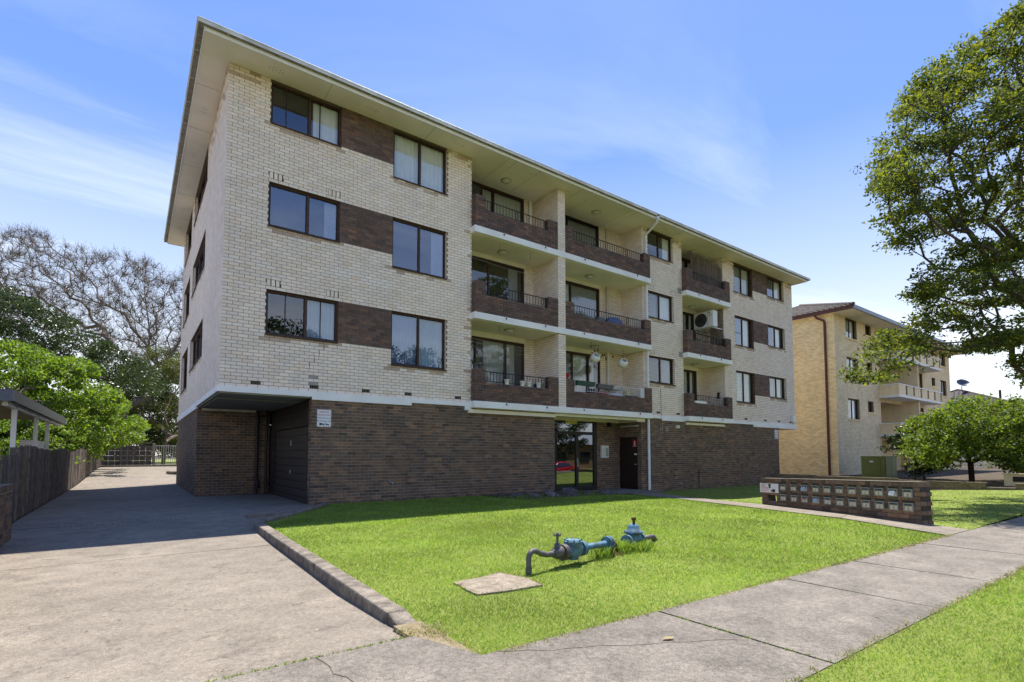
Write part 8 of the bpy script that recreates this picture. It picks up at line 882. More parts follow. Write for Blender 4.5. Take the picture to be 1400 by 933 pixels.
def m_r(x, y):
    l, r = path_x(y); return (x > np.where(y > 13, 17.3, r+.02)) & (y < 13.85) & (y > 2.45)
grass('right_lawn', (10.5, 26.8, 2.4, 13.85), 70000, vgz, m_r)
grass('verge_grass', (1.8, 26, -1.2, 1.55), 130000, lambda x, y: .016-.75*vS((.9-y)/4.5), lambda x, y: y < 1.485-.022*(x-3)+.025*np.sin(x*7)*np.sin(x*2.3))
# straw and weeds at the kerb end and the joints
def tuft(mb, x, y, z, n, h, sp, w=.006):
    for _ in range(n):
        a = random.uniform(0, 6.28); r = random.uniform(0, sp); px, py = x+math.cos(a)*r, y+math.sin(a)*r; b_ = random.uniform(0, 6.28); l = random.uniform(.3, .9)*h; t = random.uniform(0, 6.28); hh = h*random.uniform(.5, 1)
        p0 = Vector((px, py, z)); p2 = p0+Vector((math.cos(b_)*l, math.sin(b_)*l, hh)); p1 = p0.lerp(p2, .5)+Vector((0, 0, hh*.25)); s = Vector((math.cos(t), math.sin(t), 0))*w/2
        mb.add([p0-s, p0+s, p1+s*.8, p1-s*.8, p2], [(0, 1, 2, 3), (3, 2, 4)])
q = MB()
for i in range(60): x = random.uniform(1.6, 1.95); tuft(q, x, 3.5+random.uniform(-.16, .12)*(1 if x > 1.6 else .4), 0, 7, .03, .035, .005)
for i in range(60): tuft(q, random.uniform(.3, 1.6), 3.445, 0, 3, .014, .012, .004)
for i in range(70): t = random.random(); tuft(q, 1.84+random.random()*.08-t*.06, 2.86+t*.8, 0, 4, .022, .03, .004)
for i in range(620):
    x = random.uniform(2.0, 15); tuft(q, x, fe(x)+random.uniform(-.03, .03) if x < 10.6 else fe2(x)-.02, .008, 4, .03, .035, .005*max(1, x/5))
for i in range(520): x = random.uniform(3.0, 17); tuft(q, x, fe2(x)+random.uniform(-.03, .035), .008, 4, .03, .035, .005*max(1, x/5))
for i in range(90): a = i/90; k4 = int(a*5); (x0, y0), (x1, y1) = cr4[k4], cr4[(k4+1) % 5]; t = a*5-k4; tuft(q, x0+(x1-x0)*t, y0+(y1-y0)*t, .0, 3, .03, .03, .005)
for X in (3.53, 5.5, 7.07, 9.25):
    for i in range(26): tuft(q, X+random.uniform(-.006, .006), random.uniform(1.5, 2.7), .0, 2, .02, .01, .004)
tag(q.build('dry_weeds', 'straw'), 'dry straw and weeds along the edges of the footpath and driveway', 'weeds', kind='stuff')
q = MB()
for i in range(240): tuft(q, random.uniform(-1.2, 1.6), 3.447+random.uniform(-.006, .006), .004, 4, .022, .012, .005)
for i in range(60): t = random.random(); tuft(q, 3.53+random.uniform(-.008, .008), 1.5+t*1.25, .006, 3, .02, .01, .005)
tag(q.build('joint_moss', 'grass'), 'thin line of moss and grass in the joint between driveway and footpath', 'moss', kind='stuff')
# fallen leaves
q = MB()
def fallen(x, y, z, s):
    a = random.uniform(0, 6.28); c, n = math.cos(a), math.sin(a); l = [(-1, 0, 0), (-.3, .42, .2), (.5, .35, .12), (1, 0, .3), (.5, -.35, .2), (-.3, -.42, .05)]
    q.add([(x+(u*c-v*n)*s, y+(u*n+v*c)*s, z+.004+w*s*.5) for u, v, w in l], [(0, 3, 2, 1), (0, 5, 4, 3)])
for i in range(110): x, y = random.uniform(-1.6, 1.5), random.uniform(3.5, 9.5); fallen(x, y, dz(y)+.002, random.uniform(.008, .02)) if i < 60 else None
for i in range(30): x = random.uniform(2, 14); fallen(x, random.uniform(1.5, 2.5), .016, random.uniform(.010, .024))
for i in range(150): x, y = random.uniform(2.5, 12), random.uniform(2.9, 9); fallen(x, y, gz(x, y)+.015, random.uniform(.012, .026))
for i in range(420): x, y = random.uniform(13.5, 26.6), random.uniform(2.6, 11); fallen(x, y, gz(x, y)+.02, random.uniform(.02, .045))
for i in range(90): x, y = random.uniform(-1.7, 0), random.uniform(26, 44); fallen(x, y, dz(y)+.004, random.uniform(.03, .08))
fallen(3.05, 2.32, .02, .05)
tag(q.build('leaf_litter', 'dry_leaf'), 'scattered dry fallen leaves on the lawn, path and driveway', 'leaves', kind='stuff')
# ------------------------------------------------------------------ letterbox wall (local frame: x along the wall, y backwards)
LB = empty('letterbox_wall', (13.8, 7.36, -.13), math.atan2(-4.1, -2.04), 'low brown brick wall beside the entry path holding two rows of steel letterboxes', 'letterbox wall')
LB.rotation_euler = (0, math.atan2(-.13, 4.58)*1.0, math.atan2(-.895, -.445))
# x grows towards the street; the face with the boxes looks at -x world => local y<0 side
PLb = Plane((0, 0), (1, 0), (0, -1)); LL = 4.58; LH = 9*CR-.005
cols_t = [.86, 1.245, 1.61, 1.98, 2.33, 2.682, 3.025, 3.361, 3.685, 4.004, 4.315]
ROWZ = (.565, .305)
lops = []
for t in cols_t:
    for z in ROWZ: lops.append((t-.11, t+.11, z-.082, z+.082))
hole = (.265, .60, .1705, .345)
def lsolid(u, z): return None
cm = MB(); cells(PLb, cm, .02, LL-.02, -.25, LH-.03, [hole], -.008)
BKp = Plane((0, .23), (1, 0), (0, 1)); cells(BKp, cm, .02, LL-.02, -.25, LH-.03, [hole], -.008)
a, b_, c, d = hole
for (p, q_) in (((a, c), (b_, c)), ((b_, c), (b_, d)), ((b_, d), (a, d)), ((a, d), (a, c))): cm.quad((p[0], .008, p[1]), (q_[0], .008, q_[1]), (q_[0], .222, q_[1]), (p[0], .222, p[1]))
cm.quad((.02, .008, LH-.03), (LL-.02, .008, LH-.03), (LL-.02, .222, LH-.03), (.02, .222, LH-.03)); cm.quad((.02, .008, -.25), (.02, .222, -.25), (.02, .222, LH-.03), (.02, .008, LH-.03)); cm.quad((LL-.02, .008, -.25), (LL-.02, .222, -.25), (LL-.02, .222, LH-.03), (LL-.02, .008, LH-.03))
core = cm.build('mortar', 'panel_mortar', LB)
sp = brick_specs(PLb, 0, LL, -3*CR, LH-CR, [*lops, hole], zbase=0)
K0 = CAM; CAMs = CAM
emit_bricks(PLb, sp, 'brown_brick', LB, 230, depth=.11, field='brick_field')
sp2 = brick_specs(BKp, 0, LL, 0, LH-CR, [hole], zbase=0); emit_bricks(BKp, sp2, 'brown_brick', LB, 0, depth=.11)
x = 0.0; k = 0                                     # soldier course of edge-laid bricks on top, one missing
while x < LL-.03:
    w = .105 if k % 3 else .16
    if not (.80 < x+w/2 < .92):
        o = link('brick', unit_brick('brown_brick'), LB); o.location = (x, -.004, LH-CR+.003); o.scale = (min(w, LL-x), .238, BH)
    x += w+.01; k += 1
cp = MB(); cp.box(.0, .0, LH-.002, .79, .23, LH+.010); cp.box(.93, .0, LH-.002, LL-.03, .23, LH+.012); cp.build('mortar_cap', 'concrete', LB)
rim = MB(); rim.box(.27, .0, .165, .60, .23, .18); rim.build('hole_ledge', 'concrete', LB)
LBM = {}
def letterbox(t, z, num, style):
    if 'body' not in LBM:
        q = MB(); W2, H2 = .10, .078
        for (x0, x1, z0, z1) in ((-W2, -W2+.014, -H2, H2), (W2-.014, W2, -H2, H2), (-W2+.014, W2-.014, -H2, -H2+.012), (-W2+.014, W2-.014, H2-.012, H2)): q.box(x0, -.016, z0, x1, .05, z1)
        q.box(-W2+.014, -.004, -H2+.012, W2-.014, .002, H2-.012); LBM['body'] = q.mesh('letterbox', ['steel'])
        q = MB(); q.hexa([(-.078, -.026, .028), (.078, -.026, .028), (.078, -.004, .03), (-.078, -.004, .03), (-.078, -.012, .056), (.078, -.012, .056), (.078, -.003, .058), (-.078, -.003, .058)]); LBM['flap'] = q.mesh('slot_flap', ['steel_dark'])
        q = MB(); q.box(-.075, -.009, -.062, .075, -.005, .014); LBM['door'] = q.mesh('letterbox_door', ['pvc_cream'])
        q = MB(); q.cyl((0, -.008, -.05), .008, .01, 8, axis=(0, -1, 0)); LBM['lock'] = q.mesh('lock', ['brass'])
    o = link('letterbox', LBM['body'], LB); o.location = (t, -.003, z)
    for kk in ('flap', 'door', 'lock'):
        p = link(LBM[kk].name, LBM[kk], o)
    if num:
        text_mb(Plane((0, -.0), (1, 0), (0, -1)), num, 0, -.040, .05, .010, 'sign_dark', o, 'number', 'CENTER')
    if style:
        q = MB(); m_ = {'paper': 'curtain_blue', 'white': 'sign_white', 'red': 'sign_red'}[style]
        if style == 'red': q.box(-.06, -.014, -.01, .06, -.010, .012)
        else: q.hexa([(-.07, -.05, -.05), (.04, -.045, -.065), (.05, -.04, -.06), (-.06, -.042, -.045), (-.06, -.03, .03), (.06, -.028, .04), (.06, -.018, .042), (-.05, -.018, .032)])
        q.build('junk_mail' if style != 'red' else 'door_sticker', m_, o)
    return o
nums_t = ['', '1', '2', '3', '4', '5', '6', '7', '8', '9', '10']; nums_b = [str(i) for i in range(11, 22)]
for i, t in enumerate(cols_t):
    letterbox(t, ROWZ[0], nums_t[i], {2: 'paper', 9: 'white'}.get(i))
    letterbox(t, ROWZ[1], nums_b[i], {2: 'red', 3: 'paper'}.get(i))
# notice on the letterbox wall
NT = empty('recycling_notice', (0, 0, 0), 0, 'white notice with red text and green bin, left end of the letterbox wall', 'sign')
NT.location = LB.location; NT.rotation_euler = LB.rotation_euler
q = MB(); q.box(-.03, -.022, .405, .70, -.006, .645); q.build('board', 'sign_white', NT, bevel=.004)
PN = Plane((0, -.022), (1, 0), (0, -1))
for i, s in enumerate(['KEEP ALL', 'RUBBISH', 'IN THE BINS', 'NOT ON THE', 'GROUND']): text_mb(PN, s, .03, .60-i*.042, .040, .001, 'sign_red', NT, xs=1.25)
q = MB(); q.hexa([PN.pt(.34, .001, .52), PN.pt(.40, .001, .52), PN.pt(.40, .0005, .52), PN.pt(.34, .0005, .52), PN.pt(.32, .002, .615), PN.pt(.42, .002, .615), PN.pt(.42, .0005, .615), PN.pt(.32, .0005, .615)]); q.pbox(PN, .31, .43, .0005, .003, .615, .632); q.build('bin_picture', 'sign_green', NT)
q = MB(); q.add([PN.pt(.53+.075*math.cos(a)*(1 if i % 2 else .7), .002, .46+.055*math.sin(a)*(1 if i % 2 else .7)) for i, a in enumerate([k*math.pi/5 for k in range(10)])], [tuple(range(10))]); q.build('leaf_picture', 'sign_green', NT)
q = MB(); q.add([PN.pt(.46+.05*math.cos(a), .0015, .455+.03*math.sin(a)) for a in [k*math.pi/4 for k in range(8)]], [tuple(range(8))]); q.build('hand_picture', 'sign_red', NT)
# ------------------------------------------------------------------ wall signs
def tow_sign(P, u, z, w, h, label):
    t = empty('parking_sign', tuple(P.pt(u, .01, z)), 0, label, 'sign')
    q = MB(); q.pbox(P, u, u+w, .004, .012, z, z+h); q.build('board', 'sign_white', t)
    q = MB()
    for (a, b2, c2, e2) in ((u, u+.012, z, z+h), (u+w-.012, u+w, z, z+h), (u+.012, u+w-.012, z, z+.012), (u+.012, u+w-.012, z+h-.012, z+h)): q.pbox(P, a, b2, .012, .014, c2, e2)
    q.build('border', 'steel', t)
    s = w/.36
    for i, (tx, mt, sz) in enumerate([("RESIDENTS", 'sign_red', .060), ("VEHICLES ONLY", 'sign_red', .055), ("OFFENDING VEHICLES", 'sign_dark', .042), ("WILL BE TOWED AWAY", 'sign_dark', .042)]):
        text_mb(P, tx, u+w/2, z+h-.085-i*.078*h/.46, sz*s*.9, .0145, mt, t, align='CENTER', xs=.9)
    q = MB(); zz = z+.05
    q.pbox(P, u+.06*s, u+.13*s, .0125, .0145, zz, zz+.05); q.pbox(P, u+.13*s, u+.20*s, .0125, .0145, zz, zz+.02); q.hexa([P.pt(u+.12*s, .0145, zz+.03), P.pt(u+.22*s, .0145, zz+.055), P.pt(u+.22*s, .0125, zz+.055), P.pt(u+.12*s, .0125, zz+.03), P.pt(u+.12*s, .0145, zz+.04), P.pt(u+.22*s, .0145, zz+.065), P.pt(u+.22*s, .0125, zz+.065), P.pt(u+.12*s, .0125, zz+.04)])
    q.hexa([P.pt(u+.21*s, .0145, zz+.02), P.pt(u+.31*s, .0145, zz-.005), P.pt(u+.31*s, .0125, zz-.005), P.pt(u+.21*s, .0125, zz+.02), P.pt(u+.22*s, .0145, zz+.045), P.pt(u+.30*s, .0145, zz+.02), P.pt(u+.30*s, .0125, zz+.02), P.pt(u+.22*s, .0125, zz+.045)])
    for x in (.08, .17, .24, .29): q.cyl(P.pt(u+x*s, .0125, zz-.002 if x < .2 else zz+.0), .012*s, .003, 10, axis=tuple(P.n))
    q.build('tow_truck_picture', 'sign_dark', t); return t
tow_sign(PG, 3.88, 2.02, .37, .46, 'white residents parking sign with red and black lettering, beside the garage corner')
tow_sign(PG, 27.50, 2.10, .36, .50, 'white parking sign at the far right end of the brown brick wall')
FS = empty('fire_sign', (16.72, 14.25, 1.75), 0, 'small red fire extinguisher sign with white symbol on the brown side door', 'sign')
q = MB(); q.pbox(PS, 14.16, 14.36, .002-.02, -.012, 1.62, 1.90); q.build('board', 'sign_red', FS)
q = MB(); q.pbox(PS, 14.235, 14.285, -.012, -.010, 1.68, 1.82); q.pbox(PS, 14.25, 14.27, -.012, -.010, 1.82, 1.85); q.pbox(PS, 14.17, 14.35, -.012, -.010, 1.625, 1.645); q.build('symbol', 'sign_white', FS)
# ------------------------------------------------------------------ water meter pipework (blue)
WM = empty('water_main_pipework', (4.3, 4.6, 0), 0, 'weathered blue water main with valve, meter and flanges rising from the lawn', 'water pipework')
ax = Vector((2.30, .33, 0)).normalized(); sd_ = Vector((-ax.y, ax.x, 0)); o0 = Vector((3.53, 4.50, 0))
def wp(s, t=0, z=0): p = o0+ax*s+sd_*t; return (p.x, p.y, z)
q = MB(); q.tube([wp(0, 0, -.05), wp(0, 0, .17), wp(.015, 0, .21), wp(.05, 0, .235), wp(.10, 0, .235), wp(.2, 0, .19), wp(.30, 0, .165), wp(.42, 0, .165)], [.029, .029, .030, .031, .031, .031, .031, .036], 12)
q.tube([wp(0, 0, 0), wp(0, 0, .07)], .035, 12); q.build('inlet_pipe', 'old_pipe', WM)
q = MB(); q.tube([wp(.40, 0, .165), wp(.43, 0, .165), wp(.46, 0, .165), wp(.54, 0, .165), wp(.58, 0, .165)], [.045, .06, .07, .07, .05], 14); q.tube([wp(.48, 0, .165), wp(.48, 0, .27), wp(.48, 0, .275)], [.045, .035, .028], 12); q.tube([wp(.48, 0, .27), wp(.48, 0, .36)], .014, 8)
gv = q.build('gate_valve', 'old_pipe', WM)
q = MB(); q.tube([wp(.43, 0, .365), wp(.53, 0, .375)], .011, 8); q.tube([wp(.48, -.05, .37), wp(.48, .05, .37)], .011, 8); q.tube([wp(.48, 0, .35), wp(.48, 0, .39)], .018, 8); q.build('handwheel', 'old_pipe', gv)
q = MB(); q.tube([wp(.555, 0, .155), wp(.585, 0, .155)], .094, 20); q.tube([wp(.59, 0, .155), wp(.615, 0, .155)], .094, 20); fl = q.build('flange', ['old_pipe'], WM)
q = MB()
for k in range(6): a = k*math.pi/3+.3; q.tube([wp(.545, .085*math.cos(a), .155+.085*math.sin(a)), wp(.625, .085*math.cos(a), .155+.085*math.sin(a))], .010, 6)
q.build('bolts', 'rust', fl)
q = MB(); q.tube([wp(.61, 0, .155), wp(.66, 0, .155), wp(.70, 0, .155), wp(.84, 0, .155), wp(.88, 0, .155), wp(.92, 0, .155)], [.058, .07, .086, .086, .07, .055], 18)
q.tube([wp(.77, 0, .05), wp(.77, 0, .17), wp(.77, 0, .235), wp(.77, 0, .245)], [.065, .086, .11, .11], 20); q.tube([wp(.77, 0, .248), wp(.77, 0, .268)], .116, 20); q.tube([wp(.77, 0, .268), wp(.77, 0, .282)], [.095, .085], 20)
mb_ = q.build('meter_body', 'blue_enamel', WM)
q = MB()
for k in range(8): a = k*math.pi/4; q.tube([wp(.77+.10*math.cos(a), .10*math.sin(a), .24), wp(.77+.10*math.cos(a), .10*math.sin(a), .29)], .010, 6)
q.build('bolts', 'blue_enamel', mb_)
q = MB(); q.tube([wp(.905, 0, .16), wp(.935, 0, .16)], .09, 20); q.tube([wp(.94, 0, .16), wp(.965, 0, .16)], .09, 20); q.build('flange', 'blue_enamel', WM)
q = MB(); q.tube([wp(.96, 0, .16), wp(1.46, 0, .155)], .038, 14); q.build('straight_pipe', 'blue_enamel', WM)
q = MB(); q.tube([wp(1.44, 0, .155), wp(1.465, 0, .155)], .09, 20); q.tube([wp(1.485, 0, .155), wp(1.51, 0, .155)], .09, 20); q.build('flange', 'blue_enamel', WM)
q = MB(); q.tube([wp(1.51, 0, .15), wp(1.60, 0, .13), wp(1.68, .02, .04), wp(1.7, .02, -.04)], .045, 12); q.build('riser_pipe', 'rust', WM)
q = MB(); q.tube([wp(1.98, .05, .10), wp(2.01, .05, .10)], .10, 18); q.tube([wp(2.30, .05, .10), wp(2.33, .05, .10)], .10, 18); q.tube([wp(2.0, .05, .10), wp(2.32, .05, .10)], .07, 14)
q.tube([wp(2.16, .05, .02), wp(2.16, .05, .14), wp(2.16, .05, .20), wp(2.16, .05, .21)], [.10, .12, .10, .13], 16); q.tube([wp(2.16, .05, .215), wp(2.16, .05, .235), wp(2.16, .05, .24), wp(2.16, .05, .30), wp(2.16, .05, .33)], [.13, .13, .09, .085, .05], 16)
sv = q.build('sluice_valve', 'blue_enamel', WM)
q = MB(); q.tube([wp(2.17, .05, .32), wp(2.17, .05, .41)], .018, 8); q.box(*(Vector(wp(2.17, .05, .38))-Vector((.022, .022, 0))), *(Vector(wp(2.17, .05, .42))+Vector((.022, .022, 0)))); q.build('spindle', 'rust', sv)
q = MB(); q.tube([wp(2.34, .05, .10), wp(2.44, .03, .11), wp(2.56, -.02, .12), wp(2.62, -.02, .08), wp(2.60, .06, .0), wp(2.5, .1, -.03)], .035, 10); q.build('outlet_pipe', 'old_pipe', WM)
q = MB()
for s, t, n in ((1.35, .0, 60), (1.6, .05, 120), (1.75, .0, 140), (1.9, .0, 120), (2.05, -.1, 90), (2.2, -.12, 60), (1.2, -.05, 50), (1.85, .1, 80), (.8, .2, 30)):
    x, y, _ = wp(s, t); tuft(q, x, y, 0, int(n*1.3), .17, .15, .008)
tag(q.build('long_grass', 'grass'), 'unmown tuft of long grass growing through the blue pipework', 'grass', kind='stuff')
q = MB()
for s, t, n in ((.95, .3, 120), (1.15, .3, 90), (1.5, -.05, 60)):
    x, y, _ = wp(s, t); tuft(q, x, y, 0, n, .07, .16, .006)
tag(q.build('dry_straw', 'dry_leaf'), 'patch of dry straw behind the blue meter', 'straw', kind='stuff')
# ------------------------------------------------------------------ rocks
def rock(x, y, z, sx, sy, sz, label, mt='rock', grp='rocks in the bed by the entry', cat='rock', seed=0):
    rg = random.Random(seed); n = 14; me = bpy.data.meshes.new('rock'); import bmesh
    bm = bmesh.new(); bmesh.ops.create_icosphere(bm, subdivisions=2, radius=1)
    dirs = [Vector((rg.gauss(0, 1), rg.gauss(0, 1), rg.gauss(0, 1))).normalized() for _ in range(n)]; ds = [rg.uniform(.35, .75) for _ in range(n)]
    for v in bm.verts:
        for d, k in zip(dirs, ds):
            t = v.co.dot(d)
            if t > k: v.co -= d*(t-k)
        v.co *= 1+rg.uniform(-.05, .05); v.co.x *= sx; v.co.y *= sy; v.co.z *= sz
    bm.to_mesh(me); bm.free(); me.materials.append(M[mt]); o = link('rock', me); o.location = (x, y, z); o.rotation_euler = (0, 0, rg.uniform(0, 3)); tag(o, label, cat, grp); return o
RL = ['broad flat grey rock at the left end of the garden bed', 'pointed dark rock second from the left in the garden bed', 'grey boulder with a sharp edge under the left wall end', 'reddish brown boulder just in front of the glass entry door', 'low grey rock in the middle of the rock bed', 'large jagged grey rock nearest the lawn', 'purple grey slab of rock tilted towards the path', 'rock at the right end of the bed touching the path', 'small rounded rock behind the jagged one', 'small dark rock between the door and the path', 'thin grey rock lying at the front edge of the bed', 'squat rock against the brown brick wall']
RK = [(9.5, 12.75, .28, .2, .14), (10.0, 12.5, .2, .15, .16), (10.7, 12.6, .3, .2, .2), (12.1, 13.1, .42, .3, .30), (11.4, 12.4, .3, .25, .2), (11.1, 11.95, .33, .25, .24), (12.6, 11.95, .3, .25, .22), (13.3, 11.9, .2, .15, .14), (12.0, 12.2, .22, .2, .2), (13.1, 12.9, .3, .2, .18), (10.5, 11.95, .2, .14, .1), (11.3, 13.3, .24, .2, .2)]
for i, (x, y, a, b_, c) in enumerate(RK): rock(x, y, gz(x, y)+c*.12, a*1.25, b_*1.25, c, RL[i], seed=i+3)
q = MB()
for i in range(60): x, y = random.uniform(9.2, 13.6), random.uniform(11.8, 13.3); tuft(q, x, y, gz(x, y), 8, .09, .07, .014)
tag(q.build('weeds', 'grass'), 'low weeds between the rocks by the entry', 'weeds', kind='stuff')
q = MB(); 
for i in range(14): x0 = 9.0+i*.35; q.hexa([(x0, 11.9+.35*(i % 3 == 0), -.4), (x0+.36, 11.85, -.4), (x0+.36, 13.85, -.4), (x0, 13.85, -.4), (x0, 11.9+.35*(i % 3 == 0), gz(x0, 12)+.0), (x0+.36, 11.85, gz(x0, 12)), (x0+.36, 13.85, .02+gz(x0, 13)), (x0, 13.85, .02+gz(x0, 13))])
tag(q.build('garden_bed', 'soil'), kind='structure')
# ------------------------------------------------------------------ left: low brick wall, paling fence, patio cover
LW = empty('low_brick_wall', (-1.5, 10, 0), 0, 'low brown brick wall end at the far left edge of the driveway', 'wall')
PW = Plane((-1.5, 0), (0, 1), (1, 0)); q = MB(); q.box(-1.72, 5.01, -.2, -1.508, 11.42, .79); core = q.build('mortar', 'brown_mortar', LW)
sp = brick_specs(PW, 5.0, 11.44, -.2, .72, []); emit_bricks(PW, sp, 'brown_brick', LW, 160, depth=.1)
y = 5.0
while y < 11.4: o = link('brick', unit_brick('brown_brick'), LW); o.location = (-1.735, y, .735); o.scale = (.24, .072, .10); y += .082
PW2 = Plane((0, 11.44), (1, 0), (0, 1))
emit_bricks(PW2, brick_specs(PW2, -1.73, -1.5, -.2, .72), 'brown_brick', LW, 0, depth=.02)
FN = empty('paling_fence', (-1.85, 20, 0), 0, 'long weathered grey timber paling fence running down the left side of the driveway', 'fence')
PAL = []
for v in range(4):
    q = MB(); w = [.098, .105, .092, .101][v]; t = [0, .01, -.008, .004][v]; q.hexa([(0, 0, 0), (.016, 0, 0), (.016, w, 0), (0, w, 0), (0+t, 0, 1), (.016+t, .003, 1), (.016+t, w-.002, 1-.004), (0+t, w, 1)]); PAL.append(q.mesh('paling', ['timber_grey']))
y = 11.75; k = 0
while y < 50 and k < 296:
    h = 1.47+.05*math.sin(y*.9)+random.uniform(-.03, .02)
    if y < 14.2: h = 1.33+random.uniform(-.03, .02)
    if y < 12.4: h = .95+(y-11.75)*.55
    z0 = dz(y)-.02; o = link('paling', PAL[k % 4], FN); o.location = (-1.86+random.uniform(-.006, .008)+(.016 if k % 2 else 0), y, z0); o.scale = (1, random.uniform(.92, 1.05), h); o.rotation_euler = (random.uniform(-.012, .012)+.02*math.sin(y*.35), random.uniform(-.01, .01), 0)
    y += .112 if y < 30 else .15; k += 1
q = MB()
for z in (.35, 1.1): q.box(-1.94, 11.8, z+.03, -1.89, 30, z+.11); q.box(-1.94, 30.01, z+.2, -1.89, 50, z+.28)
q.build('rail', 'timber_grey', FN)
for i in range(14): box_obj('post', 'timber_grey', -2.03, 12.1+i*2.7, -.2, -1.945, 12.2+i*2.7, 1.45+(.2 if i > 7 else 0), FN)
CP = empty('patio_cover', (-4.5, 20, 0), 0, 'low grey metal patio roof on white posts behind the fence', 'patio cover')
box_obj('fascia', 'pipe_dark', -2.06, 14.9, 2.42, -2.02, 25.8, 2.66, CP); box_obj('fascia', 'steel_dark', -8, 14.86, 2.42, -2.02, 14.898, 2.66, CP)
q = MB()
for k in range(44): y0 = 14.9+k*.2477; q.hexa([(-8, y0, 2.62), (-2.065, y0, 2.60), (-2.065, y0+.2477, 2.60), (-8, y0+.2477, 2.62), (-8, y0, 2.66), (-2.065, y0, 2.64), (-2.065, y0+.12, 2.66), (-8, y0+.12, 2.68)])
q.build('roof_sheet', 'roof_metal', CP)
for y in (15.6, 17.2, 18.9, 20.6, 22.3, 24.0): box_obj('rafter', 'pvc_cream', -8, y, 2.48, -2.07, y+.06, 2.60, CP)
for y in (16.3, 19.7, 22.2): box_obj('post', 'white_paint', -2.24, y, 0, -2.15, y+.09, 2.42, CP)
box_obj('beam', 'white_paint', -2.24, 15.2, 2.34, -2.15, 25.6, 2.47, CP)
q = MB(); q.box(-3.4, 12.3, .0, -2.1, 13.3, .72); q.box(-3.45, 12.25, .72, -2.05, 13.35, .78, 1); q.box(-3.46, 12.24, .80, -2.04, 13.36, .94, 2); tag(q.build('storage_tub', ['plastic_grey', 'steel', 'plastic_blue']), 'grey storage box with a blue lid behind the low brick wall', 'storage box')
q = MB(); q.box(-2.6, 20.4, .1, -2.3, 22.6, 1.72); tag(q.build('garden_screen', 'white_paint'), 'white panel between the posts of the patio cover', 'screen')
# ------------------------------------------------------------------ rear: block wall, gate, island
BWc = empty('block_wall', (0, 50.6, 0), 0, 'patterned grey screen block wall across the end of the driveway', 'wall')
q = MB(); q.box(-.19, -.09, -.19, -.145, .09, .19); q.box(.145, -.09, -.19, .19, .09, .19); q.box(-.145, -.09, -.19, .145, .09, -.145); q.box(-.145, -.09, .145, .145, .09, .19)
q.tube([(0.10*math.cos(a), -.06, .10*math.sin(a)) for a in [i*math.pi/5 for i in range(11)]], .025, 5, caps=False); q.box(-.145, .03, -.03, .145, .06, .03); q.box(-.145, .062, -.145, .145, .08, .145)
bm_ = q.mesh('block', ['concrete_old'])
for i in range(9):
    for j in range(4):
        o = link('block', bm_, BWc); o.location = (-2.0+i*.39, 50.6, .62+j*.39)
for i in range(5):
    for j in range(4): o = link('block', bm_, BWc); o.location = (3.35+i*.39, 50.6, .62+j*.39)
for x in (-2.4, 1.36, 2.98): box_obj('pillar', 'concrete', x, 50.42, .3, x+.2 if x > 0 else x+.2, 50.8, 2.22, BWc)
box_obj('coping', 'concrete', -2.2, 50.47, 2.185, 1.36, 50.73, 2.24, BWc)
GT = empty('metal_gate', (2.2, 50.6, 0), 0, 'grey metal bar gate between two concrete pillars at the end of the driveway', 'gate')
q = MB(); q.box(1.57, 50.58, .45, 2.97, 50.62, .50); q.box(1.57, 50.58, 1.98, 2.97, 50.62, 2.03); q.build('gate_frame', 'steel', GT)
q = MB(); q.box(-.015, -.015, 0, .015, .015, 1.48); bm2 = q.mesh('bar', ['steel'])
for k in range(9): o = link('bar', bm2, GT); o.location = (1.66+k*.155, 50.6, .5)
q = MB(); q.box(-2.0, 49.25, .2, 9, 50.35, .48); tag(q.build('rear_kerb', 'kerb_concrete'), kind='structure')
q = MB(); q.tube([(1.9, 36.2, .25), (1.75, 35.6, .27), (1.9, 35.0, .25), (2.4, 34.6, .25), (6, 34.5, .25)], .12, 6); tag(q.build('island_kerb', 'kerb_concrete'), kind='structure')
q = MB(); q.box(1.95, 34.7, .1, 8, 36.3, .30); tag(q.build('island_soil', 'soil'), kind='structure')
# ------------------------------------------------------------------ right: boundary wall, edging, cabinet
BN = empty('boundary_wall', (27.1, 8, -.3), 0, 'low crumbling tan brick boundary wall with a step, along the right edge of the lawn', 'wall')
PBn = Plane((27.0, 0), (0, -1), (-1, 0))
M['tan_brick'] = mat('tan_brick', (.27, .21, .145), .9, .15, 9, island=.2, bump=.4, bscale=60, big=.15)
q = MB(); q.box(27.01, 8.35, -.4, 27.2, 14.2, .235); q.box(27.01, 5.45, -.4, 27.2, 8.34, .13); q.box(27.01, 1.0, -.4, 27.2, 4.6, .13); q.box(27.01, 4.6, -.4, 27.2, 5.45, -.1); q.build('mortar', 'cream_mortar', BN)
sp = brick_specs(PBn, -14.2, -1.0, -.33, .25, [(-8.34, -5.45, .15, 1), (-5.45, -4.6, .0, 1), (-4.6, 0, .15, 1)], zbase=-.33); emit_bricks(PBn, sp, 'tan_brick', BN, 290, depth=.2)
ED = MB(); y = 1.5
q0 = MB(); q0.box(0, 0, 0, .22, .235, .17); em = q0.mesh('brick', ['brown_brick']); EG = empty('brick_edging', (26.6, 7, 0), 0, 'row of brown bricks edging the lawn in front of the boundary wall', 'edging')
while y < 12.5: o = link('brick', em, EG); o.location = (26.45, y, -.33+random.uniform(-.006, .006)); y += .243
EB_ = empty('electrical_cabinet', (36.6, 12.2, -.06), 0, 'large olive green electrical cabinet in front of the yellow brick flats', 'electrical cabinet')
q = MB(); q.box(36.0, 11.70, -.1, 37.9, 12.95, 1.12); q.box(35.97, 11.67, 1.12, 37.93, 12.98, 1.17); q.build('body', 'green_cabinet', EB_, bevel=.01)
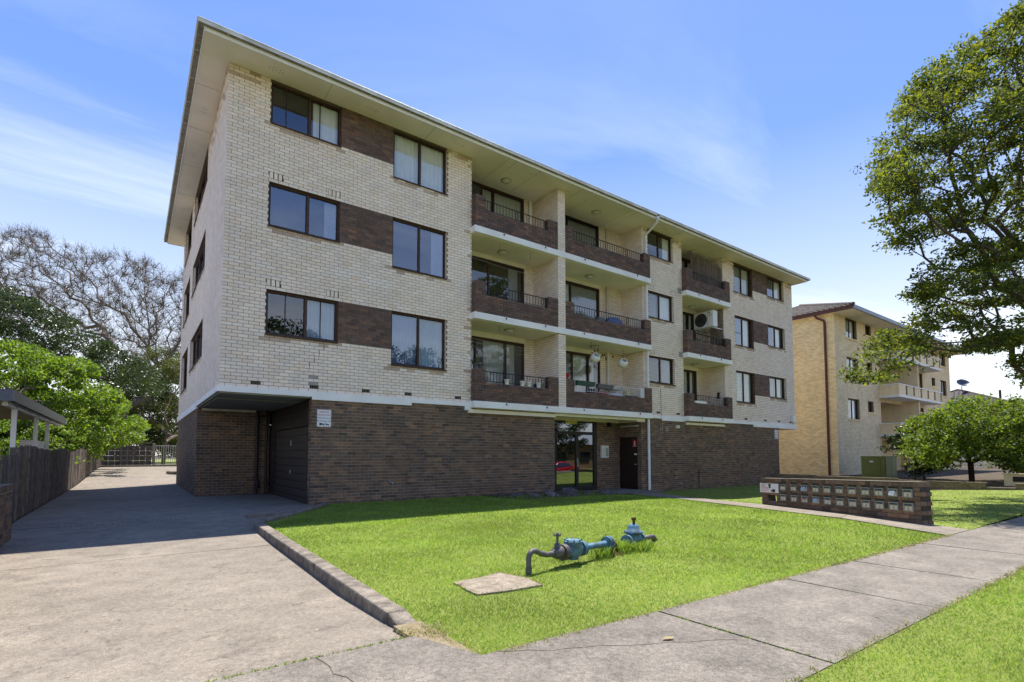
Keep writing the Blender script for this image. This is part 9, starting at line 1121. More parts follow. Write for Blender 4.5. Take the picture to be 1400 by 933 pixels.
q = MB(); q.box(35.975, 11.95, .02, 36.0, 12.85, 1.06); dd_ = q.build('door', 'green_cabinet', EB_, bevel=.006); q = MB(); q.box(35.968, 12.30, .80, 35.975, 12.48, .90); q.build('label_plate', 'sign_white', dd_)
for k, x in enumerate((36.05, 36.95)): q = MB(); q.box(x, 11.675, .02, x+.86, 11.70, 1.06); q.build('door', 'green_cabinet', EB_, bevel=.006)
q = MB(); q.tube([(32.6, 9.3, -.1), (32.6, 9.3, 2.9)], .05, 10); tag(q.build('black_post', 'pipe_dark'), 'thin black post beside the bushy tree behind the boundary wall', 'post')
YB = empty('brick_letterbox', (30.5, 4.9, 0), 0, 'yellow brick letterbox block with dark slots at the right edge behind the boundary wall', 'letterbox block')
q = MB(); q.box(30.3, 3.2, -.1, 30.8, 5.5, .42); q.box(30.25, 3.15, .42, 30.85, 5.55, .47); q.build('block', 'yellow_brick', YB)
for y in (3.4, 4.1, 4.8): q = MB(); q.box(30.28, y, .12, 30.30, y+.42, .34); q.build('slot', 'dark_frame', YB)
# ------------------------------------------------------------------ neighbouring flats
NB = empty('neighbour_apartments', (36, 14.2, -.3), 0, 'yellow brick three storey flats with a tiled hip roof and white edged balconies', 'apartment building')
PN1 = Plane((36, 0), (0, 1), (-1, 0)); PN2 = Plane((0, 14.2), (1, 0), (0, -1)); HB = 10.35
brick_wall('side_wall', NB, PN1, 14.2, 23.5, -.3, HB, [], brick='yellow_brick', mortar='yellow_mortar')
nops = []
for i, z in enumerate((3.6, 6.35, 9.0)): nops += [(37.75, 39.55, z, z+1.35), (41.0, 42.0, z+.6, z+1.35), (57.2, 58.9, z+.1, z+1.5), (54.9, 55.8, z+.75, z+1.5)]
nops += [(43.3, 52.5, -.3, 2.3), (43.3, 52.5, 2.7, 5.1), (43.3, 52.5, 5.4, 7.9), (43.3, 52.5, 8.1, HB-.1)]
nf = MB(); cells(PN2, nf, 36, 60, -.3, HB, nops, 0)
for o_ in nops: reveal(PN2, nf, o_, .15, 0)
wN = nf.build('front_wall', ['yellow_mortar'], NB)
emit_bricks(PN2, brick_specs(PN2, 36, 60, -.3, HB, nops, zbase=-.3), 'buff_brick', wN, 0, depth=.012, face=.008)
for i, o_ in enumerate(nops[:12]):
    window(NB, PN2, o_, [.5], [lk(cur=[(.4, 1, CG, .2)]), lk(cur=[(0, 1, W_, .2)])] if o_[1]-o_[0] > 1.2 else [lk(), lk()], recess=.12, sill=False)
    q = MB(); q.pbox(PN2, o_[0]-.06, o_[1]+.06, -.1, .07, o_[2]-.10, o_[2]); q.build('brick_sill', 'yellow_brick', NB)
b = MB(); b.box(43.3, 15.9, -.3, 52.5, 16.0, HB); b.box(43.2, 14.25, -.3, 43.3, 16, HB); b.box(52.5, 14.25, -.3, 52.6, 16, HB); b.box(47.8, 13.2, 2.62, 48.0, 15.9, HB); b.box(36.2, 15, HB-.3, 60, 23, HB-.1); b.box(59.95, 14.3, -.3, 60, 23.5, HB); b.box(36.1, 23.4, -.3, 60, 23.5, HB); b.build('inner_walls', 'buff_brick', NB)
for z in (2.55, 5.3, 8.0):
    q = MB(); q.box(43.0, 12.95, z, 52.8, 15.9, z+.14); s_ = q.build('balcony_slab', 'white_paint', NB)
    q = MB(); q.box(43.1, 13.0, z+.14, 43.22, 14.2, z+.88); q.box(52.6, 13.0, z+.14, 52.7, 14.2, z+.88)
    for k in range(6): x0 = 43.22+k*1.57; q.box(x0, 13.0, z+.14, x0+1.22, 13.12, z+.88); q.box(x0+1.22, 13.0, z+.14, x0+1.57, 13.12, z+.22)
    q.build('balcony_wall', 'buff_brick', NB)
    q = MB(); q.box(43.05, 12.96, z+.88, 52.75, 13.16, z+.95); q.box(43.05, 13.16, z+.88, 43.25, 14.2, z+.95); q.build('balcony_cap', 'white_paint', NB)
    for k in range(6):
        x0 = 43.22+k*1.57+1.25; q = MB(); q.box(x0-.02, 13.085, z+.22, x0+.31, 13.10, z+.26)
        for t in range(4): q.box(x0+t*.08, 13.04, z+.22, x0+t*.08+.03, 13.088, z+.88)
        q.build('balcony_grille', 'brown_frame', NB)
for z in (2.75, 5.45): 
    for x in (43.9, 49): window(NB, Plane((0, 15.9), (1, 0), (0, -1)), (x, x+2.4, z, z+2.1), [.5], [lk(), lk(cur=[(0, 1, CG)])], recess=-.1, sill=False, room=False, name='sliding_door')
# gutters, soffit, tiled hip roof
q = MB(); q.box(35.75, 13.0, HB-.02, 60.6, 14.2, HB); q.box(35.85, 14.2, HB-.02, 36.0, 24, HB); q.build('soffit', 'soffit_paint', NB)
q = MB(); q.box(35.66, 12.98, HB-.03, 35.75, 24.2, HB+.18); g_ = q.build('side_gutter', 'maroon_gutter', NB); q = MB(); q.box(35.7, 12.88, HB-.03, 60.7, 12.975, HB+.2); q.build('front_gutter', 'blue_gutter', NB)
q = MB(); q.tube([(35.7, 15.2, HB-.02), (35.72, 15.1, HB-.2), (35.9, 14.75, HB-.42), (35.93, 14.72, HB-.6), (35.93, 14.72, -.2)], .075, 10); q.build('downpipe', 'pipe_maroon', NB)
q = MB(); er, et = HB+.19, HB+.19
A0, B0, C0, D0 = Vector((35.6, 12.9, er)), Vector((60.7, 12.9, er)), Vector((60.7, 24.3, er)), Vector((35.6, 24.3, er)); E0_, F0_ = Vector((41.3, 18.6, er+2.15)), Vector((55, 18.6, er+2.15))
q.add([A0, B0, C0, D0, E0_, F0_], [(0, 1, 5, 4), (1, 2, 5), (2, 3, 4, 5), (3, 0, 4)])
rf = q.build('roof', 'roof_tile', NB)
def tile_rows(parent, a, b, c, n, step_u=.33, name='roof_tiles'):
    """triangle/trapezoid hip face: base a-b, apex line at c ; rolled tiles up the slope"""
    q = MB(); base = (b-a); L_ = base.length; bu = base/L_; apex = c; h = (apex-a)-bu*((apex-a).dot(bu)); H_ = h.length; hu = h/H_; nn = bu.cross(hu); nn = nn if nn.z > 0 else -nn; t0 = (apex-a).dot(bu)
    rows = int(H_/.36)
    for r in range(rows):
        f0, f1 = r/rows, (r+1)/rows
        l = t0*f0; rr = L_-(L_-t0)*f0 if n == 3 else L_-(L_-n)*f0
        x = l+.05
        while x < rr-.3:
            p = a+bu*x+hu*(H_*f0)+nn*.03; w = .15; 
            q.add([p, p+bu*w*.5+nn*.06, p+bu*w, p+hu*(H_/rows)+bu*w, p+hu*(H_/rows)+bu*w*.5+nn*.045, p+hu*(H_/rows)], [(0, 1, 4, 5), (1, 2, 3, 4), (0, 2, 1)])
            x += step_u
    o = q.build(name, 'roof_tile', parent); tag(o, kind='stuff'); return o
tile_rows(rf, D0, A0, E0_, 3)
q = MB(); q.tube([A0+Vector((0, 0, .04)), E0_+Vector((0, 0, .08)), F0_+Vector((0, 0, .08)), B0+Vector((0, 0, .04))], .11, 6); q.tube([D0, E0_], .1, 6); q.build('ridge', 'roof_tile', rf)
# panel fence right of the flats, far house with dish
q = MB()
PF2 = empty('panel_fence', (62, 15, -.1), 0, 'pale upright panel fence seen under the bushy tree', 'fence')
q = MB(); q.box(0, 0, 0, .28, .04, 1.9); pm = q.mesh('panel', ['pvc_cream'])
for k in range(26): o = link('panel', pm, PF2); o.location = (60.3+k*.32, 15.0-k*.12, -.1)
HS = empty('tiled_roof_house', (95, 24, 0), 0, 'distant house with a grey tiled hip roof behind the bushy tree', 'house')
q = MB(); q.box(84, 14, -.3, 112, 32, 5.4); q.build('wall', 'buff_brick', HS)
q = MB(); a, b_, c, d = Vector((82.5, 8.5, 5.2)), Vector((113, 8.5, 5.2)), Vector((113, 33, 5.2)), Vector((82.5, 33, 5.2)); e, f = Vector((91, 20.7, 10.1)), Vector((104, 20.7, 10.1))
q.add([a, b_, c, d, e, f], [(0, 1, 5, 4), (1, 2, 5), (2, 3, 4, 5), (3, 0, 4)]); hr = q.build('roof', 'roof_tile', HS)
tile_rows(hr, a, b_, e, 13+8.5, .5); tile_rows(hr, d, a, e, 3, .5)
q = MB(); q.tube([a, e, f, b_], .14, 6); q.tube([d, e], .14, 6); q.build('ridge', 'roof_tile', hr)
q = MB(); q.tube([(99.5, 18, 8.6), (99.5, 18, 10.4)], .14, 8); q.build('vent_pipe', 'pipe_dark', HS)
DI = empty('satellite_dish', (90.6, 20.2, 9.8), 0, 'dark round satellite dish on the ridge of the distant tiled house', 'satellite dish')
q = MB(); q.tube([(90.6, 20.2, 9.6), (90.6, 20.2, 10.5)], .06, 8); q.build('mast', 'steel', DI)
q = MB(); cc = Vector((90.5, 20.0, 10.9)); nrm = Vector((-.62, -.55, .75)).normalized(); t1 = nrm.cross(Vector((0, 0, 1))).normalized(); t2 = nrm.cross(t1)
vs = [cc-nrm*.22]; 
for rr, hh in ((.32, -.17), (.60, -.06), (.76, .04)):
    for k in range(20): an = k*math.pi/10; vs.append(cc+(t1*math.cos(an)+t2*math.sin(an)*.95)*rr+nrm*hh)
q.add(vs, [(0, 1+k, 1+(k+1) % 20) for k in range(20)]+[(1+r*20+k, 1+(r+1)*20+k, 1+(r+1)*20+(k+1) % 20, 1+r*20+(k+1) % 20) for r in (0, 1) for k in range(20)], 0, True); q.build('reflector', 'steel_dark', DI)
q = MB(); q.tube([cc-t2*.8, cc+nrm*.8], .03, 5); q.build('feed_arm', 'steel', DI)
# ------------------------------------------------------------------ things on the balconies
def pot(x, y, z, r, h, mt, label, cat='plant pot', plant=None, leaf='leaf_dark', grp=None, name='potted_plant', nl=40):
    t = empty(name, (x, y, z), 0, label, cat, grp)
    q = MB(); q.lathe((x, y, z), [(r*.72, 0), (r*.95, h*.82), (r*1.08, h*.82), (r*1.08, h), (r*.92, h), (r*.88, h*.85), (.001, h*.85)], 18); q.lathe((x, y, z), [(.001, .001), (r*.72, .001)], 18); q.build('pot', mt, t)
    q = MB(); q.lathe((x, y, z+h*.85), [(r*.9, .002), (.001, .012)], 12); q.build('soil', 'soil', t)
    if plant:
        q = MB(); hh, sp = plant
        for _ in range(nl):
            a = random.uniform(0, 6.28); rr = random.uniform(.1, 1)*sp; c = Vector((x+math.cos(a)*rr, y+math.sin(a)*rr, z+h+random.uniform(0, 1)*hh)); s = random.uniform(.02, .035)
            d = Vector((math.cos(a), math.sin(a), random.uniform(-.3, .6))).normalized(); w = d.cross(Vector((0, 0, 1))).normalized()*s*.45
            q.add([c, c+d*s+w, c+d*s*2.2, c+d*s-w], [(0, 1, 2, 3)])
            if _ % 4 == 0: q.tube([(x, y, z+h*.85), tuple(c)], .003, 3, caps=False)
        q.build('foliage', leaf, t)
    return t
lo0 = ST[0]+7*CR; hi0 = ST[0]+12*CR
PT_ = [(9.86, 'white pot with a small green succulent, leftmost pot on the bottom left balcony ledge', (.06, .06)), (10.50, 'white pot with a grey green plant, second from the left on the balcony ledge', (.07, .09)), (10.78, 'white pot with bare soil between two other white pots on the balcony ledge', None), (11.20, 'white pot nearest the party wall, in front of a blue chair', None)]
for x, l, p in PT_: pot(x, YF+.06, lo0, .085, .17, 'plastic_white', l, plant=p, leaf='leaf_olive', grp='white pots on the balcony ledge')
pot(8.70, YF+.10, hi0, .075, .16, 'plastic_grey', 'small grey pot with long leafy stems on the left pier of the bottom balcony', plant=(.42, .22), leaf='leaf_bright', nl=34)
pot(8.88, YF+.12, hi0, .10, .17, 'plastic_grey', 'wide dark grey pot on a saucer beside the leafy pot on the balcony pier', plant=None)
pot(12.56, YF+.12, hi0, .085, .20, 'plastic_red', 'bright red pot on the pier right of the cream party wall', plant=None)
def planter(x0, x1, z, mt, label):
    t = empty('planter_box', (x0, YF+.05, z), 0, label, 'planter', 'planter boxes on the white railing')
    q = MB(); q.hexa([(x0+.02, YF-.02, z), (x1-.02, YF-.02, z), (x1-.02, YF+.10, z), (x0+.02, YF+.10, z), (x0, YF-.05, z+.15), (x1, YF-.05, z+.15), (x1, YF+.10, z+.15), (x0, YF+.10, z+.15)]); q.box(x0-.01, YF-.055, z+.14, x1+.01, YF+.105, z+.16); q.build('box', mt, t)
    q = MB(); 
    for k in range(14): tuft(q, x0+.05+(x1-x0-.1)*k/13, YF+.03, z+.15, 2, .05, .03, .008)
    q.build('foliage', 'leaf_dark', t)
planter(12.95, 13.85, lo0+.24, 'plastic_green', 'long green planter box hooked on the left of the white railing'); planter(14.0, 14.85, lo0+.20, 'plastic_grey', 'dark grey planter box hooked on the white railing right of the green one')
# hanging half-open white baskets
for x, l in ((14.35, 'round white hanging basket nearer the party wall, turned to the left'), (15.93, 'round white hanging basket nearer the downpipe')):
    yb = 14.1; z = 5.02 if x < 15 else 4.98
    t = empty('hanging_basket', (x, yb, z), 0, l, 'hanging basket', 'white hanging baskets on the bottom balcony')
    q = MB(); vs = []; n, m_ = 20, 9; R0_ = .20; dirx = Vector((-.2, -.75, .62)).normalized(); t1 = dirx.cross(Vector((0, 0, 1))).normalized(); t2 = dirx.cross(t1)
    for sh, inner in ((1, 0), (.86, 1)):
        for i in range(m_+1):
            th = .62+(math.pi-.62)*i/m_
            for j in range(n): ph = 2*math.pi*j/n; vs.append(Vector((x, yb, z))+(dirx*math.cos(th)+(t1*math.cos(ph)+t2*math.sin(ph))*math.sin(th))*R0_*sh)
    fs = []
    for s_ in (0, 1):
        o_ = s_*(m_+1)*n
        for i in range(m_):
            for j in range(n): f = (o_+i*n+j, o_+i*n+(j+1) % n, o_+(i+1)*n+(j+1) % n, o_+(i+1)*n+j); fs.append(f if s_ == 0 else f[::-1])
    for j in range(n): fs.append((j, (m_+1)*n+j, (m_+1)*n+(j+1) % n, (j+1) % n))
    q.add(vs, fs, 0, True); q.build('bowl', 'plastic_white', t)
    q = MB(); q.tube([(x, yb, z+.19), (x, yb, 5.56)], .006, 5); q.build('cord', 'iron', t)
t = empty('star_mobile', (14.6, 14.2, 5.4), 0, 'dark vine of star shapes hanging under the bottom balcony ceiling', 'hanging ornament')
for k, (dx_, dz_) in enumerate(((-.35, -.12), (-.22, -.02), (-.05, .04), (.0, -.10), (.1, -.22), (.22, -.14), (.34, -.10), (.42, -.26), (.8, -.12))):
    q = MB(); c = Vector((14.6+dx_, 14.15, 5.32+dz_)); r = .075; q.add([c+Vector((math.cos(a)*(r if i % 2 else r*.42), (i % 2)*.02, math.sin(a)*(r if i % 2 else r*.42))) for i, a in enumerate([j*math.pi/5+k for j in range(10)])]+[c+Vector((0, -.03, 0)), c+Vector((0, .03, 0))], [(i, (i+1) % 10, 10) for i in range(10)]+[((i+1) % 10, i, 11) for i in range(10)]); q.build('star', 'rust', t)
q = MB(); q.tube([(14.25, 14.15, 5.2), (14.4, 14.15, 5.3), (14.6, 14.15, 5.3), (14.9, 14.15, 5.22), (15.02, 14.15, 5.08)], .010, 5); q.tube([(14.6, 14.15, 5.3), (14.6, 14.15, 5.56)], .006, 5); q.build('vine', 'bark_dark', t)
# clutter behind the white railing
def blob_cloth(name, x0, x1, y0, y1, z0, z1, mt, label, cat):
    q = MB(); n = 6; rg = random.Random(hash(name) % 99 if False else len(label)); vs = []
    for j in range(n+1):
        for i in range(n+1):
            u, v = i/n, j/n; e = min(u, 1-u, v, 1-v)*2; vs.append((x0+(x1-x0)*u, y0+(y1-y0)*v, z0+(z1-z0)*min(1, e*2.5+.05)*rg.uniform(.75, 1)))
    fs = [(j*(n+1)+i, j*(n+1)+i+1, (j+1)*(n+1)+i+1, (j+1)*(n+1)+i) for j in range(n) for i in range(n)]
    q.add(vs, fs, 0, True); q.box(x0+.03, y0+.03, z0-.3, x1-.03, y1-.03, z0+.02); return tag(q.build(name, mt), label, cat)
blob_cloth('laundry_basket', 14.35, 15.1, 13.98, 14.4, ST[0]+.42, ST[0]+.84, 'plastic_pink', 'crimson washing basket behind the white railing', 'basket')
blob_cloth('folded_sheet', 15.15, 15.95, 13.95, 14.4, ST[0]+.4, ST[0]+.80, 'plastic_white', 'crumpled white sheet on the bottom balcony behind the white railing', 'laundry')
blob_cloth('yellow_towel', 16.1, 16.55, 14.0, 14.4, ST[0]+.45, ST[0]+.98, 'cloth_yellow', 'pale yellow towel at the right end of the bottom balcony', 'towel')
q = MB(); q.box(15.85, 13.80, ST[0]+.5, 16.45, 13.95, ST[0]+.69); tag(q.build('green_trough', 'plastic_green'), 'dark green trough standing low at the right of the white railing', 'planter')
q = MB(); q.box(14.0, 14.0, ST[0]+.001, 14.3, 14.3, ST[0]+.82); tag(q.build('blue_crate', 'plastic_blue', None, ), 'dark blue crate at the left of the crimson basket', 'crate')
q = MB(); 
for k in range(3): q.tube([(15.2+k*.35, 14.5, ST[0]), (15.2+k*.35, 14.5, ST[0]+1.0+.05*k)], .01, 6)
q.tube([(15.2, 14.5, ST[0]+1.0), (15.9, 14.5, ST[0]+1.1)], .012, 6); q.box(15.6, 14.45, ST[0]+.98, 16.3, 14.9, ST[0]+1.08); tag(q.build('clothes_airer', 'steel'), 'grey folding clothes airer at the back of the bottom balcony', 'clothes airer')
# blue chair on the bottom left balcony
t = empty('balcony_chair', (11.3, 14.2, ST[0]), 0, 'dark blue plastic chair behind the railing of the bottom left balcony', 'chair')
q = MB(); q.box(11.05, 14.0, ST[0]+.42, 11.5, 14.42, ST[0]+.45); q.build('seat', 'plastic_blue', t); q = MB(); q.hexa([(11.47, 14.0, ST[0]+.45), (11.5, 14.0, ST[0]+.45), (11.5, 14.42, ST[0]+.45), (11.47, 14.42, ST[0]+.45), (11.55, 14.02, ST[0]+.86), (11.58, 14.02, ST[0]+.86), (11.58, 14.40, ST[0]+.86), (11.55, 14.40, ST[0]+.86)]); q.build('backrest', 'plastic_blue', t)
for x in (11.08, 11.46):
    for y in (14.04, 14.38): q = MB(); q.tube([(x, y, ST[0]), (x, y, ST[0]+.42)], .016, 6); q.build('leg', 'plastic_blue', t)
q = MB(); q.box(11.05, 13.98, ST[0]+.62, 11.5, 14.01, ST[0]+.65); q.box(11.05, 14.41, ST[0]+.62, 11.5, 14.44, ST[0]+.65); q.build('armrest', 'plastic_blue', t)
# cloth over the middle right balcony railing, dark box
blob_cloth('blue_blanket', 14.65, 15.65, 13.70, 13.98, ST[1]+.55, ST[1]+.90, 'cloth_blue', 'folded blue blanket on the ledge of the middle balcony', 'blanket')
q = MB(); q.box(14.2, 13.75, ST[1]+.5, 14.55, 13.95, ST[1]+.75); tag(q.build('black_box', 'plastic_grey', None), 'black box left of the blue blanket on the middle balcony', 'box')
t = empty('wall_plaque', (22.93, 14.25, 4.1), 0, 'small dark ornament hung on the side wall of the bottom right balcony', 'wall ornament'); q = MB(); q.box(22.88, 14.2, 3.98, 22.945, 14.3, 4.25); q.box(22.9, 14.17, 4.25, 22.945, 14.33, 4.29); q.build('panel', 'dark_frame', t)
for k, (x, mt, l) in enumerate(((20.45, 'plastic_white', 'white bottle at the left on the bottom right balcony ledge'), (20.72, 'plastic_blue', 'blue bottle next to the white one on the bottom right balcony'))):
    q = MB(); q.lathe((x, YF+.3, lo0-.1), [(.05, 0), (.05, .2), (.02, .26), (.02, .31), (.001, .31)], 10); tag(q.build('bottle', mt), l, 'bottle')
q = MB(); q.box(20.1, YF-.03, lo0-.0, 20.95, YF+.03, lo0+.10); tag(q.build('white_trough', 'plastic_white'), 'low white trough on the ledge of the bottom right balcony', 'planter')
# greenery on the middle right balcony
q = MB()
for k in range(700):
    x = random.uniform(20.1, 22.7); c = Vector((x, YF+random.uniform(.02, .4), ST[1]+.6+random.random()**1.5*.62)); s = random.uniform(.03, .05); d = Vector((random.gauss(0, 1), random.gauss(0, 1), random.gauss(0, .6))).normalized(); w = d.orthogonal().normalized()*s*.4
    q.add([c, c+d*s+w, c+d*s*2, c+d*s-w], [(0, 1, 2, 3)])
q.box(20.1, YF+.24, ST[1]+.0, 22.6, YF+.4, ST[1]+.62, 1); tag(q.build('balcony_hedge', ['leaf_dark', 'plastic_grey']), 'row of dark green potted foliage behind the railing of the middle right balcony', 'hedge')
# air conditioner
AC = empty('air_conditioner', (21.9, 14.2, ST[1]), 0, 'large pale grey outdoor air conditioner unit on the middle right balcony', 'air conditioner')
# it hangs on the right-hand side wall, its fan face turned to the left
XA, XB_, YA, YB_, Za, Zb = 22.0, 22.36, 13.86, 14.92, 7.36, 8.14
q = MB(); q.box(XA, YA, Za, XB_, YB_, Zb); q.build('casing', 'pvc_white', AC, bevel=.02)
PA = Plane((XA, 0), (0, 1), (-1, 0)); fc = (14.52, Za+.39)
q = MB(); q.cyl(PA.pt(fc[0], .001, fc[1]), .33, .003, 28, axis=(-1, 0, 0)); q.build('fan_opening', 'plastic_grey', AC)
q = MB()
for k in range(12): r = .03+k*.0265; q.tube([PA.pt(fc[0]+r*math.cos(a), .014, fc[1]+r*math.sin(a)) for a in [i*math.pi/12 for i in range(25)]], .004, 4, caps=False)
for k in range(10): a = k*math.pi/10; q.tube([PA.pt(fc[0]-.33*math.cos(a), .016, fc[1]-.33*math.sin(a)), PA.pt(fc[0]+.33*math.cos(a), .016, fc[1]+.33*math.sin(a))], .004, 4)
q.build('fan_grille', 'iron', AC)
q = MB(); q.pbox(PA, 14.15, 14.165, 0, .004, Za+.02, Zb-.02); q.build('panel_seam', 'steel_dark', AC)
q = MB(); q.add([PA.pt(14.10, .004, Zb-.06), PA.pt(14.0, .004, Zb-.06), PA.pt(14.08, .004, Zb-.17)], [(0, 1, 2)]); q.pbox(PA, 13.95, 14.09, .001, .004, Zb-.24, Zb-.21); q.build('badge', 'plastic_blue', AC)
for y in (13.95, 14.8):
    q = MB(); q.box(XA+.02, y, Za-.05, 22.95, y+.04, Za-.005); q.build('bracket', 'steel', AC)
# reed screen on the top right balcony
t = empty('reed_screen', (21.8, 14.0, 10), 0, 'rolled out brown reed screen tied above the railing of the top right balcony', 'reed screen')
q = MB()
for k in range(150):
    u = k/149; x = 20.72+u*2.15; y = 14.15-.22*u+.03*math.sin(u*22); zt = 10.66-.30*u+random.uniform(-.05, .05)+.03*math.sin(u*17); zb = 9.0+random.uniform(-.02, .02)
    q.tube([(x, y, zb), (x+random.uniform(-.02, .02), y+random.uniform(-.01, .01), zt)], .0075, 4, caps=False)
o = q.build('reeds', 'reed', t); tag(o, kind='stuff')
q = MB()
for z in (9.3, 9.8, 10.25): q.tube([(20.72+u*2.15, 14.135-.22*u+.03*math.sin(u*22), z) for u in [i/30 for i in range(31)]], .004, 4, caps=False)
q.build('binding_wire', 'iron', t)
# ------------------------------------------------------------------ trees
def unit(v): return v/np.maximum(np.linalg.norm(v, axis=-1, keepdims=True), 1e-9)
def grow(trunk, att, step=.6, bend=.10, wpath=.35, seed=1, up=0.0):
    rg = np.random.default_rng(seed); pos = [np.array(p, float) for p in trunk]; par = [-1]+list(range(len(trunk)-1))
    L = [0.0]
    for i in range(1, len(pos)): L.append(0 if i < len(pos)*.5 else L[-1]+np.linalg.norm(pos[i]-pos[i-1]))
    att = att[np.argsort(np.linalg.norm(att-pos[-1], axis=1))]; P_ = np.array(pos+[np.zeros(3)]*(len(att)*14)); n = len(pos); L = np.array(L+[0.0]*(len(att)*14)); par = par+[0]*(len(att)*14); tips = []
    s0 = len(trunk)//2
    for a in att:
        v = a-P_[s0:n]; d = np.linalg.norm(v, axis=1)+.25*np.maximum(0, P_[s0:n, 2]-a[2]); j = int(np.argmin(d+wpath*L[s0:n]))+s0; dd = np.linalg.norm(a-P_[j]); k = max(1, min(12, int(dd/step)))
        off = rg.normal(size=3)*bend*dd; off[2] += up*dd; p0 = P_[j].copy(); pj = j
        for i in range(1, k+1):
            t = i/k; p = p0*(1-t)+a*t+off*math.sin(math.pi*t)*(1 if k > 1 else 0)+rg.normal(size=3)*.04*min(1, dd)*(i < k)
            P_[n] = p; par[n] = pj; L[n] = L[pj]+np.linalg.norm(p-P_[pj]); pj = n; n += 1
        tips.append(n-1)
    return P_[:n], np.array(par[:n]), np.array(tips)
def skeleton(P_, par, rtip, expo=2.2, rmax=None):
    n = len(P_); w = np.zeros(n); ch = np.zeros(n, int)
    for i in range(n-1, 0, -1):
        if w[i] == 0: w[i] = 1
        w[par[i]] += w[i]
    r = rtip*w**(1/expo)
    if rmax: r = np.minimum(r, rmax)
    return r
def tubes(P_, par, r, k):
    i = np.arange(1, len(P_)); a, b = P_[par[i]], P_[i]; ra = np.minimum(r[par[i]], r[i]*1.25); rb = r[i]
    t = unit(b-a); ref = np.where(np.abs(t[:, 2:3]) > .9, np.array([[1., 0, 0]]), np.array([[0, 0, 1.]])); u = unit(np.cross(t, ref)); v = np.cross(t, u); a = a-t*ra[:, None]*.25
    ang = 2*np.pi*np.arange(k)/k; cs = np.cos(ang)[None, :, None]; sn = np.sin(ang)[None, :, None]
    ring = u[:, None]*cs+v[:, None]*sn; A_ = a[:, None]+ring*ra[:, None, None]; B_ = b[:, None]+ring*rb[:, None, None]
    co = np.concatenate([A_, B_], 1).reshape(-1, 3); m_ = len(i); j = np.arange(k); f = np.stack([j, (j+1) % k, (j+1) % k+k, j+k], 1)
    return co, (f[None]+(np.arange(m_)*2*k)[:, None, None]).reshape(-1, 4)
def leaves(cent, n, rad, size, mt, name, parent, up=.6, flat=.5, aspect=.5, seed=2, droop=0.0, fold=.25, vary=.4):
    rg = np.random.default_rng(seed); c = np.repeat(cent, n, 0); m_ = len(c)
    d = rg.normal(size=(m_, 3)); d = unit(d)*(rg.random((m_, 1))**.45); rr = np.repeat(rad*(1+vary*(rg.random(len(cent))-.5)*2), n)[:, None] if np.isscalar(rad) else np.repeat(rad, n)[:, None]
    p = c+d*rr*np.array([1, 1, flat]); nn = unit(rg.normal(size=(m_, 3))+np.array([0, 0, up*2])); ax = unit(np.cross(nn, unit(rg.normal(size=(m_, 3))))); ax[:, 2] -= droop; ax = unit(ax); sd = unit(np.cross(nn, ax)); nn = np.cross(ax, sd)
    s = size*rg.uniform(.65, 1.25, m_)[:, None]
    v0 = p-ax*s*.5; v1 = p+sd*s*aspect*.5+nn*s*fold*.3; v2 = p+ax*s*.5-np.array([0, 0, 1])*s*droop*.3; v3 = p-sd*s*aspect*.5+nn*s*fold*.3
    co = np.stack([v0, v1, v2, v3], 1).reshape(-1, 3); b_ = (np.arange(m_)*4)[:, None]; f = np.concatenate([b_+np.array([[0, 1, 2]]), b_+np.array([[0, 2, 3]])], 1).reshape(-1, 3)
    return link(name, big_mesh(name, co, f, 3, [mt]), parent)
def tree(name, trunk, att, leafmt, nleaf, rad, size, label, cat='tree', rtip=.012, expo=2.2, bark='bark', step=.6, k=6, group=None, flat=.5, up=.6, droop=0, bend=.1, wpath=.35, seed=1, aspect=.5, upb=0.0, leafcent=None, trunkr=None):
    t = empty(name, tuple(trunk[0]), 0, label, cat, group)
    P_, par, tips = grow(trunk, att, step, bend, wpath, seed, upb); r = skeleton(P_, par, rtip, expo, trunkr)
    big_ = r > rtip*3.2
    co, f = tubes(P_, par, r, k); o = link('trunk', big_mesh('trunk', co, f, 4, [bark], smooth=True), t)
    cen = P_[tips] if leafcent is None else leafcent
    leaves(cen, nleaf, rad, size, leafmt, 'crown', t, up, flat, aspect, seed+5, droop)
    return t
FIG = TP['fig']
tree('street_tree', [(22.8, 2.6, -.3), (22.75, 2.65, 1.5), (22.6, 2.8, 3.0), (22.5, 3.0, 4.4), (22.4, 3.1, 5.6)], FIG, 'leaf_fig', 62, .42, .118, 'huge spreading tree with small dark and yellow green leaves filling the right edge', rtip=.009, expo=2.05, flat=.42, seed=4, step=.45, aspect=.5)
tree('bushy_tree', [(32.8, 7.1, -.1), (32.75, 7.1, .5), (32.7, 7.1, .9), (32.6, 7.2, 1.3)], TP['bush'], 'leaf_bush', 100, .55, .15, 'round bright green bushy tree behind the low boundary wall', rtip=.012, expo=2.3, bark='bark_dark', flat=.6, seed=7, aspect=.6, droop=.3)
tree('dark_shrub', [(31.6, 8.6, -.1), (31.5, 8.7, .6), (31.2, 8.8, 1.1)], TP['darkbush'], 'leaf_dark', 80, .38, .15, 'darker shrub hanging over at the left side of the bushy tree', 'shrub', rtip=.01, bark='bark_dark', seed=9, aspect=.6)
tree('lime_green_tree', [(-6.0, 32, 0), (-5.9, 32, 1.2), (-5.7, 32, 2.4), (-5.6, 32, 3.2)], TP['bright'], 'leaf_bright', 150, .62, .18, 'low spreading lime green tree hanging over the paling fence', rtip=.012, flat=.6, seed=11, aspect=.75, droop=.5)
tree('dark_evergreen', [(-17, 46, 0), (-17, 46, 3), (-16.5, 46, 6), (-16, 46, 8)], TP['dark'], 'leaf_dark', 110, .95, .25, 'dark glossy evergreen behind the lime green tree', rtip=.02, flat=.6, seed=13, aspect=.55)
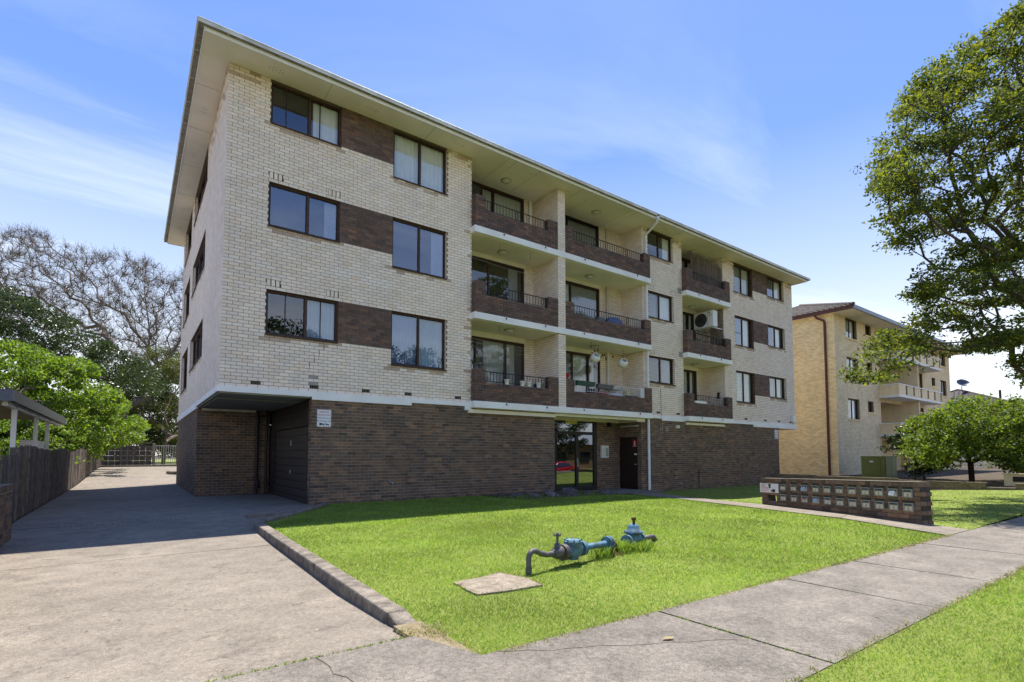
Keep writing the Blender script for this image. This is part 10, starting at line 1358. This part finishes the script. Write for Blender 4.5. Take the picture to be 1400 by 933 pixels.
bt = tree('bare_branched_tree', [(-.5, 66, .3), (-.6, 66, 3), (-.9, 66, 6), (-1.0, 66, 8.5), (-1.0, 66.2, 10)], TP['bare'], 'leaf_bud', 1, .5, .20, 'tall wide tree with bare twisting branches and sparse new buds', rtip=.019, expo=1.95, bark='bark_pale', step=1.1, k=5, bend=.12, wpath=.5, seed=17, flat=.7, upb=.03)
# fine twigs for the bare tree
rg = np.random.default_rng(5); A_ = np.repeat(TP['bare'], 14, 0); d_ = unit(rg.normal(size=A_.shape)+np.array([0, 0, .9])); Bm = A_+d_*rg.uniform(.3, 1.0, (len(A_), 1)); Bt = Bm+unit(d_+rg.normal(size=A_.shape)*.6)*rg.uniform(.3, .8, (len(A_), 1))
P3 = np.concatenate([A_, Bm, Bt]); nA = len(A_)
co = []; s_ = .011
def sticks(a, b, r0, r1):
    t = unit(b-a); u = unit(np.cross(t, rg.normal(size=a.shape))); v = np.cross(t, u); rr = []
    for q, r in ((a, r0), (b, r1)):
        for an in (0, 2.09, 4.19): rr.append(q+(u*math.cos(an)+v*math.sin(an))*r)
    return np.stack(rr, 1).reshape(-1, 3)
c1 = sticks(A_, Bm, .015, .011); c2 = sticks(Bm, Bt, .011, .007); cc_ = np.concatenate([c1, c2]); nn_ = len(cc_)//6
f = np.array([[0, 1, 4, 3], [1, 2, 5, 4], [2, 0, 3, 5]]); tag(link('twigs', big_mesh('twigs', cc_, (f[None]+(np.arange(nn_)*6)[:, None, None]).reshape(-1, 4), 4, ['bark_pale']), bt), kind='stuff')
tree('feathery_tree', [(2.5, 60, .4), (2.6, 60, 2.5), (2.8, 60, 4.0)], TP['olive'], 'leaf_olive', 130, 1.0, .22, 'soft olive green tree beyond the metal gate', rtip=.02, flat=.5, seed=19, droop=.4)
def blob(c, r, n, s): g = np.random.default_rng(s); v = g.normal(size=(n, 3)); v /= np.linalg.norm(v, axis=1)[:, None]; v *= g.random((n, 1))**.35; return np.array(c)+v*np.array(r)
tree('garden_shrub', [(-4.5, 27.5, 0), (-4.5, 27.5, .8)], blob((-4.2, 27.5, 1.7), (2.6, 1.6, 1.4), 70, 31), 'leaf_bright', 80, .45, .14, 'yellow green shrub seen under the patio roof', 'shrub', rtip=.01, seed=23)
tree('hedge_tree', [(-11, 55, 0), (-11, 55, 2)], blob((-10, 56, 3.2), (8, 2.5, 3.2), 120, 33), 'leaf_dark', 90, 1.1, .25, 'dark hedge tree behind the paling fence', 'tree', rtip=.02, seed=27)
tree('rear_tree', [(1.5, 72, .3), (1.5, 72, 3)], blob((1, 74, 4.5), (9, 3, 4.8), 200, 35), 'leaf_dark', 90, 1.2, .26, 'dark tree mass behind the screen block wall', 'tree', rtip=.02, seed=29)
tree('far_tree', [(100, 4, -.3), (100, 4, 3)], blob((101, 6, 5.0), (6, 6, 3.6), 90, 37), 'leaf_dark', 70, 1.3, .35, 'dark tree top at the right edge beyond the tiled house', 'tree', rtip=.03, seed=30)
# ------------------------------------------------------------------ across the street (seen in the glass)
def street_tree(x, y, s, seed, label):
    tree('verge_tree', [(x, y, -.8), (x, y, 1.0), (x+.1, y, 2.2*s)], blob((x, y, 3.3*s), (2.8*s, 2.8*s, 2.7*s), 130, seed), 'leaf_dark', 90, .65*max(1, s*.8), .24*max(1, s*.7), label, rtip=.015, seed=seed, group='trees across the street')
street_tree(38.0, -13.2, 1.3, 41, 'round green tree across the street behind the red car'); street_tree(10.5, -20, 2.2, 43, 'round green tree across the street opposite the driveway'); street_tree(58, -16, 1.5, 45, 'round green tree across the street at the far right'); street_tree(22.5, -20.5, 2.1, 47, 'tall green tree across the street opposite the lawn')
H2 = empty('brick_house', (52, -26, -.8), 0, 'brown brick house with a pale tiled roof across the street', 'house')
q = MB(); q.box(43, -30, -.8, 61, -22, 2.6); q.build('wall', 'brown_brick', H2); q = MB(); q.add([(42.3, -30.6, 2.6), (61.7, -30.6, 2.6), (61.7, -21.4, 2.6), (42.3, -21.4, 2.6), (46.5, -26, 4.6), (57.5, -26, 4.6)], [(0, 1, 5, 4), (1, 2, 5), (2, 3, 4, 5), (3, 0, 4), (3, 2, 1, 0)]); q.build('roof', 'steel', H2)
for x in (45.5, 50, 55): q = MB(); q.box(x, -21.99, .2, x+1.8, -21.9, 1.6); q.build('window', 'car_glass', H2)
def car(x, y, z, ang, label):
    t = empty('parked_car', (x, y, z), ang, label, 'car')
    prof = [(-2.1, .32), (-2.15, .62), (-2.02, .86), (-1.55, .93), (-.95, 1.38), (-.3, 1.47), (.45, 1.44), (1.05, 1.02), (1.85, .86), (2.1, .66), (2.12, .34)]
    q = MB(); vs = []; 
    for s_ in (-1, 1):
        for (px, pz) in prof: vs.append((px, s_*(.86 if pz < .95 else .86-.42*(pz-.95)), pz))
    n = len(prof); q.add(vs, [tuple(range(n))[::-1], tuple(range(n, 2*n))]+[(i, (i+1) % n, (i+1) % n+n, i+n) for i in range(n)]); q.build('body', 'car_red', t, bevel=.05)
    for s_ in (-1, 1):
        q = MB(); f = lambda px, pz: (px, s_*(.872-.42*max(0, pz-.95)), pz); q.add([f(-1.35, .97), f(-.9, 1.32), f(-.28, 1.40), f(-.28, .97)], [(0, 1, 2, 3) if s_ > 0 else (3, 2, 1, 0)]); q.add([f(-.2, .97), f(-.2, 1.40), f(.42, 1.37), f(.95, 1.0)], [(0, 1, 2, 3) if s_ > 0 else (3, 2, 1, 0)]); q.build('side_window', 'car_glass', t)
    for wx in (-1.32, 1.32):
        for s_ in (-1, 1):
            q = MB(); q.cyl((wx, s_*.70, .32), .32, .2*s_, 22, axis=(0, 1, 0)); w_ = q.build('wheel', 'tyre', t)
            q = MB(); q.cyl((wx, s_*.895, .32), .20, .012*s_, 14, axis=(0, 1, 0)); q.build('rim', 'steel', w_)
    for s_ in (-1, 1): q = MB(); q.box(2.0, s_*.6-.15, .60, 2.13, s_*.6+.15, .74); q.build('headlight', 'light_glass', t); q = MB(); q.box(-2.16, s_*.62-.12, .62, -2.05, s_*.62+.12, .80); q.build('tail_light', 'sign_red', t)
    return t
car(35.2, -9.4, -.92, 0, 'red hatchback parked across the street, seen in the entry door glass')
# ------------------------------------------------------------------ tidy parents
for o in list(C.objects):
    if o.parent is None and o.type == 'EMPTY' and o.name.split('.')[0] not in ('letterbox_wall', 'recycling_notice', 'parked_car'):
        for ch in o.children: ch.matrix_parent_inverse = Matrix.Translation(-Vector(o.location))
